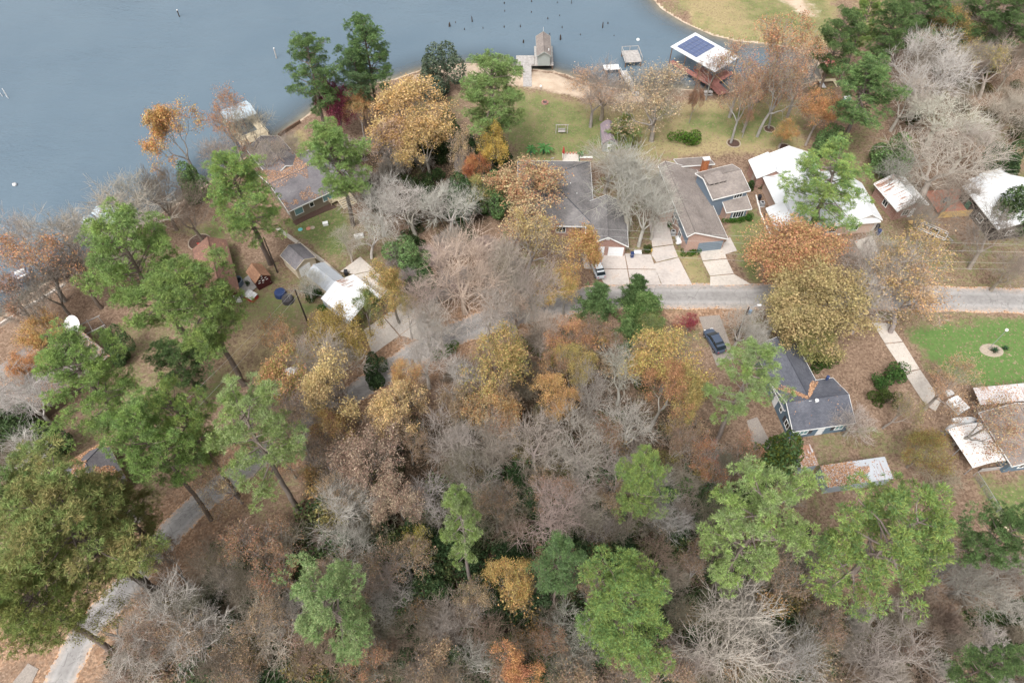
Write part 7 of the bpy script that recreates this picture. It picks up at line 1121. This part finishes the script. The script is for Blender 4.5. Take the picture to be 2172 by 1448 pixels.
def small_box(px, py, label, name, cat, mat, lid, s=(.45, .3, .5), rz=.3):
    o = at(name, label, cat, px, py, rz); MB().box(-s[0], s[0], -s[1], s[1], 0, s[2]).build('body', mat, o); MB().box(-s[0] - .03, s[0] + .03, -s[1] - .03, s[1] + .03, s[2] + .002, s[2] + .08).build('lid', lid, o)
small_box(691, 477, 'white cooler box on the green lawn by the bare trees', 'cooler_box', 'cooler', 'white_plastic', 'white_plastic'); small_box(1795, 213, 'teal cooler with white lid behind the dense green pine', 'cooler_box', 'cooler', 'teal_paint', 'white_plastic', (.7, .45, .7)); small_box(151, 563, 'white cooler box on the left shore sand', 'cooler_box', 'cooler', 'white_plastic', 'white_plastic', (.5, .35, .5)); small_box(762, 503, 'white dinghy shell lying under the bare trees', 'storage_box', 'box', 'white_plastic', 'dirty_white', (.8, .4, .45)); small_box(2012, 835, 'small white box beside the end of the concrete path', 'storage_box', 'box', 'white_plastic', 'dirty_white', (.45, .4, .4)); small_box(2028, 862, 'white boxy trailer lid by the brown red shrub', 'storage_box', 'box', 'white_plastic', 'white_plastic', (.9, 1.2, .8), .45); small_box(1509, 702, 'tiny pale meter box beside the gravel drive', 'storage_box', 'box', 'grey_metal', 'white_plastic', (.2, .2, .4))
def dinghy(px, py, rz, label, L=3.6, wd=.75):
    o = at('dinghy', label, 'boat', px, py, rz); m = MB(); xs_ = [-1, -.6, 0, .5, .85, 1]; hw = [.75, .95, 1, .85, .45, .02]; ps = []
    for x, h in zip(xs_, hw): ps += [(x * L / 2, -h * wd, .02 + .1 * max(0, x)), (x * L / 2, -h * wd * .7, .42), (x * L / 2, h * wd * .7, .42), (x * L / 2, h * wd, .02 + .1 * max(0, x))]
    b = m.pts(ps)
    for i in range(5):
        for k in range(3): m.f.append((b + i * 4 + k, b + i * 4 + k + 1, b + i * 4 + 5 + k, b + i * 4 + 4 + k)); m.uv.append([(0, 0)] * 4)
    m.f.append((b, b + 3, b + 2, b + 1)); m.uv.append([(0, 0)] * 4); m.build('hull', 'white_plastic', o); MB().box(-L / 2 + .1, L / 2 - .2, -.03, .03, .421, .47).build('keel', 'dirty_white', o)
dinghy(2045, 893, .1, 'upturned white dinghy beside the white canopy'); dinghy(2020, 908, .6, 'small white hull at the corner of the canopy', 2.4, .6)
# flatbed trailer
o = at('flatbed_trailer', 'rusty white empty trailer frame parked on the leafy yard', 'trailer', 1976, 496, R_(-38)); 
for y in (-.95, .95): MB().box(-2.3, 2.3, y - .06, y + .06, .55, .68).build('side_rail', 'dirty_white', o); MB().box(-2.3, 2.3, y - .04, y + .04, .95, 1.03).build('top_rail', 'dirty_white', o)
for x in (-2.3, -.8, .8, 2.3): MB().box(x - .05, x + .05, -.9, .9, .56, .66).build('cross_beam', 'dirty_white', o)
for x in (-2.25, 0, 2.25):
    for y in (-.95, .95): MB().box(x - .04, x + .04, y - .035, y + .035, .68, .95).build('stake', 'dirty_white', o)
for y in (-1.1, 1.1):
    for x in (-.4, .4): MB().tube((x, y - .1, .32), (x, y + .1, .32), .32, sides=14).build('wheel', 'rubber', o)
m = MB(); m.tube((2.3, -.6, .5), (3.6, 0, .5), .05, sides=6); m.tube((2.3, .6, .5), (3.6, 0, .5), .05, sides=6); m.build('draw_bar', 'grey_metal', o); MB().tube((3.5, 0, 0), (3.5, 0, .5), .04, sides=6).build('jack', 'grey_metal', o)
# timber deck with yellow fence between the white roofs
fdk = Frame((1990, 452), (2066, 446), (1972, 405), .4); o = thing('brown_deck', 'red brown timber deck between the two white roofed buildings', 'deck', fdk.M.translation, fdk.ang); planks(o, 0, fdk.L, 0, fdk.W, .45, 'terracotta', 'x'); 
for x in (.2, fdk.L - .2):
    for y in (.2, fdk.W - .2): MB().box(x - .08, x + .08, y - .08, y + .08, 0, .38).build('leg', 'wood_brown', o)
o = thing('board_fence', 'yellow new timber board fence below the brown deck', 'fence', fdk.M @ Vector((-.4, -.9, 0)), fdk.ang); n = int((fdk.L + 1) / .32)
for k in range(n): MB().box(k * .32, k * .32 + .29, -.03 + (k % 2) * .012, .0 + (k % 2) * .012, .03, 1.5 + (k * 7 % 3) * .03).build('board', 'wood_yellow', o)
for z in (.4, 1.2): MB().box(0, n * .32, .02, .1, z, z + .1).build('rail', 'wood_yellow', o)
o = at('boiler', 'blue lidded grill standing on the brown deck', 'grill', 2008, 425, 0, 1.0, .45); MB().box(-.5, .5, -.3, .3, .5, .8).build('body', 'grey_metal', o); m = MB(); m.lathe([(.5, .8), (.4, 1.0), (.001, 1.1)], sides=10); m.build('lid', 'blue_plastic', o)
for x in (-.4, .4): MB().box(x - .04, x + .04, -.25, .25, 0, .5).build('leg', 'black_plastic', o)
for i, (x, y, l) in enumerate(((1945, 470, 'stack of yellow timber beside the small cottage'), (1950, 459, 'second stack of yellow timber by the small cottage'))):
    o = at('timber_stack', l, 'timber', x, y, .12)
    for k in range(4): MB().box(-1.6, 1.6, -.35 + k * .18, -.2 + k * .18, 0, .14).build('plank', 'wood_yellow', o)
    for k in range(2): MB().box(-1.5, 1.4, -.26 + k * .2, -.1 + k * .2, .142, .27).build('plank', 'wood_yellow', o)
# fallen logs in the wood
o = at('log_pile', 'heap of long fallen logs beside the pale green pine', 'logs', 592, 1258, 0)
for k, (x, y, a, l) in enumerate(((-1, 0, 1.0, 7), (-.4, .3, 1.15, 8), (.3, -.2, .95, 6.5), (.9, .4, 1.25, 7.5), (.1, 0, 1.05, 7))):
    c, s = math.cos(a), math.sin(a); MB().tube((x - c * l / 2, y - s * l / 2, .15 + .2 * (k > 2)), (x + c * l / 2, y + s * l / 2, .5 + .25 * (k > 1)), .22, .12, 8).build('log', 'wood_brown', o)
# poles, wires and lamps
def pole(px, py, H, label, lean=(0, 0), cross=False, lamp=False):
    w = P(px, py, 0); o = thing('utility_pole', label, 'pole', (w.x, w.y, gz(w.x, w.y))); MB().tube((0, 0, -.3), (lean[0], lean[1], H), .15, .1, 9).build('shaft', 'pole_wood', o)
    if cross: MB().box(lean[0] - 1.1, lean[0] + 1.1, lean[1] - .06, lean[1] + .06, H - .6, H - .46).build('crossarm', 'pole_wood', o); [MB().tube((lean[0] + x, lean[1], H - .46), (lean[0] + x, lean[1], H - .3), .05, sides=6).build('insulator', 'white_plastic', o) for x in (-1, 1)]
    if lamp: MB().tube((lean[0], lean[1], H - .3), (lean[0] + 1.3, lean[1] + .2, H + .2), .04, sides=6).build('lamp_arm', 'grey_metal', o); MB().box(lean[0] + 1.2, lean[0] + 1.8, lean[1] + .1, lean[1] + .35, H + .12, H + .26).build('lamp_head', 'dirty_white', o)
    return Vector((w.x + lean[0], w.y + lean[1], H + gz(w.x, w.y)))
q1 = pole(589, 578, 8.5, 'dark utility pole between the little red shed and the cream shed'); q2 = pole(1955, 90, 12, 'slim dark utility pole by the sandy track in the far wood'); q3 = pole(1558, 722, 8.5, 'roadside pole with lamp and grey transformer near the dark blue car', lamp=True); q4 = pole(655, 690, 9, 'dark pole among the thin orange branches near the brown lawn')
tr_ = MB(); tr_.tube((0, 0, -.45), (0, 0, .45), .26, sides=10); t_ = tr_.build('transformer', 'siding_slate', None); t_.location = q3 + Vector((.45, 0, -1.2)); tag(t_, 'grey blue drum transformer hung on the roadside lamp pole', 'transformer')
def wire(a, b, sag, label, r=.012):
    m = MB(); n = 14; ps = [a.lerp(b, i / n) + Vector((0, 0, -sag * 4 * (i / n) * (1 - i / n))) for i in range(n + 1)]
    for p, q in zip(ps[:-1], ps[1:]): m.tube(p - a, q - a, r, sides=4, cap=False)
    ob = m.build('overhead_wire', 'wire', None); ob.location = a; tag(ob, label, 'wire')
far = P(2300, 640, 9)
wire(P(1140, 478, 9), P(2260, 520, 9), .7, 'upper pale overhead wire crossing in front of the garages'); wire(P(1140, 492, 8.4), P(2260, 536, 8.4), .8, 'middle pale overhead wire crossing in front of the garages'); wire(P(1140, 515, 7.4), P(2260, 560, 7.4), .8, 'lower pale overhead wire crossing in front of the garages'); wire(P(1140, 528, 7), P(2260, 574, 7), .8, 'lowest pale overhead wire crossing in front of the garages')
wire(q4, P(300, 935, 9), .6, 'upper overhead wire crossing the brown lawn to the lower pines'); wire(q4 + Vector((.9, .3, -.5)), P(320, 965, 8.4), .7, 'lower overhead wire crossing the brown lawn to the lower pines'); wire(q4, P(760, 640, 9), .3, 'overhead wire from the dark pole past the rusty white roof')
o = at('lamp_post', 'thin yard lamp post with white head on the bright green lawn', 'lamp', 2096, 741); MB().tube((0, 0, 0), (0, 0, 5.0), .05, .035, 7).build('post', 'grey_metal', o); m = MB(); m.lathe([(.05, 4.95), (.24, 5.05), (.2, 5.25), (.001, 5.32)]); m.build('lamp_head', 'white_plastic', o)
o = at('flower_bed', 'oval pebble bed with two spiky plants on the bright green lawn', 'flower bed', 2103, 743); m = MB(); m.lathe([(1.5, -.02), (1.45, .08), (.001, .12)], sides=22); ob = m.build('pebbles', 'stone_edge', o); ob.scale = (1.25, .85, 1)
def spiky(px, py, label, n=26, L=.75):
    o = at('yucca_plant', label, 'plant', px, py, 0, .2, .1); g = random.Random(px); m = MB()
    for k in range(n):
        a = k * 2.4; e = g.uniform(.15, 1.2); d = Vector((math.cos(a) * math.cos(e), math.sin(a) * math.cos(e), math.sin(e))); s = Vector((-math.sin(a), math.cos(a), 0)) * .05; m.face([s * .8, d * L * .5 + s, d * L, d * L * .5 - s, -s * .8])
    f = m.build('leaves', 'leaf', o); f.color = (.03, .07, .035, 1); f['c2'] = [.04, .08, .04]
    MB().tube((0, 0, 0), (0, 0, .12), .07, sides=6).build('stem', 'wood_brown', o)
spiky(2109, 744, 'larger dark spiky yucca in the pebble bed', 34, .95); spiky(2132, 739, 'smaller dark spiky yucca in the pebble bed')
# fences: chain link at right, timber along the back lawn, mailbox
ps = PP([(2064, 1008), (2080, 1033), (2097, 1060), (2113, 1086), (2130, 1114)]); o = thing('wire_fence', 'chain link fence on thin posts beside the green slope', 'fence', ps[0]); 
for p in ps: MB().tube(p - ps[0], p - ps[0] + Vector((0, 0, 1.3)), .035, sides=6).build('post', 'grey_metal', o)
for a, b in zip(ps[:-1], ps[1:]): MB().tube(a - ps[0] + Vector((0, 0, 1.28)), b - ps[0] + Vector((0, 0, 1.28)), .03, sides=6).build('rail', 'grey_metal', o)
m = MB()
for a, b in zip(ps[:-1], ps[1:]):
    n = 22
    for k in range(n):
        p = a.lerp(b, k / n) - ps[0]; q = a.lerp(b, min(1, (k + 6) / n)) - ps[0]; m.tube(p, q + Vector((0, 0, 1.25)), .006, sides=3, cap=False); m.tube(p + Vector((0, 0, 1.25)), q, .006, sides=3, cap=False)
m.build('mesh_wire', 'grey_metal', o, 'stuff')
ps = PP([(2075, 1000), (2110, 996), (2150, 990)]); o = thing('gate_fence', 'low grey wall panel under the open end of the canopy', 'fence', ps[0])
for a, b in zip(ps[:-1], ps[1:]): e = (b - a).normalized(); s = Vector((-e.y, e.x, 0)) * .04; a0, b0 = a - ps[0], b - ps[0]; MB().prism([((a0 - s).x, (a0 - s).y), ((b0 - s).x, (b0 - s).y), ((b0 + s).x, (b0 + s).y), ((a0 + s).x, (a0 + s).y)], 0, .9).build('panel', 'wood_grey', o)
ps = PP([(1088, 350), (1086, 385), (1082, 420)]); o = thing('garden_fence', 'thin brown timber fence along the dark hedge by the hip roof', 'fence', ps[0])
for a, b in zip(ps[:-1], ps[1:]):
    n = int((b - a).length / .5)
    for k in range(n): p = a.lerp(b, k / n) - ps[0]; q = a.lerp(b, (k + .9) / n) - ps[0]; MB().prism([(p.x - .03, p.y), (p.x + .03, p.y), (q.x + .03, q.y), (q.x - .03, q.y)], 0, 1.5).build('panel', 'wood_cream', o)
o = at('mailbox', 'white mailbox on a post beside the lower lane', 'mailbox', 158, 1250); MB().box(-.05, .05, -.05, .05, 0, 1.05).build('post', 'wood_grey', o); m = MB(); m.tube((-.3, 0, 1.2), (.3, 0, 1.2), .17, sides=10); m.build('box', 'white_plastic', o); MB().box(.1, .14, .17, .2, 1.2, 1.45).build('flag', 'red_paint', o)
o = at('picnic_table', 'grey picnic table by the foot of the red walkway', 'table', 1502, 196); MB().box(-.9, .9, -.4, .4, .7, .76).build('table_top', 'wood_grey', o)
for y in (-.75, .75): MB().box(-.9, .9, y - .14, y + .14, .42, .47).build('bench', 'wood_grey', o)
for x in (-.6, .6): MB().box(x - .05, x + .05, -.7, .7, 0, .7).build('leg', 'wood_grey', o)
o = at('lawn_plank', 'pale plank lying at the end of the wire fence', 'plank', 2126, 1112, R_(-55)); MB().box(-.9, .9, -.12, .12, 0, .06).build('board', 'wood_cream', o); MB().box(-.7, -.6, -.16, .16, -.02, .0).build('batten', 'wood_cream', o)
place_undergrowth()
